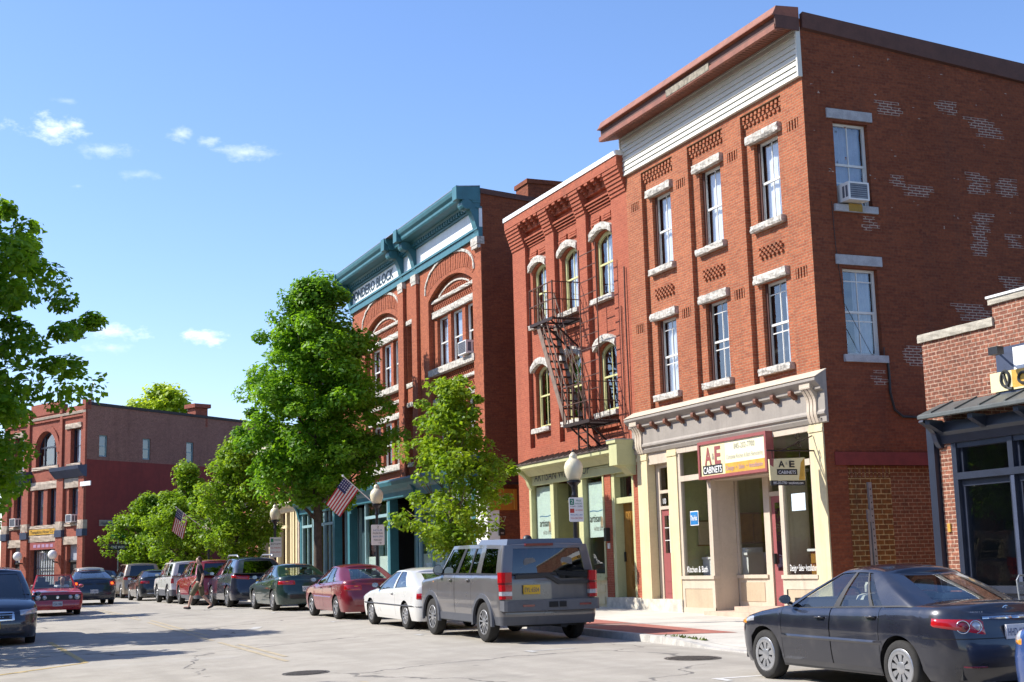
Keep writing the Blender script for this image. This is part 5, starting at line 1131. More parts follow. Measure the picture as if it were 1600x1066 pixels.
for u, lab in ((2.75, 'white globe lamp on the pier right of the purple shopfront on the distant building'), (7.0, 'white globe lamp on the pier left of the purple shopfront on the distant building')):
    t0 = thing('wall_lamp', lab, 'lamp', LW.p(u, 2.6, .3), group='globe wall lamps')
    mb = MB(); c = LW.p(u, 2.95, .5); mb.lathe(c, [(.001, -.26)]+[(.27*math.sin(a), -.27*math.cos(a)) for a in frange(.3, 2.9, .26)]+[(.001, .27)], 14); mb.build('globe', 'globe_white', t0, smooth=True)
    mb = MB(); mb.tube([LW.p(u, 2.5, .15), LW.p(u, 2.55, .45), LW.p(u, 2.7, .5)], .04); mb.build('arm', 'frame_black', t0)
mb = MB(); mb.pbox(LW, -.9, .25, 6.75, 7.0, .2, .25); tag(mb.build('street_sign', 'coping_white', None), 'small white sign board at the corner of the distant brick building', 'sign')
# ================================================================== the other side of the street (out-of-view fronts added for the shop windows to reflect)
OP = Pl((-9.0, 0, 0), (0, 1, 0), (1, 0, 0))
for a, b, h, mt, lab in ((-12, 30, 8.5, 'brick_far', 'plain brown brick building across the street, seen only in reflections'), (30.2, 62, 10.0, 'brick_dark', 'dark brick building across the street, seen only in reflections'), (62.2, 104, 8.0, 'brick_pondero', 'orange brick building across the street, seen only in reflections')):
    B = thing('brick_building', lab, 'building', (-9, a, 0))
    W = []
    for i in range(int((b-a)/3)): u = a+.9+i*3; W += [(u, u+1.1, 4.9, 6.7), (u-.2, u+1.8, .6, 3.2)]
    mb = MB(); mb.wall(OP, a, b, 0, h, W, rev=.2); mb.face([(-18, a, 0), (-9, a, 0), (-9, a, h), (-18, a, h)]); mb.face([(-18, b, 0), (-9, b, 0), (-9, b, h), (-18, b, h)]); mb.face([(-18, a, 0), (-18, b, 0), (-18, b, h), (-18, a, h)]); mb.build('wall', mt, B, recalc=False)
    mb = MB(); mb.face([(-18, a, h-.1), (-9, a, h-.1), (-9, b, h-.1), (-18, b, h-.1)]); mb.pbox(OP, a, b, h-.3, h, -.1, .25); mb.build('roof', 'roof_tar', B, recalc=False)
    mb = MB()
    for w in W: mb.pbox(OP, w[0], w[1], w[2], w[3], -.25, -.2)
    mb.build('dark_windows', 'navy_lit', B)
# ================================================================== vehicles
plain('tyre', (.022, .021, .02), .85, var=.2, vs=8, bump=.2)
plain('rim_silver', (.50, .51, .53), .3, .75, var=.05)
plain('rim_dark', (.03, .03, .032), .5)
plain('under_black', (.012, .012, .013), .8)
plain('trim_black', (.02, .02, .022), .5, var=.1)
plain('trim_grey', (.10, .105, .12), .55, var=.08)
plain('chrome', (.62, .62, .64), .15, 1.0, var=.02)
plain('lamp_red', (.42, .008, .012), .12, coat=1, var=.08, vs=20)
plain('lamp_red_dark', (.16, .006, .01), .15, coat=1, var=.1, vs=25)
plain('lamp_clear', (.55, .56, .60), .1, .3, coat=1, var=.12, vs=30)
plain('lamp_amber', (.75, .28, .02), .15, coat=1, var=.1, vs=20)
plain('plate_yellow', (.66, .40, .02), .45, var=.04)
plain('plate_white', (.62, .63, .66), .45, var=.04)
plain('plate_blue', (.02, .05, .16), .45)
plain('seat_grey', (.16, .16, .16), .8)
plain('seat_pale', (.48, .47, .42), .8)
glass('car_glass', (.78, .84, .82), refl=.95, base=.05)
glass('car_glass_dark', (.07, .08, .085), refl=.95, base=.06)
em = newmat('brake_glow'); tn = NT(em); e_ = tn.n('ShaderNodeEmission', Strength=1.6); e_.inputs[0].default_value = (1, .13, .02, 1); tn.out(e_.outputs[0])

WHEELS = {}
def wheel_meshes(r, rim_r, w, style):
    k = (round(r, 3), round(rim_r, 3), w, style)
    if k in WHEELS: return WHEELS[k]
    AX = (-1, 0, 0)                            # outer face towards -X
    mb = MB(); h = w/2; q = rim_r
    mb.lathe((0, 0, 0), [(q-.01, -h*.8), (q+.01, -h), (r-.035, -h*1.02), (r-.012, -h*.86), (r, -h*.6), (r, h*.6), (r-.012, h*.86), (r-.035, h*1.02), (q+.01, h), (q-.01, h*.8)], 44, AX)
    ty = mb.build('tyre', 'tyre', None, smooth=True, ang=40)
    mb = MB()
    mb.lathe((0, 0, 0), [(q+.004, h*.9), (q-.012, h*.98), (q-.03, h*.9), (q-.035, h*.35), (.001, h*.30)], 44, AX, 1)
    mb.lathe((0, 0, 0), [(q+.004, h*.9), (q-.004, h*1.0), (q-.022, h*.98), (q-.028, h*.8)], 44, AX, 0)
    n, ww, tw = dict(hub8=(9, .088, .03), five=(5, .075, .045), split=(12, .034, .026), multi=(14, .028, .024), twelve=(10, .05, .035))[style]
    for i in range(n):
        a = 2*math.pi*(i+.2)/n; c, s = math.cos(a), math.sin(a)
        P = []
        for rr, wd_, x in ((.03, tw*.75, h*.88), (q-.02, ww, h*.96)):
            for sg in (-1, 1): P.append((x, rr*c-sg*wd_/2*s, rr*s+sg*wd_/2*c))
        A = [(-p[0], p[1], p[2]) for p in P]; Bq = [(-p[0]+.03, p[1], p[2]) for p in P]
        mb.hexa([Bq[0], Bq[1], Bq[3], Bq[2], A[0], A[1], A[3], A[2]], 0)
    mb.lathe((0, 0, 0), [(.075, h*.6), (.07, h*.92), (.045, h*1.0), (.001, h*1.01)], 20, AX, 0)
    if style == 'hub8': mb.lathe((0, 0, 0), [(q-.06, h*.985), (q-.03, h*1.02), (q-.01, h*1.0), (q+.004, h*.92)], 44, AX, 0)
    rm = mb.build('rim', ['rim_silver', 'rim_dark'], None, ang=35)
    out = (ty.data, rm.data); bpy.data.objects.remove(ty); bpy.data.objects.remove(rm)
    WHEELS[k] = out; return out

class Car:
    """local frame: +Y forward, X right, Z up, origin on the ground below the body centre"""
    def __init__(s, name, label, x, y, back=False, paint_='p', L=4.5, W=1.76, zb=.2, zr=.30, rf=.35, rr=.3, wr=.315, rimr=.2, rims='five', wf=1.3, wrr=-1.3, arch=.05,
                 top=None, belt_in=.05, ends=None, house=None, tilt=None, bow=.05, crown=.05, doors=(), sideoff=None, group=None, lowcol=None, flat=1.0, pitch=True, turn=0.0, cat='car', glassm='car_glass', rear_glass=None, seats='seat_grey', pil=None):
        z = gz(x, y); s.rz = (math.pi if back else 0.0)+turn
        s.t = thing(name, label, cat, (x, y, z), s.rz, group)
        if pitch: sl = (gz(x, y+1.3)-gz(x, y-1.3))/2.6; s.t.rotation_euler = (math.atan(sl)*(1 if not back else -1), 0, s.rz)
        s.L, s.W, s.zb, s.zrk = L, W, zb, zr; s.top = top; s.pm = paint_; s.wf, s.wrr, s.wr, s.arch = wf, wrr, wr, arch
        s.sideoff = sideoff or [(.15, .07), (.3, .03), (.45, .005), (.62, 0), (.8, .012), (1.0, .04), (1.3, .05)]
        s.ends = ends or [(.15, .07), (.3, .0), (.55, .0), (.7, .05), (.9, .11), (1.2, .18)]
        yf, yr = L/2, -L/2; hw = W/2; P = []
        # half plan outline on the LEFT (x<0), from rear centre to front centre
        N = 7
        for i in range(N): xx = (hw-rr)*i/N; P.append((-xx, yr+bow*(xx/hw)**2))
        M = 9
        yc = yr+bow*((hw-rr)/hw)**2
        for i in range(M): a = math.pi/2*i/M; P.append((-(hw-rr+rr*math.sin(a)), yc+rr*(1-math.cos(a))))
        ys = set(frange(yc+rr, yf-bow-rf, .09))
        for c in (wf, wrr):
            Rr = wr+arch
            for i in range(-10, 11): ys.add(c+Rr*math.sin(math.pi/2*i/10))
        for a, b in doors: ys |= {a+.004, b-.004, a-.004, b+.004}
        ys = sorted(v for v in ys if yc+rr-1e-6 <= v < yf-bow-rf)
        ys = [v for i, v in enumerate(ys) if i == 0 or v-ys[i-1] > .003]
        for v in ys: P.append((-hw, v))
        yc2 = yf-bow*((hw-rf)/hw)**2
        for i in range(M+1): a = math.pi/2*i/M; P.append((-(hw-rf+rf*math.cos(a)), yc2-rf+rf*math.sin(a)))
        for i in range(1, N+1): xx = (hw-rf)*(1-i/N); P.append((-xx, yf-bow*(xx/hw)**2))
        s.P = P; n = len(P); s.nrm = []
        for i in range(n):
            a = Vector(P[max(0, i-1)]); b = Vector(P[min(n-1, i+1)]); d = b-a
            nn = Vector((-d.y, d.x)).normalized()
            if i in (0, n-1): nn = Vector((0, -1 if i == 0 else 1))
            s.nrm.append(nn)
        s.doors = doors; s.crown = crown
        s.body(lowcol); s.under(); s.wheels(rims, rimr)
        s.seatm = seats
        if house: s.house(glassm, rear_glass, **house)
    def zt(s, y): return interp(y, s.top)
    def off(s, i, z, k=None):
        ny = abs(s.nrm[i].y)
        so = interp(z, s.sideoff); eo = interp(z, s.ends if s.P[i][1] > 0 else getattr(s, 'rends', s.ends))
        e = so*(1-ny**2)+eo*ny**2
        ztp = s.zt(s.P[i][1]); e += .045*max(0, 1-(ztp-z)/.07)**2
        return e
    def pt(s, i, z, o=0.0):
        p = Vector(s.P[i]); q = p-s.nrm[i]*(s.off(i, z)-o); 
        if q.x > 0: q.x = 0
        return (q.x, q.y, z)
    def zbot(s, y, nx):
        z = s.zb
        if abs(nx) > .8:
            for c in (s.wf, s.wrr):
                Rr = s.wr+s.arch
                if abs(y-c) < Rr+1e-6: z = max(z, s.wr+math.sqrt(max(0, Rr*Rr-(y-c)**2)))
        return z
    def cols(s, i):
        y = s.P[i][1]; b = s.zbot(y, s.nrm[i].x); t = s.zt(y)
        zs = [b, max(s.zrk, b+.015)]
        for k in range(1, 9): f = k/8; zs.append(zs[1]+(t-zs[1])*f)
        zs.insert(-1, t-.035); zs.insert(-1, t-.012)
        return zs
    def grid(s, mb, i0, i1, r0, r1, m=0, o=0.0):
        for sg in (1, -1):
            g = []
            for i in range(i0, i1+1): zs = s.cols(i); g.append([(lambda p: (p[0]*sg, p[1], p[2]))(s.pt(i, z, o)) for z in zs])
            for a, b in zip(g, g[1:]):
                for k in range(r0, min(r1, len(a)-1)):
                    q = [a[k], b[k], b[k+1], a[k+1]]
                    mb.face(q if sg == 1 else q[::-1], m)
    def body(s, lowcol):
        n = len(s.P); mb = MB(); NR = len(s.cols(0))-1
        def idx(y): return min(range(n), key=lambda i: abs(s.P[i][1]-y)+(10 if abs(s.nrm[i].x) < .99 else 0))
        cuts = []
        for a, b in s.doors: cuts.append((idx(a+.004), idx(b-.004)))
        cur = 0
        for a, b in cuts:
            pa = a-1 if a > 0 else a
            s.grid(mb, cur, pa, 1, NR); cur = b+1
            s.grid(mb, pa, b+1, 0, 1, 1 if lowcol else 0)
        s.grid(mb, cur, n-1, 1, NR)
        prev = 0
        for a, b in cuts: s.grid(mb, prev, a-1, 0, 1, 1 if lowcol else 0); prev = b+1
        s.grid(mb, prev, n-1, 0, 1, 1 if lowcol else 0)
        # bonnet and boot skins
        h = getattr(s, 'hspan', None)
        for i in range(n-1):
            ya = (s.P[i][1]+s.P[i+1][1])/2
            cab = s.cab[0] < ya < s.cab[1] if hasattr(s, 'cab') else False
            A, Bq = s.pt(i, s.zt(s.P[i][1])), s.pt(i+1, s.zt(s.P[i+1][1])); K = 10
            def cp(p, k): f = -1+2*k/K; return (-p[0]*f*-1 if False else p[0]*-f, p[1], p[2]+s.crown*min(1, abs(p[0])*1.6)*(1-f*f)**.8)
            for k in range(K):
                mb.face([cp(A, k), cp(Bq, k), cp(Bq, k+1), cp(A, k+1)], 0)
        mb.build('body', [s.pm, lowcol or s.pm], s.t, smooth=True, local=True, ang=32)
        s.door_objs = []
        for (a, b) in cuts:
            for sg in (1, -1):
                d = MB()
                g = [[(lambda p: (p[0]*sg, p[1], p[2]))(s.pt(i, z)) for z in s.cols(i)] for i in range(a, b+1)]
                for p, q in zip(g, g[1:]):
                    for k in range(1, NR): f = [p[k], q[k], q[k+1], p[k+1]]; d.face(f if sg == 1 else f[::-1])
                do = d.build('door', s.pm, s.t, smooth=True, local=True, ang=32)
                yh = s.P[a][1]+.16; ih = idx(yh); zh = s.zt(yh)-.12; p = s.pt(ih, zh, .0); e = MB()
                e.tube([(p[0]*sg+.0, p[1]-.07, zh), (p[0]*sg-.035*sg, p[1]-.05, zh+.005), (p[0]*sg-.035*sg, p[1]+.08, zh+.005), (p[0]*sg, p[1]+.1, zh)], .013, 6)
                e.build('handle', getattr(s, 'handm', s.pm), do, smooth=True, local=True)
        d = MB(); s.grid(d, 0, n-1, 1, NR-1, 0, -.02); d.build('inner_shell', 'under_black', s.t, local=True, recalc=False)
    def under(s):
        mb = MB(); hw = s.W/2-.30; zt = min(z for _, z in s.top)-.12
        mb.box(-hw, hw, -s.L/2+.15, s.L/2-.18, s.zb+.02, zt)
        y0, y1 = s.wrr+s.wr+.07, s.wf-s.wr-.07
        mb.box(-s.W/2+.07, s.W/2-.07, y0, y1, s.zb+.01, s.zb+.2)
        mb.box(-s.W/2+.18, s.W/2-.18, -s.L/2+.14, s.wrr-s.wr-.08, s.zb+.03, s.zb+.3); mb.box(-s.W/2+.2, s.W/2-.2, s.wf+s.wr+.08, s.L/2-.16, s.zb+.03, s.zb+.3)
        for c in (s.wf, s.wrr):                # wheel housings
            for sg in (-1, 1):
                Rr = s.wr+s.arch+.012; N = 16
                for i in range(N):
                    a, b = math.pi*i/N, math.pi*(i+1)/N
                    mb.face([(sg*(s.W/2-.045), c+Rr*math.cos(a), s.wr+Rr*math.sin(a)), (sg*(s.W/2-.045), c+Rr*math.cos(b), s.wr+Rr*math.sin(b)), (sg*hw, c+Rr*math.cos(b), s.wr+Rr*math.sin(b)), (sg*hw, c+Rr*math.cos(a), s.wr+Rr*math.sin(a))])
        mb.build('underbody', 'under_black', s.t, local=True, recalc=False)
    def wheels(s, style, rimr):
        w = min(.24, .2+.0*s.W); ty, rm = wheel_meshes(s.wr, rimr, w, style)
        for c in (s.wf, s.wrr):
            for sg in (-1, 1):
                o = bpy.data.objects.new('wheel', ty); COL.objects.link(o); o.parent = s.t; o.location = (sg*(s.W/2-w/2-.02), c, s.wr)
                if sg == 1: o.rotation_euler = (0, 0, math.pi)
                q = bpy.data.objects.new('rim', rm); COL.objects.link(q); q.parent = o
    # ---- glasshouse
    def house(s, gm, rgm, y0, y1, ry0, ry1, zroof, wl, wt, rb=.12, rt=.10, pillars=(), arch=.05, bulge=.03, roofm=None, rail=.06, nopil=False, rcrown=.06, fscale=1.0, sun=False, belt=None, rf2=.35, rr2=.25, wbow=.16, dark_from=None, brail=.04):
        """closed loops at belt and roof; pillars = (from, to, kind) fractions along the side, 0 = rear, 1 = front"""
        def loop(hw, ya, yb, r, bowf, bowr):
            P = []; N = 6
            for i in range(N): x = (hw-r)*i/N; P.append((-x, ya+bowr*(x/hw)**2, 'r', i/N))
            yc = ya+bowr*((hw-r)/hw)**2
            for i in range(5): a = math.pi/2*i/5; P.append((-(hw-r+r*math.sin(a)), yc+r*(1-math.cos(a)), 'cr', i/5))
            yd = yb-bowf*((hw-r)/hw)**2
            K = 40
            for i in range(K+1): P.append((-hw*(1+.02*math.sin(math.pi*i/K)), (yc+r)+(yd-r-yc-r)*i/K, 's', i/K))
            for i in range(1, 6): a = math.pi/2*i/5; P.append((-(hw-r+r*math.cos(a)), yd-r+r*math.sin(a), 'cf', i/5))
            for i in range(1, N+1): x = (hw-r)*(1-i/N); P.append((-x, yb-bowf*(x/hw)**2, 'f', i/N))
            return P
        Lo = loop(wl, y0, y1, rb, wbow, .06); Hi = loop(wt, ry0, ry1, rt, wbow*.7, .05)
        zb_ = (lambda y: s.zt(min(max(y, y0+.02), y1-.02))-.012) if belt is None else (lambda y: belt)
        ROW = [0, brail, .25, .5, .75, 1-rail, .97, 1.0]
        def zr(y): m = (ry0+ry1)/2; h = (ry1-ry0)/2; return zroof-arch*((y-m)/h)**2-.045
        def P3(i, t, inn=0.0):
            a, b = Lo[i], Hi[i]; f = t; x = a[0]+(b[0]-a[0])*f; y = a[1]+(b[1]-a[1])*f; za = zb_(a[1]); zz = za+(zr(b[1])-za)*t
            bl = bulge*math.sin(math.pi*min(1, t))
            sd = 1 if a[2] in ('s',) else (.7 if a[2] in ('cr', 'cf') else 0)
            x -= bl*sd*.6; y += (bl if a[2] in ('f',) else (-bl if a[2] == 'r' else 0))*.8
            x += inn*(1 if a[2] in 's' else .5)*(-1 if x > 0 else 1); 
            if a[2] in ('f', 'cf'): y -= inn
            if a[2] in ('r', 'cr'): y += inn
            return (min(x, 0), y, zz)
        n = len(Lo); body = MB(); rear = MB(); front = MB(); sides = {}
        def kind(i):
            a, b = Lo[i], Lo[i+1]
            if a[2] == 'r': return 'rear' if (a[3]+b[3] if b[2] == 'r' else a[3]+1)/2 < fr_r else 'pil'
            if b[2] == 'f' and a[2] in ('f', 'cf'): return 'front' if (b[3]) > 1-fr_f else 'pil'
            if a[2] == 's' and b[2] == 's':
                f = (a[3]+b[3])/2
                for q in pillars:
                    if q[0] <= f <= q[1]: return 'pil' if q[2] == 'body' else 'trim'
                k = sum(1 for q in pillars if q[1] < f); return 'w%d' % k
            return 'pil'
        fr_r, fr_f = .86, .86
        for i in range(n-1):
            kd = kind(i)
            for k in range(len(ROW)-1):
                rail_row = ROW[k] >= 1-rail-1e-6 or (ROW[k+1] <= brail+1e-6)
                glassy = kd not in ('pil', 'trim') and not rail_row
                for sg in (1, -1):
                    inn = .012 if glassy else 0
                    q = [P3(i, ROW[k], inn), P3(i+1, ROW[k], inn), P3(i+1, ROW[k+1], inn), P3(i, ROW[k+1], inn)]
                    q = [(x*sg, y, z) for x, y, z in q]
                    if sg == -1: q = q[::-1]
                    if not glassy: body.face(q, 1 if (kd == 'trim' and not rail_row) or ROW[k+1] <= brail+1e-6 else 0)
                    elif kd == 'rear': rear.face(q)
                    elif kd == 'front': front.face(q)
                    else: sides.setdefault((kd, sg), MB()).face(q)
        for i in range(n-1):                    # roof skin
            A, Bq = P3(i, 1.0), P3(i+1, 1.0); K = 10
            def cp(p, k): f = -1+2*k/K; return (-p[0]*f, p[1], p[2]+rcrown*(1-abs(f)**2.4)*min(1, abs(p[0])/.5)+.0)
            for k in range(K): body.face([cp(A, k), cp(A, k+1), cp(Bq, k+1), cp(Bq, k)], 2)
        s.roof = body.build('roof', [s.pm if not roofm else roofm, 'trim_black', s.pm if not roofm else roofm], s.t, smooth=True, local=True, ang=38)
        rear.build('rear_window', rgm or gm, s.t, smooth=True, local=True); front.build('windscreen', gm, s.t, smooth=True, local=True)
        for (kd, sg), m in sides.items(): m.build('side_window', (rgm if (rgm and dark_from is not None and int(kd[1]) <= dark_from) else gm), s.t, smooth=True, local=True)
        s.P3 = P3; s.houseY = (y0, y1, ry0, ry1, zroof)
        # cabin floor, seats, dash
        zb0 = zb_((y0+y1)/2); mb = MB(); mb.box(-wl+.08, wl-.08, y0+.25, y1-.3, zb0-.05, zb0+.09); mb.build('cabin_trim', 'under_black', s.t, local=True)
        span = ry1-ry0
        for yy in (ry1-.55*min(1.5, span)*.62-.1, ry0+.05):
            for sx in (-.38, .38):
                mb = MB(); rq = lambda w_, z0_, z1_, y0_, y1_: mb.prism(*[[(sx+w_*a_, yq, z0_+(z1_-z0_)*b_) for a_, b_ in ((-1, 0), (1, 0), (1, .6), (.8, .92), (.5, 1), (-.5, 1), (-.8, .92), (-1, .6))] for yq in (y0_, y1_)]); rq(.24, zb0-.1, zb0+.16, yy-.10, yy+.04); rq(.12, zb0+.18, zb0+.31, yy-.10, yy-.01); mb.build('seat', s.seatm, s.t, local=True)
        mb = MB(); mb.tube([(-.38+.17*math.cos(a), ry1+.02-.05*math.sin(a), zb0+.10+.13*math.sin(a)) for a in frange(0, 6.28, .4)], .014, 5); mb.build('steering_wheel', 'under_black', s.t, local=True)
    # ---- lamps, plates, mirrors and other fittings laid on the body surface
    def arcpos(s):
        d = [0]
        for a, b in zip(s.P, s.P[1:]): d.append(d[-1]+math.hypot(a[0]-b[0], a[1]-b[1]))
        return d
    def s_at(s, x=None, y=None, front=True):
        d = s.arcpos(); best = None
        for i, p in enumerate(s.P):
            if y is not None: e = abs(p[1]-y)+(5 if abs(s.nrm[i].x) < .5 else 0)
            else: e = abs(-p[0]-x)+(5 if (s.nrm[i].y > .2) != front or abs(s.nrm[i].y) < .2 else 0)
            if best is None or e < best[0]: best = (e, d[i])
        return best[1]
    def surf(s, d, z, o):
        D = s.arcpos(); n = len(D)
        for i in range(n-1):
            if D[i] <= d <= D[i+1]+1e-9:
                f = (d-D[i])/max(1e-9, D[i+1]-D[i]); a, b = s.pt(i, z, o), s.pt(i+1, z, o); return tuple(a[k]+(b[k]-a[k])*f for k in range(3))
        return s.pt(n-1, z, o)
    def patch(s, name, mat, sa, sb, lo, hi, o=.008, sides=(1, -1), n=10, m=5, parent=None, th=.02):
        """lens or trim following the body between arc positions; lo/hi = heights at both ends"""
        lo = lo if isinstance(lo, tuple) else (lo, lo); hi = hi if isinstance(hi, tuple) else (hi, hi); outs = []
        for sg in sides:
            mb = MB(); g = []
            for i in range(n+1):
                f = i/n; d = sa+(sb-sa)*f; a, b = lo[0]+(lo[1]-lo[0])*f, hi[0]+(hi[1]-hi[0])*f
                g.append([(lambda p: (p[0]*sg, p[1], p[2]))(s.surf(d, a+(b-a)*k/m, o-(th if (i in (0, n) or k in (0, m)) else 0))) for k in range(m+1)])
            for a, b in zip(g, g[1:]):
                for k in range(m): q = [a[k], b[k], b[k+1], a[k+1]]; mb.face(q if sg == 1 else q[::-1])
            outs.append(mb.build(name, mat, parent or s.t, smooth=True, local=True, ang=50))
        return outs
    def plate(s, txt, mat, z, x=0, front=False, tm='plate_blue', w=.31, h=.155, o=.03, inset=0):
        i = 0 if not front else len(s.P)-1
        y = s.pt(i, z)[1]+(o if front else -o)+(inset if not front else -inset); sg = 1 if front else -1
        mb = MB(); mb.box(x-w/2, x+w/2, min(y, y-sg*.03), max(y, y-sg*.03), z-h/2, z+h/2); p = mb.build('number_plate', mat, s.t, local=True)
        text(txt, (x-(w*.44)*(-sg if front else 1)*(1 if not front else 1), y+sg*.003, z-.045), (1 if not front else -1, 0, 0), UP, .085, tm, p, width=w*.86, ext=.001, local=True)
        return p
    def mirrors(s, y, z, m=None, sz_=(.085, .06, .058)):
        for sg in (-1, 1):
            mb = MB(); c = (sg*(s.W/2+.06), y, z); a, b, d = sz_
            ring = lambda yy, k: [(c[0]+a*k*math.cos(t), c[1]+yy, c[2]+d*k*math.sin(t)) for t in frange(0, 2*math.pi, math.pi/6)[:-1]]
            R_ = [ring(-b*.5, .92), ring(-b*.4, 1), ring(b*.4, .85), ring(b, .45)]
            for p, q in zip(R_, R_[1:]):
                for k in range(len(p)): mb.face([p[k], p[(k+1) % len(p)], q[(k+1) % len(p)], q[k]])
            mb.face(R_[-1]); mb.tube([(c[0], c[1], c[2]-.02), (sg*(s.W/2-.07), y+.03, z-.06)], .025, 6)
            mo = mb.build('mirror', m or s.pm, s.t, smooth=True, local=True, ang=50)
            g = MB(); g.face(R_[0]); g.build('mirror_glass', 'chrome', mo, local=True, recalc=False)
    def bar_on(s, name, mat, ya, yb, z, h=.05, o=.012): s.patch(name, mat, s.s_at(y=ya), s.s_at(y=yb), z-h/2, z+h/2, o, n=24, m=2, th=.012)

def sedan_top(L, nose, hood, belt, belt_r, trunk, tail, c0, c1):
    return [(-L/2, tail), (-L/2+.10, trunk-.02), (-L/2+.25, trunk), (c0, belt_r), (0, (belt+belt_r)/2), (c1-.05, belt), (c1+.1, hood+.03), (c1+.45, hood-.02), (L/2-.35, nose+.06), (L/2, nose)]

# ---- dark grey saloon in front (right)
paint('p_dark', (.012, .014, .024), .1)
c = Car('parked_car', 'dark grey-blue four-door saloon parked nearest on the right with silver wheel covers', 11.20, 14.56, L=4.54, W=1.76, paint_='p_dark', wf=1.41, turn=.018, wrr=-1.29, wr=.315, rimr=.218, rims='hub8', zb=.20, zr=.29, rf=.55, rr=.42, bow=.14, crown=.055,
        top=[(-2.27, .92), (-2.20, .985), (-1.95, 1.01), (-1.3, 1.01), (-.2, .97), (.75, .93), (.95, .95), (1.5, .87), (2.0, .76), (2.27, .66)],
        ends=[(.15, .10), (.25, .03), (.5, .0), (.62, .015), (.8, .07), (1.0, .10), (1.1, .11)], sideoff=[(.15, .10), (.28, .05), (.42, .022), (.55, .012), (.7, .0), (.82, .012), (.95, .04), (1.08, .075)],
        doors=((-.95, -.02), (-.012, 1.0)), house=dict(y0=-1.66, y1=1.18, ry0=-.82, ry1=.18, zroof=1.455, wl=.80, wt=.56, pillars=((-.01, .19, 'body'), (.27, .30, 'trim'), (.555, .60, 'trim'), (.985, 1.01, 'body')), arch=.05, bulge=.05, rb=.16, rt=.12, rail=.07), seats='seat_pale', glassm='car_glass')
s1 = c.s_at(y=-1.95); s0 = c.s_at(x=.42, front=False)
tl = c.patch('tail_lamp', 'lamp_red', s0, s1+.12, (.70, .80), (.885, .895), .014, n=14, m=5)
for t_ in tl:
    sg = 1 if t_.data.vertices[0].co.x < 0 else -1
    for dd, rr_, mm in ((.30, .062, 'lamp_red_dark'), (.13, .06, 'lamp_clear')):
        p = c.surf(s0+dd, .80, .016); mb = MB(); ax = Vector((-.35-.4*(dd > .2), -1, 0)).normalized(); q = Vector((p[0]*sg, p[1], p[2])); ax.x *= sg
        mb.lathe(q, [(.001, .006), (rr_*.8, .004), (rr_, -.01)], 20, ax); mb.lathe(q, [(rr_, -.006), (rr_+.004, .006), (rr_+.012, .004), (rr_+.012, -.012)], 20, ax, 1); mb.build('lens', [mm, 'chrome'], t_, smooth=True, local=True)
c.patch('trim_strip', 'chrome', c.s_at(x=.0, front=False), s0+.02, .875, .905, .014, n=8, m=2, th=.01)
c.patch('reflector', 'lamp_red_dark', c.s_at(x=.42, front=False), c.s_at(x=.72, front=False), .35, .39, .01, n=5, m=2)
c.patch('bumper_seam', 'under_black', c.s_at(x=.0, front=False), c.s_at(y=-1.75), .665, .675, .004, n=16, m=1, th=.002)
c.patch('headlamp', 'lamp_clear', c.s_at(y=1.6), c.s_at(x=.45), (.74, .62), (.82, .74), .008, n=14); c.patch('turn_lamp', 'lamp_amber', c.s_at(y=1.78), c.s_at(y=1.78)+.12, (.70, .69), (.78, .76), .02, n=5)
c.bar_on('side_moulding', 'p_dark', -.98, 1.02, .58, .05, .014)
c.plate('HHD·4HK', 'plate_white', .735, o=.035); c.mirrors(.80, 1.04)
mb = MB(); y = c.pt(0, .955)[1]; mb.lathe((0, y-.02, .955), [(.044, -.004), (.052, .006), (.06, .004), (.06, -.006)], 24, (0, -1, 0))
for a, b in ((.05, .022), (.02, .046)): mb.tube([(a*.8*math.cos(t), y-.026, .962+b*.75*math.sin(t)) for t in frange(0, 6.29, .3)], .006, 5)
mb.build('badge', 'chrome', c.t, local=True)
text('COROLLA', (-.56, y-.0, .93), (1, -.04, 0), UP, .03, 'chrome', c.t, width=.22, ext=.025, name='badge_lettering', local=True)
c.patch('fuel_flap', 'under_black', c.s_at(y=-1.55), c.s_at(y=-1.33), .86, .866, .003, n=4, m=1, sides=(1,), th=.002)

# ---- grey off-roader
paint('p_lr', (.13, .125, .127), .25); plain('p_lr_low', (.075, .08, .095), .5, var=.05)
c = Car('parked_car', 'tall boxy silver-grey off-road vehicle with upright red tail lamps and yellow number plate', 11.02, 26.6, L=4.75, W=2.02, paint_='p_lr', wf=1.50, wrr=-1.40, wr=.375, rimr=.235, rims='split', zb=.34, zr=.5, rf=.3, rr=.16, bow=.05, arch=.075, crown=.04, lowcol='p_lr_low', cat='off-road car',
        top=[(-2.375, 1.26), (-2.3, 1.28), (-1.0, 1.28), (.9, 1.26), (1.1, 1.22), (1.5, 1.18), (2.1, 1.13), (2.375, 1.02)],
        ends=[(.3, .08), (.42, .0), (.62, .0), (.68, .05), (.8, .055), (1.2, .07)], sideoff=[(.3, .05), (.5, .02), (.7, .0), (1.0, .0), (1.2, .010), (1.3, .02)],
        doors=((-.80, .12), (.128, 1.12)), house=dict(y0=-2.32, y1=1.22, ry0=-2.22, ry1=.52, zroof=1.88, wl=.975, wt=.875, pillars=((-.01, .055, 'body'), (.265, .345, 'body'), (.46, .475, 'trim'), (.655, .70, 'trim'), (.985, 1.01, 'body')), arch=.02, bulge=.012, rb=.07, rt=.06, rail=.12, wbow=.08, brail=.05, rcrown=.03), glassm='car_glass_dark', rear_glass='car_glass_dark')
c.handm = 'trim_black'
s0 = c.s_at(x=.80, front=False)
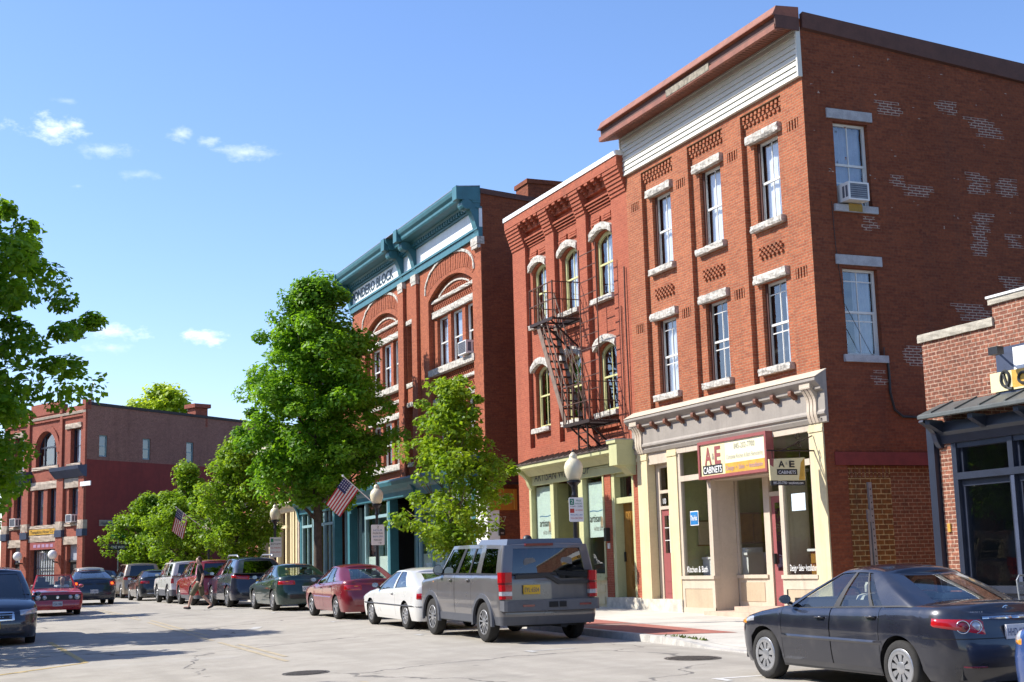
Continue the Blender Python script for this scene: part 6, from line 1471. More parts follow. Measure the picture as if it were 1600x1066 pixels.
for sg in (-1, 1):
    mb = MB()
    for lo, hi, m_ in ((.82, .885, 0), (.885, .965, 1), (.965, 1.09, 0), (1.09, 1.125, 2), (1.125, 1.32, 0)):
        O = lambda z: [(sg*q, w_, z) for q, w_ in ((.80, -2.385), (.93, -2.375), (.985, -2.33), (1.005, -2.18), (.80, -2.16))]
        mb.prism(O(lo+.003), O(hi-.003), m_)
    mb.build('tail_lamp', ['lamp_red', 'lamp_clear', 'lamp_red_dark'], c.t, local=True)
mb = MB(); mb.prism([(-.93, -2.46, z) for z in (.60,)]+[(.93, -2.46, .60), (.98, -2.42, .60), (1.0, -2.1, .62), (-1.0, -2.1, .62), (-.98, -2.42, .60)], [(-.93, -2.46, .80), (.93, -2.46, .80), (.98, -2.42, .80), (1.0, -2.1, .80), (-1.0, -2.1, .80), (-.98, -2.42, .80)]); bp = mb.build('rear_bumper', 'trim_grey', c.t, local=True)
for a in (-.62, .55): mb = MB(); mb.box(a, a+.24, -2.468, -2.46, .68, .72); mb.build('reflector', 'lamp_red_dark', bp, local=True)
mb = MB(); mb.box(-.08, .1, -2.475, -2.46, .66, .76); mb.box(.13, .27, -2.475, -2.46, .66, .76); mb.build('tow_socket', 'under_black', bp, local=True)
mb = MB(); y = -2.375; mb.plate(Pl((0, y, 0), (1, 0, 0), (0, -1, 0)), [(-.70, 1.26), (-.02, 1.29), (.10, 1.21), (.22, 1.14), (.86, 1.14), (.9, 1.09), (.9, 1.075), (.17, 1.075), (.05, 1.15), (-.07, 1.22), (-.70, 1.20)], -.06, -.028); mb.build('tailgate_seam', 'trim_black', c.t, local=True)
mb = MB(); q = Pl((0, -2.325, 0), (1, 0, 0), (0, -1, 0)); mb.plate(q, [(.12, 1.33), (.22, 1.18), (.78, 1.18), (.84, 1.33)], -.05, .012); mb.build('rear_window', 'car_glass_dark', c.t, local=True)
c.plate('EYL·6504', 'plate_yellow', .99, x=-.38, o=.035, w=.34, h=.17)
mb = MB(); mb.box(-.45, .12, -2.255, -2.16, 1.80, 1.845); mb.build('high_brake_lamp', 'lamp_red_dark', c.t, local=True)
mb = MB(); mb.lathe((-.28, -1.95, 1.93), [(.09, 0), (.08, .04), (.04, .07), (.001, .075)], 14); mb.build('aerial', 'trim_black', c.t, smooth=True, local=True)
for sg in (-1, 1):
    for cy in (1.5, -1.4):                     # flared arch
        mb = MB(); N = 18
        for i in range(N):
            a, b = math.pi*(i/N*1.08-.04), math.pi*((i+1)/N*1.08-.04)
            P = []
            for t_ in (a, b):
                for rr_, xx in ((.452, .985), (.452, 1.035), (.53, 1.03), (.55, .985)): P.append((sg*xx, cy+rr_*math.cos(t_), .375+rr_*math.sin(t_)))
            for k in range(3): mb.face([P[k], P[k+1], P[k+5], P[k+4]])
        mb.build('wheel_arch', 'p_lr_low', c.t, smooth=True, local=True, ang=50)
mb = MB(); mb.box(-1.0, 1.0, -.95, 1.0, .36, .50); mb.build('side_sill', 'p_lr_low', c.t, local=True)
mb = MB(); mb.prism([(-.80, -2.16, 1.80), (-.80, -.62, 1.80), (.80, -.62, 1.80), (.80, -2.16, 1.80)], [(-.76, -2.12, 1.93), (-.76, -.80, 1.93), (.76, -.80, 1.93), (.76, -2.12, 1.93)]); mb.build('roof_step', 'p_lr', c.t, local=True)
mb = MB(); mb.box(-.6, .6, -2.2, -1.0, .3, .5); mb.tube([(.3, -2.3, .36), (.3, -1.5, .36)], .1); mb.build('spare_carrier', 'under_black', c.t, local=True)
c.patch('side_vent', 'lamp_amber', c.s_at(y=1.32), c.s_at(y=1.42), 1.08, 1.12, .01, n=3, m=2); c.mirrors(.92, 1.34, 'trim_black', (.11, .08, .11)); c.patch('headlamp', 'lamp_clear', c.s_at(y=2.2), c.s_at(x=.6), .8, .98, .01)

def lamps_sedan(c, tl, hl, mt='lamp_red', fm='lamp_clear'):
    c.patch('tail_lamp', mt, c.s_at(x=tl[0], front=False), c.s_at(y=tl[1]), tl[2], tl[3], .012, n=12); c.patch('headlamp', fm, c.s_at(y=hl[0]), c.s_at(x=hl[1]), hl[2], hl[3], .01, n=12)

# ---- white hatchback
paint('p_white', (.62, .62, .60), 0.0)
c = Car('parked_car', 'white low hatchback parked between the grey off-road vehicle and the red saloon', 11.02, 31.6, L=4.40, W=1.70, paint_='p_white', wf=1.33, wrr=-1.24, wr=.295, rimr=.185, rims='twelve', zb=.2, zr=.28, rf=.4, rr=.3, bow=.08, crown=.035,
        top=[(-2.2, .90), (-2.1, .97), (-1.4, .95), (0, .88), (.8, .84), (.95, .86), (1.5, .79), (2.2, .64)], doors=((-.55, 1.05),),
        house=dict(y0=-1.95, y1=1.25, ry0=-1.05, ry1=.25, zroof=1.34, wl=.77, wt=.57, pillars=((-.01, .20, 'body'), (.50, .56, 'body'), (.985, 1.01, 'body')), arch=.05, bulge=.04, rb=.14, rt=.12, rail=.07), glassm='car_glass')
lamps_sedan(c, (.45, -1.95, .66, .82), (1.8, .4, .58, .68)); c.bar_on('side_moulding', 'trim_black', -1.9, 1.9, .52, .035); c.mirrors(.75, .95, 'trim_black'); c.plate('AE 204', 'plate_white', .56)
c.patch('bumper_strip', 'trim_black', c.s_at(x=0, front=False), c.s_at(y=-1.9), .50, .535, .012, n=14, m=2)
# ---- red saloon
paint('p_red', (.17, .006, .014), .1)
c = Car('parked_car', 'maroon red four-door saloon parked below the flag', 11.02, 37.3, L=4.32, W=1.69, paint_='p_red', wf=1.24, wrr=-1.22, wr=.30, rimr=.19, rims='five', rf=.45, rr=.35, bow=.1, crown=.045,
        top=[(-2.16, .93), (-2.08, .99), (-1.8, 1.0), (-1.2, .985), (0, .92), (.8, .87), (.95, .89), (1.5, .82), (2.16, .66)], doors=((-.9, -.02), (-.012, .95)),
        house=dict(y0=-1.62, y1=1.15, ry0=-.88, ry1=.2, zroof=1.40, wl=.77, wt=.56, pillars=((-.01, .17, 'body'), (.26, .285, 'trim'), (.54, .58, 'trim'), (.985, 1.01, 'body')), arch=.05, bulge=.045, rb=.15, rt=.12, rail=.07), seats='seat_pale')
lamps_sedan(c, (.38, -1.88, .74, .90), (1.75, .4, .62, .72)); c.patch('turn_lamp', 'lamp_amber', c.s_at(x=.42, front=False), c.s_at(x=.62, front=False), .83, .88, .018, n=4, m=2); c.mirrors(.72, 1.0, 'trim_black'); c.plate('BFR 318', 'plate_white', .62); c.bar_on('side_moulding', 'p_red', -.95, 1.0, .56, .04)
# ---- green saloon
paint('p_green', (.010, .032, .027), .15)
c = Car('parked_car', 'dark green four-door saloon parked between the maroon saloon and the dark sport utility car', 11.02, 44.35, L=4.62, W=1.76, paint_='p_green', wf=1.35, wrr=-1.28, wr=.315, rimr=.2, rims='multi', rf=.5, rr=.38, bow=.12, crown=.045,
        top=[(-2.31, .95), (-2.2, 1.02), (-1.9, 1.03), (-1.3, 1.01), (0, .93), (.85, .88), (1.0, .90), (1.6, .82), (2.31, .66)], doors=((-.92, .02), (.028, 1.02)),
        house=dict(y0=-1.72, y1=1.22, ry0=-.9, ry1=.25, zroof=1.42, wl=.80, wt=.57, pillars=((-.01, .18, 'body'), (.27, .295, 'trim'), (.54, .58, 'trim'), (.985, 1.01, 'body')), arch=.05, bulge=.045, rb=.15, rt=.12, rail=.07), seats='seat_pale')
lamps_sedan(c, (.36, -1.95, .78, .92), (1.85, .4, .62, .72)); c.patch('turn_lamp', 'lamp_amber', c.s_at(x=.5, front=False), c.s_at(x=.72, front=False), .86, .905, .018, n=4, m=2); c.mirrors(.8, 1.02); c.plate('CKT 905', 'plate_white', .66)
# ---- dark blue crossover
paint('p_navy', (.010, .014, .030), .15)
c = Car('parked_car', 'dark navy sport utility car with silver roof rails and yellow plate', 10.95, 50.45, L=4.85, W=1.96, paint_='p_navy', wf=1.45, wrr=-1.35, wr=.36, rimr=.23, rims='five', zb=.25, zr=.36, rf=.45, rr=.35, bow=.12, arch=.06, crown=.05, cat='sport utility car',
        top=[(-2.42, 1.10), (-2.3, 1.17), (-1.0, 1.12), (.9, 1.05), (1.1, 1.06), (1.7, .99), (2.42, .82)], doors=((-.85, .12), (.128, 1.12)),
        house=dict(y0=-2.36, y1=1.38, ry0=-1.72, ry1=.42, zroof=1.70, wl=.90, wt=.66, pillars=((-.01, .10, 'body'), (.30, .33, 'trim'), (.58, .62, 'trim'), (.985, 1.01, 'body')), arch=.06, bulge=.04, rb=.15, rt=.13, rail=.08), glassm='car_glass_dark', rear_glass='car_glass_dark')
lamps_sedan(c, (.4, -1.95, (.92, 1.0), 1.10), (1.9, .5, .72, .86)); c.mirrors(.95, 1.16); c.plate('DGN 5120', 'plate_yellow', .84); c.patch('trim_strip', 'chrome', c.s_at(x=0, front=False), c.s_at(x=.42, front=False), .955, .985, .014, n=6, m=2)
for sg in (-1, 1): mb = MB(); mb.tube([(sg*.6, -1.6, 1.70), (sg*.61, -1.4, 1.77), (sg*.61, 0, 1.78), (sg*.6, .25, 1.70)], .03, 6); mb.build('roof_rail', 'rim_silver', c.t, smooth=True, local=True)
# ---- red crossover
paint('p_red2', (.30, .012, .018), .1)
c = Car('parked_car', 'bright red sport utility car parked just behind the walking man', 10.45, 54.9, L=4.45, W=1.82, paint_='p_red2', wf=1.32, wrr=-1.27, wr=.345, rimr=.215, rims='five', zb=.25, zr=.38, rf=.4, rr=.25, bow=.08, arch=.06, crown=.05, lowcol='trim_grey', cat='sport utility car',
        top=[(-2.22, 1.06), (-2.1, 1.13), (-1.0, 1.10), (.9, 1.03), (1.1, 1.04), (1.6, .97), (2.22, .8)], doors=((-.8, .1), (.108, 1.05)),
        house=dict(y0=-2.17, y1=1.35, ry0=-1.8, ry1=.4, zroof=1.68, wl=.85, wt=.68, pillars=((-.01, .06, 'body'), (.28, .34, 'body'), (.58, .62, 'trim'), (.985, 1.01, 'body')), arch=.05, bulge=.03, rb=.12, rt=.11, rail=.08), glassm='car_glass_dark', rear_glass='car_glass_dark')
lamps_sedan(c, (.62, -1.98, .80, 1.09), (1.8, .5, .72, .86)); c.mirrors(.9, 1.14); c.plate('EFK 7733', 'plate_yellow', .8)
# ---- white jeep
c = Car('parked_car', 'white boxy off-road vehicle with grey lower cladding behind the bright red one', 10.35, 59.7, L=4.5, W=1.82, paint_='p_white', wf=1.32, wrr=-1.32, wr=.36, rimr=.2, rims='five', zb=.3, zr=.55, rf=.2, rr=.14, bow=.04, arch=.07, crown=.03, lowcol='trim_grey', cat='off-road car',
        top=[(-2.25, 1.07), (-2.2, 1.1), (.8, 1.06), (1.0, 1.05), (2.1, 1.0), (2.25, .92)], doors=((-.8, .1), (.108, .95)),
        house=dict(y0=-2.2, y1=1.2, ry0=-2.02, ry1=.4, zroof=1.68, wl=.86, wt=.72, pillars=((-.01, .05, 'body'), (.30, .36, 'body'), (.62, .66, 'body'), (.985, 1.01, 'body')), arch=.03, bulge=.02, rb=.09, rt=.09, rail=.10), glassm='car_glass_dark', rear_glass='car_glass_dark')
lamps_sedan(c, (.72, -2.1, .78, 1.02), (2.05, .5, .75, .92)); c.mirrors(.85, 1.14, 'trim_black'); c.plate('GHL 2290', 'plate_yellow', .78)
# ---- dark coupe
paint('p_coal', (.028, .032, .04), .4)
c = Car('parked_car', 'small dark grey coupe parked between the white off-road vehicle and the tan minivan', 10.2, 66.9, L=4.55, W=1.84, paint_='p_coal', wf=1.45, wrr=-1.3, wr=.33, rimr=.22, rims='multi', rf=.5, rr=.35, bow=.1,
        top=[(-2.27, .98), (-2.18, 1.04), (-1.8, 1.04), (-.6, .97), (.8, .89), (1.0, .9), (1.6, .82), (2.27, .66)], doors=((-.5, 1.0),),
        house=dict(y0=-1.75, y1=1.2, ry0=-.95, ry1=.2, zroof=1.38, wl=.80, wt=.55, pillars=((-.01, .28, 'body'), (.42, .46, 'trim'), (.985, 1.01, 'body')), arch=.06, bulge=.05, rb=.15, rt=.12, rail=.07), glassm='car_glass_dark')
lamps_sedan(c, (.45, -1.98, .76, .90), (1.8, .5, .6, .72)); c.mirrors(.75, 1.0); c.patch('bumper_trim', 'rim_silver', c.s_at(x=0, front=False), c.s_at(x=.7, front=False), .30, .36, .012, n=6, m=2)
# ---- tan minivan
paint('p_tan', (.30, .25, .19), .3)
c = Car('parked_car', 'tan beige minivan with dark rear window, farthest but one of the parked row', 10.75, 76.4, L=5.0, W=1.98, paint_='p_tan', wf=1.55, wrr=-1.45, wr=.34, rimr=.2, rims='five', zb=.22, zr=.34, rf=.4, rr=.2, bow=.06, crown=.04, cat='minivan',
        top=[(-2.5, 1.08), (-2.42, 1.13), (.9, 1.03), (1.1, 1.03), (1.8, .95), (2.5, .78)], doors=((-.9, .3), (.308, 1.3)),
        house=dict(y0=-2.46, y1=1.65, ry0=-2.2, ry1=.55, zroof=1.78, wl=.93, wt=.76, pillars=((-.01, .04, 'body'), (.30, .33, 'trim'), (.62, .65, 'trim'), (.985, 1.01, 'body')), arch=.05, bulge=.03, rb=.11, rt=.1, rail=.08), glassm='car_glass_dark', rear_glass='car_glass_dark')
c.patch('tail_lamp', 'lamp_red', c.s_at(x=.55, front=False), c.s_at(y=-2.25), .92, 1.08, .012, n=10); c.patch('lamp_strip', 'lamp_red_dark', c.s_at(x=0, front=False), c.s_at(x=.55, front=False), .93, 1.06, .012, n=6); c.plate('FTS 4418', 'plate_yellow', .84); c.mirrors(1.1, 1.14)
# ---- white-roofed car and blue car beyond
c = Car('parked_car', 'white estate car mostly hidden behind the dark saloon with glowing tail lamps', 8.8, 81.5, L=4.6, W=1.8, paint_='p_white', wf=1.35, wrr=-1.3, wr=.33, rimr=.2, rims='five', rf=.3, rr=.2, cat='estate car',
        top=[(-2.3, 1.02), (-2.2, 1.06), (.9, 1.0), (1.1, 1.0), (2.3, .8)], house=dict(y0=-2.25, y1=1.35, ry0=-1.95, ry1=.4, zroof=1.66, wl=.84, wt=.68, pillars=((-.01, .05, 'body'), (.3, .34, 'body'), (.6, .64, 'trim'), (.985, 1.01, 'body')), rail=.09), glassm='car_glass_dark')
lamps_sedan(c, (.6, -2.05, .8, 1.0), (1.8, .5, .7, .85)); c.plate('HJK 1107', 'plate_yellow', .75)
paint('p_blue2', (.03, .07, .16), .3)
c = Car('parked_car', 'small blue hatchback between the white estate and the tan minivan', 9.75, 83.5, L=4.1, W=1.72, paint_='p_blue2', wf=1.25, wrr=-1.2, wr=.31, rimr=.19, rims='five', rf=.35, rr=.25,
        top=[(-2.05, .98), (-1.95, 1.02), (.8, .93), (1.0, .93), (2.05, .72)], house=dict(y0=-1.98, y1=1.2, ry0=-1.5, ry1=.3, zroof=1.5, wl=.8, wt=.62, pillars=((-.01, .08, 'body'), (.45, .5, 'trim'), (.985, 1.01, 'body')), rail=.08), glassm='car_glass_dark')
lamps_sedan(c, (.55, -1.85, .8, .98), (1.65, .5, .65, .8)); c.plate('HTT 6021', 'plate_yellow', .7)
# ---- dark saloon driving away, brake lamps lit
c = Car('moving_car', 'dark navy saloon driving away in the far lane with glowing orange-red tail lamps', 6.87, 63.1, L=4.75, W=1.84, paint_='p_navy', wf=1.4, wrr=-1.33, wr=.325, rimr=.2, rims='five', rf=.45, rr=.3, bow=.08,
        top=[(-2.37, .99), (-2.28, 1.06), (-1.6, 1.05), (0, .95), (.85, .9), (1.0, .91), (1.7, .84), (2.37, .68)], doors=((-.95, .02), (.028, 1.0)),
        house=dict(y0=-1.85, y1=1.2, ry0=-1.0, ry1=.25, zroof=1.42, wl=.82, wt=.60, pillars=((-.01, .15, 'body'), (.27, .295, 'trim'), (.54, .58, 'trim'), (.985, 1.01, 'body')), arch=.05, bulge=.045, rb=.15, rt=.12, rail=.07), seats='seat_pale')
lamps_sedan(c, (.60, -2.12, .76, .98), (1.9, .5, .62, .74)); c.mirrors(.8, 1.02); c.plate('DLC 8814', 'plate_white', .55)
c.patch('lit_lamp', 'brake_glow', c.s_at(x=.68, front=False), c.s_at(x=.68, front=False)+.17, .81, .94, .02, n=6)
c.patch('dark_panel', 'trim_black', c.s_at(x=0, front=False), c.s_at(x=.58, front=False), .78, .92, .008, n=6, m=2)
# ---- red open convertible coming towards us
paint('p_red3', (.42, .018, .024), .0)
c = Car('moving_car', 'open red convertible with four round headlamps coming towards the camera', 4.40, 51.2, True, L=3.95, W=1.64, paint_='p_red3', wf=1.15, wrr=-1.25, wr=.285, rimr=.17, rims='five', zb=.2, zr=.28, rf=.14, rr=.2, bow=.03, crown=.02, cat='convertible',
        top=[(-1.97, .84), (-1.9, .90), (-.6, .90), (.6, .88), (.75, .88), (1.3, .84), (1.85, .77), (1.97, .73)], ends=[(.15, .06), (.25, .0), (.42, .0), (.48, .04), (.7, .05), (.9, .07)], doors=((-.35, .8),))
mb = MB(); wy0, wz0, wy1, wz1 = .72, .88, .30, 1.33
P0_, P1_ = [(-.70, wy0, wz0), (.70, wy0, wz0)], [(-.54, wy1, wz1), (.54, wy1, wz1)]
mb.bar(P0_[0], P1_[0], .05); mb.bar(P0_[1], P1_[1], .05); mb.bar(P1_[0], P1_[1], .05); mb.build('windscreen_frame', 'p_red3', c.t, local=True)
mb = MB(); mb.face([P0_[0], P0_[1], P1_[1], P1_[0]]); mb.build('windscreen', 'car_glass', c.t, local=True, recalc=False)
mb = MB(); mb.box(-.66, .66, -1.1, .6, .70, .915); mb.build('cabin', 'under_black', c.t, local=True)
for sx in (-.34, .34):
    mb = MB(); mb.box(sx-.24, sx+.24, -.42, -.28, .85, 1.12); mb.box(sx-.13, sx+.13, -.42, -.32, 1.12, 1.27); mb.build('seat', 'seat_grey', c.t, local=True)
mb = MB(); mb.box(-.62, .62, -1.55, -1.05, .88, 1.0); mb.build('folded_hood', 'trim_black', c.t, smooth=True, local=True)
c.mirrors(.62, .96, 'p_red3')
yF = c.pt(len(c.P)-1, .62)[1]; mb = MB(); mb.box(-.74, .74, yF-.05, yF+.006, .52, .70); gr = mb.build('grille', 'trim_black', c.t, local=True)
for x, r in ((-.62, .085), (.62, .085), (-.41, .068), (.41, .068)):
    mb = MB(); mb.lathe((x, yF+.006, .61), [(r, 0), (r, .012), (r*.92, .02), (r*.5, .03), (.001, .032)], 20, (0, 1, 0)); mb.build('headlamp', 'lamp_clear', gr, smooth=True, local=True)
mb = MB(); mb.lathe((0, yF+.008, .61), [(.05, 0), (.05, .008), (.04, .01), (.001, .008)], 16, (0, 1, 0)); mb.build('badge', 'chrome', gr, local=True)
c.plate('CGA 1986', 'plate_white', .40, front=True, o=.02)
# ---- dark minivan at the left edge, facing us
c = Car('parked_car', 'dark blue-grey minivan facing the camera at the left edge with chrome grille and yellow plate', 1.68, 36.9, True, L=5.1, W=1.98, paint_='p_navy', wf=1.62, wrr=-1.45, wr=.335, rimr=.215, rims='five', zb=.2, zr=.3, rf=.5, rr=.2, bow=.14, crown=.06, cat='minivan',
        top=[(-2.55, 1.05), (-2.45, 1.12), (.9, 1.04), (1.3, 1.06), (1.9, 1.0), (2.35, .88), (2.55, .80)], doors=((-.8, .42), (.428, 1.42)),
        house=dict(y0=-2.5, y1=1.75, ry0=-2.2, ry1=.75, zroof=1.76, wl=.92, wt=.70, pillars=((-.01, .04, 'body'), (.30, .33, 'trim'), (.62, .65, 'trim'), (.985, 1.01, 'body')), arch=.05, bulge=.04, rb=.16, rt=.13, rail=.08), glassm='car_glass_dark')
c.patch('headlamp', 'lamp_clear', c.s_at(y=2.02), c.s_at(x=.55), (.74, .68), (.88, .83), .012, n=14); c.mirrors(1.2, 1.14)
sF = c.s_at(x=.5); sE = c.arcpos()[-1]
c.patch('grille', 'chrome', sF, sE, (.58, .56), (.82, .84), .012, n=8); c.patch('grille_mesh', 'trim_black', sF+.04, sE, (.60, .59), (.79, .81), .018, n=8)
for k in range(4): c.patch('grille_bar', 'chrome', sF+.05, sE, .615+k*.05, .63+k*.05, .024, n=6, m=1, th=.006)
c.patch('lower_intake', 'trim_black', c.s_at(x=.75), sE, .24, .36, .012, n=8); c.patch('fog_strip', 'chrome', c.s_at(x=.85), c.s_at(x=.5), .385, .40, .014, n=6, m=1)
c.plate('DRS 3307', 'plate_yellow', .49, front=True, o=.03)
# ---- blue car at the lower right corner
paint('p_blue', (.03, .07, .22), .15)
c = Car('parked_car', 'bright blue car whose front corner just enters the picture at the lower right', 11.12, 9.45, L=4.3, W=1.74, paint_='p_blue', wf=1.3, wrr=-1.25, wr=.31, rimr=.19, rims='five', rf=.45, rr=.35, bow=.12, crown=.05,
        top=[(-2.15, .98), (-2.05, 1.03), (-1.2, 1.02), (0, .95), (.8, .93), (.95, .95), (1.5, .9), (2.0, .82), (2.15, .74)], doors=((-.9, -.02), (-.012, .95)),
        house=dict(y0=-1.62, y1=1.15, ry0=-.88, ry1=.2, zroof=1.45, wl=.78, wt=.58, pillars=((-.01, .17, 'body'), (.54, .58, 'trim'), (.985, 1.01, 'body')), rail=.07))
lamps_sedan(c, (.4, -1.88, .74, .9), (1.72, .45, (.68, .66), (.86, .82))); c.patch('turn_lamp', 'lamp_amber', c.s_at(y=1.74), c.s_at(y=1.74)+.14, .69, .75, .02, n=4, m=2); c.mirrors(.75, 1.05)
# ================================================================== trees
plain('bark', (.10, .075, .055), .9, var=.2, vs=6, bump=.8, bs=18)
plain('bark_young', (.15, .11, .075), .9, var=.2, vs=6, bump=.6, bs=18)
leafmat('leaf_maple', (.075, .19, .012), (.20, .38, .02), .6)
leafmat('leaf_young', (.12, .23, .012), (.26, .37, .02), .6)
leafmat('leaf_mid', (.11, .22, .012), (.24, .37, .02), .6)
leafmat('leaf_left', (.08, .19, .010), (.22, .38, .018), .65)
leafmat('leaf_back', (.24, .36, .02), (.42, .52, .04), .6)
nr = np.random.default_rng(11)
def leaves(name, mat, centres, radii, n, size, parent, org):
    """centres: clump centres; leaf faces spread through each clump, drooping and facing outwards"""
    C = np.array(centres); Rr = np.array(radii); k = nr.integers(0, len(C), n)
    d = nr.normal(size=(n, 3)); d /= np.linalg.norm(d, axis=1)[:, None]
    rad = nr.uniform(.15, 1, n)**.45
    p = C[k]+d*(Rr[k]*rad)[:, None]*np.array([1, 1, .75])
    nm = d*.6+nr.normal(size=(n, 3))*.45+np.array([-.15, .08, .75]); nm /= np.linalg.norm(nm, axis=1)[:, None]
    a = np.cross(nm, nr.normal(size=(n, 3))); a /= np.linalg.norm(a, axis=1)[:, None]; b = np.cross(nm, a)
    s = size*nr.uniform(.6, 1.25, n)[:, None]
    a = a*s; b = b*s*.62
    droop = nm*s*-.22
    V = np.stack([p-a+droop, p-a*.15-b, p+a+droop, p-a*.15+b], 1).reshape(-1, 3)-np.array(org)
    me = bpy.data.meshes.new(name); me.vertices.add(n*4); me.vertices.foreach_set('co', V.ravel().astype(np.float32))
    me.loops.add(n*4); me.loops.foreach_set('vertex_index', np.arange(n*4, dtype=np.int32))
    me.polygons.add(n); me.polygons.foreach_set('loop_start', np.arange(0, n*4, 4, dtype=np.int32)); 
    try: me.polygons.foreach_set('loop_total', np.full(n, 4, dtype=np.int32))
    except Exception: pass
    me.update(calc_edges=True); me.validate(); me.materials.append(MATS[mat])
    o = bpy.data.objects.new(name, me); COL.objects.link(o); o.parent = parent
    return o
def crown_shape(rows, base, per, jit=.35, lobes=5, phase=0.0, lob_k=1.0, qp=.5):
    """rows: (height, radius); returns clump centres on an uneven, lobed crown"""
    out = []; rad = []
    z0, z1 = rows[0][0], rows[-1][0]
    H = z1-z0
    for i in range(per):
        z = z0+H*nr.uniform(0, 1)
        r = interp(z, rows); th = nr.uniform(0, 2*math.pi)
        lob = 1+lob_k*(.18*math.sin(lobes*th+phase+z*1.7)+.10*math.sin(2.3*lobes*th+z*3.1))
        q = nr.uniform(.0, 1)**qp
        rr = r*lob*q
        out.append((base[0]+rr*math.cos(th), base[1]+rr*math.sin(th), base[2]+z+nr.normal()*.15)); rad.append(nr.uniform(.28, .62)*jit/.35)
    return out, rad
def tree(name, label, base, trunk_r, rows, per, n, size, mat, bark, fork, lean=0.0, group=None, jit=.35, lobes=5, limbs=9, phase=0.0, extra=(), lob_k=1.0, qp=.5):
    t = thing(name, label, 'tree', base, 0, group)
    cs, rs = crown_shape(rows, base, per, jit, lobes, phase, lob_k, qp)
    for (x, y, z, r) in extra: cs.append((base[0]+x, base[1]+y, base[2]+z)); rs.append(r)
    mb = MB(); top = rows[-1][0]; b = Vector(base)
    tr = [b+Vector((lean*f*top*.3+.05*math.sin(f*9), .05*math.cos(f*7), f*top*.86)) for f in (0, .05, .12, .25, .4, .55, .7, .85, 1)]
    tr[0] = tr[0]-Vector((0, 0, .15))
    mb.tube(tr, [trunk_r*k for k in (1.35, 1.08, 1, .9, .72, .55, .4, .25, .12)], 9)
    rr = random.Random(int(phase*100)+5)
    for i in range(limbs):
        h = fork+(top*.75-fork)*i/limbs; f = h/(top*.86); st = b+Vector((lean*f*top*.3, 0, h)); a = i*2.4+phase
        zt_ = min(top*.95, h+.35*(top-fork)*rr.uniform(.5, 1)); r = interp(zt_, rows)*.85
        en = b+Vector((r*math.cos(a), r*math.sin(a), zt_)); md = st.lerp(en, .5)+Vector((0, 0, -.12))
        k = trunk_r*(1-f*.75)*.5; mb.tube([st, st.lerp(md, .5), md, md.lerp(en, .5)+Vector((0, 0, .05)), en], [k, k*.85, k*.6, k*.4, k*.15], 6)
        for j in range(2):
            e2 = md+Vector((r*.5*math.cos(a+(-1)**j*.9), r*.5*math.sin(a+(-1)**j*.9), .5)); mb.tube([md, md.lerp(e2, .5), e2], [k*.45, k*.3, k*.1], 5)
    mb.build('trunk', bark, t, smooth=True)
    leaves('crown', mat, cs, rs, n, size, t, base)
    return t
g_ = 'street trees along the right pavement'
tree('street_tree', 'tall dense dark green maple in front of the teal-corniced block', (13.25, 49.2, sz(13.25, 49.2)), .165, [(3.6, 1.0), (4.2, 2.2), (5.4, 2.6), (7.2, 2.45), (9.0, 1.9), (10.4, 1.25), (11.5, .45)], 520, 72000, .088, 'leaf_maple', 'bark', 2.3, lean=-.02, group=g_, phase=1.1, limbs=12)
tree('street_tree', 'smaller airy yellow-green young tree in front of the teal shopfront', (13.2, 35.3, sz(13.2, 35.3)), .085, [(1.7, .5), (2.1, 1.3), (2.8, 1.65), (3.4, 1.4), (4.2, 1.1), (5.0, .85), (6.0, .4)], 170, 13500, .072, 'leaf_young', 'bark_young', 1.7, group=g_, phase=2.3, jit=.25, limbs=12, lobes=4, extra=[(-.5, .8, 5.6, .25), (.35, -.9, 5.2, .2), (.4, -1.0, 4.7, .2), (.9, -1.3, 3.4, .28), (1.1, -1.7, 3.6, .2), (-.2, -.1, 6.1, .22), (.6, -.6, 5.6, .16), (-.6, .6, 5.1, .25), (-1.0, 1.0, 4.2, .3)])
tree('street_tree', 'round mid-green tree left of the tall maple, behind the dark sport utility car', (13.2, 62.8, sz(13.2, 62.8)), .14, [(1.8, .9), (2.6, 1.75), (3.8, 1.95), (5.0, 1.4), (6.0, .9), (6.9, .3)], 210, 20000, .09, 'leaf_mid', 'bark', 1.8, group=g_, phase=.4, jit=.38)
tree('street_tree', 'mid-green tree with pointed top behind the small far flag', (13.2, 75.5, sz(13.2, 75.5)), .14, [(1.5, 1.0), (2.3, 2.1), (3.4, 2.0), (4.6, 1.35), (5.7, .7), (6.6, .3)], 170, 16000, .095, 'leaf_mid', 'bark', 1.7, group=g_, phase=3.4, jit=.38)
tree('street_tree', 'lowest roundish tree of the far row, in front of the red painted wall', (12.0, 80.4, .6), .13, [(1.0, 1.1), (1.9, 2.1), (2.9, 2.1), (4.1, 1.4), (5.2, .4)], 160, 14500, .10, 'leaf_mid', 'bark', 1.5, group=g_, phase=5.0, jit=.4, extra=[(-2.2, 0, 2.4, .5), (-2.5, .2, 3.0, .45), (-2.0, .3, 3.7, .5)])
g_ = 'street trees along the left pavement'
tree('street_tree', 'leafy tree at the left edge whose branches reach into the sky', (-1.1, 20.5, gz(-1, 20.5)+.13), .15, [(2.1, 1.1), (2.9, 2.4), (3.9, 2.8), (5.0, 2.9), (5.9, 2.6), (6.5, 2.15), (7.1, 1.5), (7.6, .8), (7.9, .3)], 700, 100000, .06, 'leaf_left', 'bark', 2.4, group=g_, phase=.9, jit=.24, lob_k=.55, qp=.36, limbs=18, lobes=6,
     extra=[(3.1, .2, 5.2, .22), (3.35, .25, 5.35, .2), (2.9, .1, 5.6, .25), (2.4, 0, 6.6, .25), (2.1, .2, 6.9, .2), (3.0, -.2, 4.6, .25)])
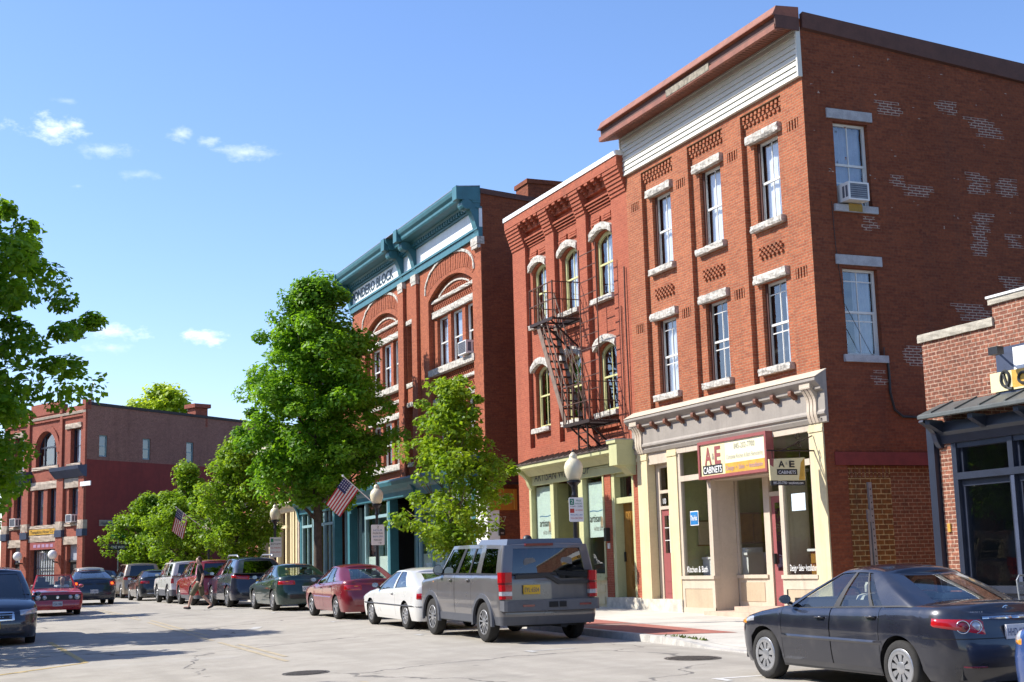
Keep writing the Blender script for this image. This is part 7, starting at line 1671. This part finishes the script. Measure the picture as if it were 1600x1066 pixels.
tree('street_tree', 'second tree on the left pavement, behind the first one', (-1.3, 37.2, gz(-1, 38)+.13), .15, [(2.4, .9), (3.2, 2.5), (4.6, 2.9), (6.0, 2.5), (7.4, 1.5), (8.6, .4)], 210, 17000, .12, 'leaf_left', 'bark', 2.2, group=g_, phase=4.2, jit=.35)
tree('street_tree', 'broad low tree on the left pavement between the first and second', (-2.3, 32.2, gz(-1, 32)+.13), .15, [(1.9, .9), (2.8, 1.9), (4.0, 2.1), (5.4, 1.5), (6.6, .4)], 130, 9000, .12, 'leaf_left', 'bark', 1.9, group=g_, phase=5.5, jit=.32)
tree('street_tree', 'third tree on the left pavement, hidden behind the nearer two', (-1.2, 50.0, gz(-1, 50)+.13), .15, [(2.4, .8), (3.2, 1.9), (4.6, 2.2), (6.0, 1.8), (7.6, .4)], 140, 10000, .13, 'leaf_left', 'bark', 2.2, group=g_, phase=2.2, jit=.35)
g_ = 'trees behind the distant corner building'
tree('tree', 'bright yellow-green treetop rising above the flat roof of the distant corner building', (17.6, 112, .5), .3, [(4.5, 2.5), (7, 3.5), (10.5, 4.6), (13.2, 3.6), (14.6, 2.4), (15.6, .8)], 190, 17000, .2, 'leaf_back', 'bark', 5, group=g_, phase=2.0, jit=.75)
tree('tree', 'pale green treetop between the chimney and the tall maple', (21.8, 105, .5), .3, [(4, 2.0), (7, 2.6), (10.0, 2.4), (11.4, 1.6), (12.4, .6)], 130, 9000, .2, 'leaf_back', 'bark', 5, group=g_, phase=.2, jit=.75)
tree('tree', 'dark green tree at the left edge beyond the distant corner building', (.8, 101, .5), .3, [(.6, 2.5), (3, 3.8), (6.5, 4.2), (9, 3.0), (11, .8)], 150, 10000, .2, 'leaf_mid', 'bark', 3, group=g_, phase=1.2, jit=.75)
tree('tree', 'low bright green tree at the far left edge below the dark one', (-.6, 95, .5), .2, [(.3, 1.6), (2, 2.6), (4.2, 2.2), (5.6, .6)], 90, 6000, .18, 'leaf_back', 'bark', 1.5, group=g_, phase=3.0, jit=.6)
tree('tree', 'mid-green tree filling the gap between the low red building and the distant corner building', (22.5, 93, .5), .2, [(.6, 1.8), (3, 3.4), (6, 3.4), (8.2, 1.0)], 110, 8000, .18, 'leaf_mid', 'bark', 1.5, group=g_, phase=6.0, jit=.6)

# ================================================================== lamp posts
plain('lamp_black', (.018, .018, .022), .4, .2, var=.1)
m = newmat('lamp_globe'); tn = NT(m); b_ = tn.n('ShaderNodeBsdfPrincipled'); b_.inputs['Roughness'].default_value = .25; b_.inputs['Base Color'].default_value = (.66, .60, .42, 1); b_.inputs['Subsurface Weight'].default_value = .2; b_.inputs['Subsurface Radius'].default_value = (.05, .05, .04); tn.out(b_.outputs[0])
def lamp(x, y, label):
    t = thing('street_lamp', label, 'street lamp', (x, y, sz(x, y)), 0, 'acorn street lamps along the right pavement'); g = 'x'
    mb = MB(); mb.lathe((0, 0, 0), [(.001, 0), (.17, 0), (.17, .06), (.15, .1), (.15, .32), (.12, .4), (.085, .5), (.07, .62), (.075, .66), (.055, .7), (.05, 1.8), (.042, 2.68), (.06, 2.7), (.06, 2.74), (.045, 2.78), (.06, 2.9), (.10, 2.96), (.15, 3.0), (.15, 3.04), (.001, 3.05)], 14); mb.build('post', 'lamp_black', t, smooth=True, local=True, ang=50)
    mb = MB(); mb.lathe((0, 0, 3.05), [(.11, 0), (.15, .04), (.195, .16), (.205, .28), (.175, .38), (.11, .45), (.08, .47), (.09, .5), (.075, .55), (.04, .585), (.03, .60), (.001, .61)], 20); mb.build('globe', 'lamp_globe', t, smooth=True, local=True)
    mb = MB(); mb.lathe((0, 0, 3.65), [(.028, 0), (.03, .02), (.012, .06), (.001, .09)], 10); mb.build('finial', 'lamp_black', t, smooth=True, local=True)
    return t
L1 = lamp(13.0, 27.2, 'nearest acorn street lamp, standing in front of the wine shop behind the grey off-road vehicle')
L2 = lamp(13.0, 41.3, 'acorn street lamp that carries the large flag, behind the maroon saloon')
L3 = lamp(13.0, 54.6, 'acorn street lamp in front of the cream shopfront left of the big maple trunk')
L4 = lamp(13.0, 68.2, 'most distant acorn street lamp, half lost in the foliage beside the small flag')
def pole_sign(name, label, x, y, z, w, h, lines, parts=()):
    t = thing(name, label, 'sign', (x, y, z), 0, None)
    mb = MB(); r = .03; pts = []
    for cx_, cz_, a0 in ((w/2-r, h/2-r, 0), (-w/2+r, h/2-r, 90), (-w/2+r, -h/2+r, 180), (w/2-r, -h/2+r, 270)):
        for k in range(4): a = R(a0+k*30); pts.append((cx_+r*math.cos(a), cz_+r*math.sin(a)))
    pl = Pl((0, 0, 0), (1, 0, 0), (0, -1, 0)); mb.plate(pl, pts, 0, .006); mb.build('panel', 'text_white', t, local=True)
    for (mt, a, b, c, d) in parts: mb = MB(); mb.pbox(pl, a, b, c, d, .006, .008); mb.build('colour_block', mt, t, local=True)
    for s, px, pz, hh, wd_, mt in lines: text(s, (px, -.0085, pz), (1, 0, 0), UP, hh, mt, t, width=wd_, ext=.001, local=True)
    mb = MB(); mb.pbox(pl, -.08, .08, h/4, h/4+.03, -.05, 0); mb.pbox(pl, -.08, .08, -h/4-.03, -h/4, -.05, 0); mb.build('clamp', 'lamp_black', t, local=True)
    return t
plain('sign_green', (.01, .22, .12), .5); plain('sign_red', (.55, .06, .04), .5)
pole_sign('parking_sign', 'white parking sign with a green and a red square on the nearest lamp post', 13.0, 27.13, 2.72, .34, .52, [('FREE', .0, .17, .04, .12, 'sign_green'), ('PARKING', -.03, .11, .035, .17, 'sign_green'), ('9 AM - 5 PM', -.14, .05, .035, .28, 'text_dark'), ('NO PARKING', -.02, -.03, .035, .17, 'sign_red'), ('MON-FRI 3 AM', -.14, -.13, .035, .28, 'text_blue'), ('TOW-AWAY ZONE', -.14, -.2, .035, .28, 'sign_red'), ('2', -.13, .13, .08, .06, 'text_white')], [('sign_green', -.15, -.05, .10, .23), ('sign_red', -.15, -.05, -.07, .02)])
pole_sign('parking_sign', 'pale grey parking sign with small dark lettering on the lamp post with the flag', 13.0, 41.22, 2.62, .42, .62, [('2', -.03, .2, .08, .06, 'text_dark'), ('HOUR', -.14, .11, .06, .28, 'text_blue'), ('PARKING', -.16, .02, .06, .32, 'text_dark'), ('9AM-5PM', -.16, -.08, .06, .32, 'text_blue'), ('MON-SAT', -.13, -.18, .06, .26, 'text_dark'), ('→', .0, -.27, .06, .12, 'text_dark')])
pole_sign('parking_sign', 'white parking sign with a green square on the lamp post by the cream shopfront', 13.0, 54.5, 2.55, .46, .78, [('PARKING', -.06, .25, .07, .26, 'sign_green'), ('8AM-6PM', -.2, .1, .06, .4, 'text_dark'), ('NO PARKING', -.2, -.05, .06, .4, 'sign_red'), ('TOW-AWAY', -.2, -.22, .06, .4, 'sign_red')], [('sign_green', -.2, -.09, .2, .34)])
t = thing('one_way_sign', 'black and white one-way sign on a pole near the distant corner building', 'sign', (10.3, 80.2, gz(10.3, 80.2)))
mb = MB(); mb.tube([(0, 0, 0), (0, 0, 3.5)], .035); mb.build('pole', 'zinc', t, local=True)
mb = MB(); mb.box(-.55, .55, -.05, -.035, 2.55, 2.9); pz_ = mb.build('panel', 'text_dark', t, local=True); text('ONE WAY', (-.4, -.056, 2.64), (1, 0, 0), UP, .16, 'text_white', pz_, width=.75, local=True)
mb = MB(); mb.box(-.4, .4, .035, .05, 3.2, 3.42); mb.build('name_plate', 'sign_green', t, local=True)

# ================================================================== flags
plain('flag_red', (.46, .02, .035), .7); plain('flag_white', (.72, .72, .74), .7); plain('flag_blue', (.02, .03, .14), .7)
def flag(label, a, b, w, h, droop):
    """flag on a staff from lamp post (a) to tip (b); cloth hangs from the staff"""
    a = Vector(a); b = Vector(b); t = thing('flag', label, 'flag', a, 0, 'flags on the lamp posts')
    mb = MB(); mb.tube([a, b], .016, 6); mb.lathe(b, [(.03, -.02), (.035, .02), (.001, .06)], 8, b-a); mb.build('staff', 'coping_white', t)
    d = (a-b).normalized(); st = b+d*.05; NU, NV = 24, 26
    hang = Vector(droop).normalized()
    def P(u, v):                              # u along the fly (0..w), v down the hoist (0..h)
        p = st+d*v+hang*u; wv = math.sin(u*4.2+v*1.5)*.06*u/w+math.sin(v*7+u*2)*.025*(u/w)
        return p+Vector((0, -1, 0))*wv+Vector((0, 0, -1))*(.10*(u/w)**2*w)
    mb = MB()
    for i in range(NU):
        for j in range(NV):
            m_ = 0 if j % 4 < 2 else 1
            if i < NU*.4 and j < NV*7/13:
                m_ = 2
                if i % 2 == 1 and j % 3 == 1 and i < 9: m_ = 1
            mb.face([P(w*i/NU, h*j/NV), P(w*(i+1)/NU, h*j/NV), P(w*(i+1)/NU, h*(j+1)/NV), P(w*i/NU, h*(j+1)/NV)], m_)
    mb.build('cloth', ['flag_red', 'flag_white', 'flag_blue'], t, smooth=True, recalc=False)
    return t
flag('large stars-and-stripes flag on the lamp post above the maroon saloon', (12.97, 41.28, 3.52), (11.85, 41.0, 4.40), 0.92, .64, (-.62, 0, -.78))
flag('small distant stars-and-stripes flag in front of the far trees', (12.97, 68.1, 3.6), (11.3, 67.4, 4.75), 1.0, .75, (-.25, 0, -1))

# ================================================================== people
plain('skin', (.55, .35, .26), .55, var=.05); plain('hair', (.07, .035, .02), .7); plain('shirt_black', (.02, .02, .023), .85); plain('shorts_khaki', (.13, .115, .065), .85, var=.15, vs=8); plain('shoe_dark', (.03, .03, .035), .6); plain('shoe_sole', (.45, .45, .45), .6); plain('top_brown', (.16, .08, .06), .85); plain('jeans', (.03, .045, .09), .85); plain('eye', (.02, .015, .012), .3); plain('lip', (.30, .10, .08), .5)
def skinned(name, mat, chains, parent, sub=2):
    """chains: lists of (point, radius) joined where the points coincide; grown with a Skin modifier and baked"""
    me = bpy.data.meshes.new(name); idx = {}; vs = []; es = []; rs = []; roots = []
    for ch in chains:
        prev = None
        if tuple(round(q, 4) for q in ch[0][0]) not in idx: roots.append(len(vs))
        for p, r in ch:
            k = tuple(round(q, 4) for q in p)
            if k not in idx: idx[k] = len(vs); vs.append(k); rs.append(r)
            if prev is not None and prev != idx[k]: es.append((prev, idx[k]))
            prev = idx[k]
    me.from_pydata(vs, es, []); o = bpy.data.objects.new(name, me); COL.objects.link(o)
    o.modifiers.new('skin', 'SKIN'); 
    for i, r in enumerate(rs): me.skin_vertices[0].data[i].radius = r if isinstance(r, tuple) else (r, r)
    for i in roots: me.skin_vertices[0].data[i].use_root = True
    sb = o.modifiers.new('sub', 'SUBSURF'); sb.levels = sub; sb.render_levels = sub
    bpy.context.view_layer.update(); dg = bpy.context.evaluated_depsgraph_get(); m2 = bpy.data.meshes.new_from_object(o.evaluated_get(dg))
    bpy.data.objects.remove(o); m2.name = name; m2.materials.clear(); m2.materials.append(MATS[mat])
    for p in m2.polygons: p.use_smooth = True
    q = bpy.data.objects.new(name, m2); COL.objects.link(q); q.parent = parent
    return q
def hand(wr, d, side, curl):
    """five finger chains fanning from the wrist; d = finger direction, side = thumb side"""
    wr = Vector(wr); d = Vector(d).normalized(); sdv = Vector(side).normalized(); nn = d.cross(sdv); out = []
    palm = wr+d*.085
    out.append([(tuple(wr), .024), (tuple(wr+d*.045), (.034, .018)), (tuple(palm), (.034, .016))])
    for k, (off, ln) in enumerate(((-.030, .062), (-.010, .074), (.010, .078), (.030, .070))):
        b = palm+sdv*off; out.append([(tuple(palm), (.034, .016)), (tuple(b+d*.012), .0095), (tuple(b+d*(ln*.5)+nn*curl*.5), .0088), (tuple(b+d*ln*.92+nn*curl*1.6), .0075)])
    out.append([(tuple(wr+d*.045), (.034, .018)), (tuple(wr+d*.055+sdv*.042), .011), (tuple(wr+d*.095+sdv*.055+nn*curl), .009)])
    return out
def person(label, loc, rz, J, garments, hairlen=0.0):
    t = thing('person', label, 'person', loc, rz)
    hd = Vector(J['head']); nk = J['neck']; ch = J['chest']; wa = J['waist']; pe = J['pelvis']
    body = [[(pe, (.15, .11)), (wa, (.135, .10)), (ch, (.165, .115)), (nk, .070), (tuple(Vector(nk)+Vector((0, .01, .06))), .062), (tuple(hd+Vector((0, .0, -.06))), (.075, .088)), (tuple(hd), (.092, .110)), (tuple(hd+Vector((0, -.005, .07))), (.082, .098)), (tuple(hd+Vector((0, -.005, .115))), .045)]]
    for s in ('l', 'r'):
        sh, el, wr = J['sh'+s], J['el'+s], J['wr'+s]; hp, kn, an, to = J['hp'+s], J['kn'+s], J['an'+s], J['to'+s]
        mid = lambda a, b, f: tuple(Vector(a).lerp(Vector(b), f))
        body.append([(ch, (.165, .115)), (sh, .062), (mid(sh, el, .5), .05), (el, .041), (mid(el, wr, .35), .041), (wr, .026)])
        body.append([(pe, (.15, .11)), (hp, .095), (mid(hp, kn, .5), .078), (kn, .058), (mid(kn, an, .35), .058), (an, .037), (mid(an, to, .55), .042), (to, .032)])
        body += hand(wr, Vector(wr)-Vector(el), (0, 1, .1), .012 if s == 'l' else -.012)
    skinned('body', 'skin', body, t)
    for nm, mt, fn in garments: skinned(nm, mt, fn(J), t)
    # face: nose, eyes, ears, mouth
    mb = MB(); f = Vector((0, .092, 0))
    mb.hexa([hd+Vector(q) for q in ((-.014, .082, -.022), (.014, .082, -.022), (.012, .108, -.022), (-.012, .108, -.022), (-.006, .085, .022), (.006, .085, .022), (.005, .092, .022), (-.005, .092, .022))]); mb.build('nose', 'skin', t, local=True, smooth=True)
    mb = MB()
    for sg in (-1, 1): mb.lathe(hd+Vector((sg*.028, .082, .016)), [(.001, .012), (.009, .008), (.012, 0)], 8, (0, 1, 0))
    mb.build('eyes', 'eye', t, local=True)
    mb = MB(); mb.box(hd.x-.022, hd.x+.022, hd.y+.075, hd.y+.092, hd.z-.05, hd.z-.042); mb.build('mouth', 'lip', t, local=True)
    mb = MB()
    for sg in (-1, 1): mb.lathe(hd+Vector((sg*.078, -.005, 0)), [(.001, .012), (.02, .012), (.026, 0), (.016, -.006)], 10, (sg, 0, 0))
    mb.build('ears', 'skin', t, local=True, smooth=True)
    hc = [[(tuple(hd+Vector((0, .05, .095))), .058), (tuple(hd+Vector((0, -.01, .09))), (.096, .09)), (tuple(hd+Vector((0, -.05, .05))), (.094, .075)), (tuple(hd+Vector((0, -.065, -.01))), (.092, .06)), (tuple(hd+Vector((0, -.07, -.06))), (.075, .04))]+([(tuple(hd+Vector((0, -.085, -.10-hairlen*.5))), (.07, .04)), (tuple(hd+Vector((0, -.085, -.12-hairlen))), (.05, .03))] if hairlen else [])]
    skinned('hair', 'hair', hc, t)
    return t
up = lambda p, q, f: tuple(Vector(p).lerp(Vector(q), f))
def shirt(J):
    o = [[(J['pelvis'][0:2]+(J['pelvis'][2]-.24,), (.185, .145)), (J['pelvis'][0:2]+(J['pelvis'][2]+.03,), (.178, .14)), (J['waist'], (.165, .125)), (J['chest'], (.188, .135)), (up(J['chest'], J['neck'], .8), (.10, .08))]]
    for s in 'lr': o.append([(J['chest'], (.188, .135)), (J['sh'+s], .088), (up(J['sh'+s], J['el'+s], .45), .074), (up(J['sh'+s], J['el'+s], .85), .07)])
    return o
def trousers(k):
    def fn(J):
        o = [[(up(J['waist'], J['pelvis'], .75), (.155, .12)), (J['pelvis'], (.17, .13))]]
        for s in 'lr':
            ch = [(J['pelvis'], (.17, .13)), (J['hp'+s], .118), (up(J['hp'+s], J['kn'+s], .6), .105), (J['kn'+s], .09)]
            ch += [(up(J['kn'+s], J['an'+s], .12), .086)] if k == 'short' else [(up(J['kn'+s], J['an'+s], .5), .07), (up(J['kn'+s], J['an'+s], .93), .062)]
            o.append(ch)
        return o
    return fn
def shoes(J):
    o = []
    for s in 'lr':
        an, to = Vector(J['an'+s]), Vector(J['to'+s]); d = (to-an); d.z *= 1
        heel = an-Vector((d.x, d.y, 0))*.45+Vector((0, 0, -.05+d.z*-.1))
        o.append([(tuple(an+Vector((0, 0, .01))), .052), (tuple(heel), .042), (tuple(heel.lerp(to, .5)), (.048, .042)), (tuple(to), (.046, .034))])
    return o
# mid-stride, walking across the road towards the left kerb (local +Y is his heading)
JW = dict(head=(0, .035, 1.63), neck=(0, .0, 1.49), chest=(0, -.01, 1.30), waist=(0, -.01, 1.08), pelvis=(0, 0, .95),
          shl=(-.19, -.01, 1.42), ell=(-.25, -.12, 1.14), wrl=(-.25, -.06, .90), shr=(.19, -.01, 1.42), elr=(.25, .03, 1.13), wrr=(.24, .18, .95),
          hpl=(-.09, .02, .90), knl=(-.10, .24, .52), anl=(-.10, .36, .10), tol=(-.10, .53, .09), hpr=(.09, -.02, .90), knr=(.10, -.08, .50), anr=(.10, -.40, .16), tor=(.11, -.26, .045))
person('man in a black T-shirt and khaki knee-length shorts striding across the street', (8.85, 48.0, gz(8.85, 48.0)), R(78), JW, [('shirt', 'shirt_black', shirt), ('shorts', 'shorts_khaki', trousers('short')), ('shoes', 'shoe_dark', shoes)])
JS = dict(head=(0, .01, 1.64), neck=(0, 0, 1.49), chest=(0, -.01, 1.29), waist=(0, -.01, 1.08), pelvis=(0, 0, .95), shl=(-.17, 0, 1.41), ell=(-.23, -.02, 1.13), wrl=(-.22, .06, .9), shr=(.17, 0, 1.41), elr=(.23, -.02, 1.13), wrr=(.22, .06, .9),
          hpl=(-.09, 0, .90), knl=(-.10, .02, .5), anl=(-.10, -.01, .09), tol=(-.11, .15, .04), hpr=(.09, 0, .9), knr=(.10, .02, .5), anr=(.10, -.01, .09), tor=(.11, .15, .04))
person('brown-haired person mostly hidden behind the white off-road vehicle, only the head showing', (10.35, 62.75, gz(10.35, 62.75)), R(60), JS, [('shirt', 'top_brown', shirt), ('trousers', 'jeans', trousers('long')), ('shoes', 'shoe_dark', shoes)], .1)
for i, (y, lab) in enumerate(((63.0, 'fourth tree on the left pavement, hidden behind the nearer ones'), (75.0, 'farthest tree on the left pavement, hidden behind the nearer ones'))):
    tree('street_tree', lab, (-1.4, y, gz(-1, y)+.13), .16, [(2.4, .8), (3.4, 1.9), (4.8, 2.3), (6.2, 2.0), (7.6, .6)], 110, 7000, .15, 'leaf_left', 'bark', 2.4, group='street trees along the left pavement', phase=1.0+i*1.3, jit=.45)
JD = dict(head=(0, .02, 1.16), neck=(0, 0, 1.01), chest=(0, -.03, .83), waist=(0, -.02, .66), pelvis=(0, 0, .54), shl=(-.18, -.02, .93), ell=(-.24, .12, .74), wrl=(-.12, .33, .86), shr=(.18, -.02, .93), elr=(.24, .12, .74), wrr=(.12, .33, .86),
          hpl=(-.09, .06, .52), knl=(-.12, .44, .58), anl=(-.12, .62, .34), tol=(-.12, .76, .32), hpr=(.09, .06, .52), knr=(.12, .44, .58), anr=(.12, .62, .34), tor=(.12, .76, .32))
person('driver in a pale shirt sitting behind the windscreen of the red convertible', (4.74, 51.45, gz(4.74, 51.45)), math.pi, JD, [('shirt', 'curtain', shirt), ('trousers', 'jeans', trousers('long')), ('shoes', 'shoe_dark', shoes)])
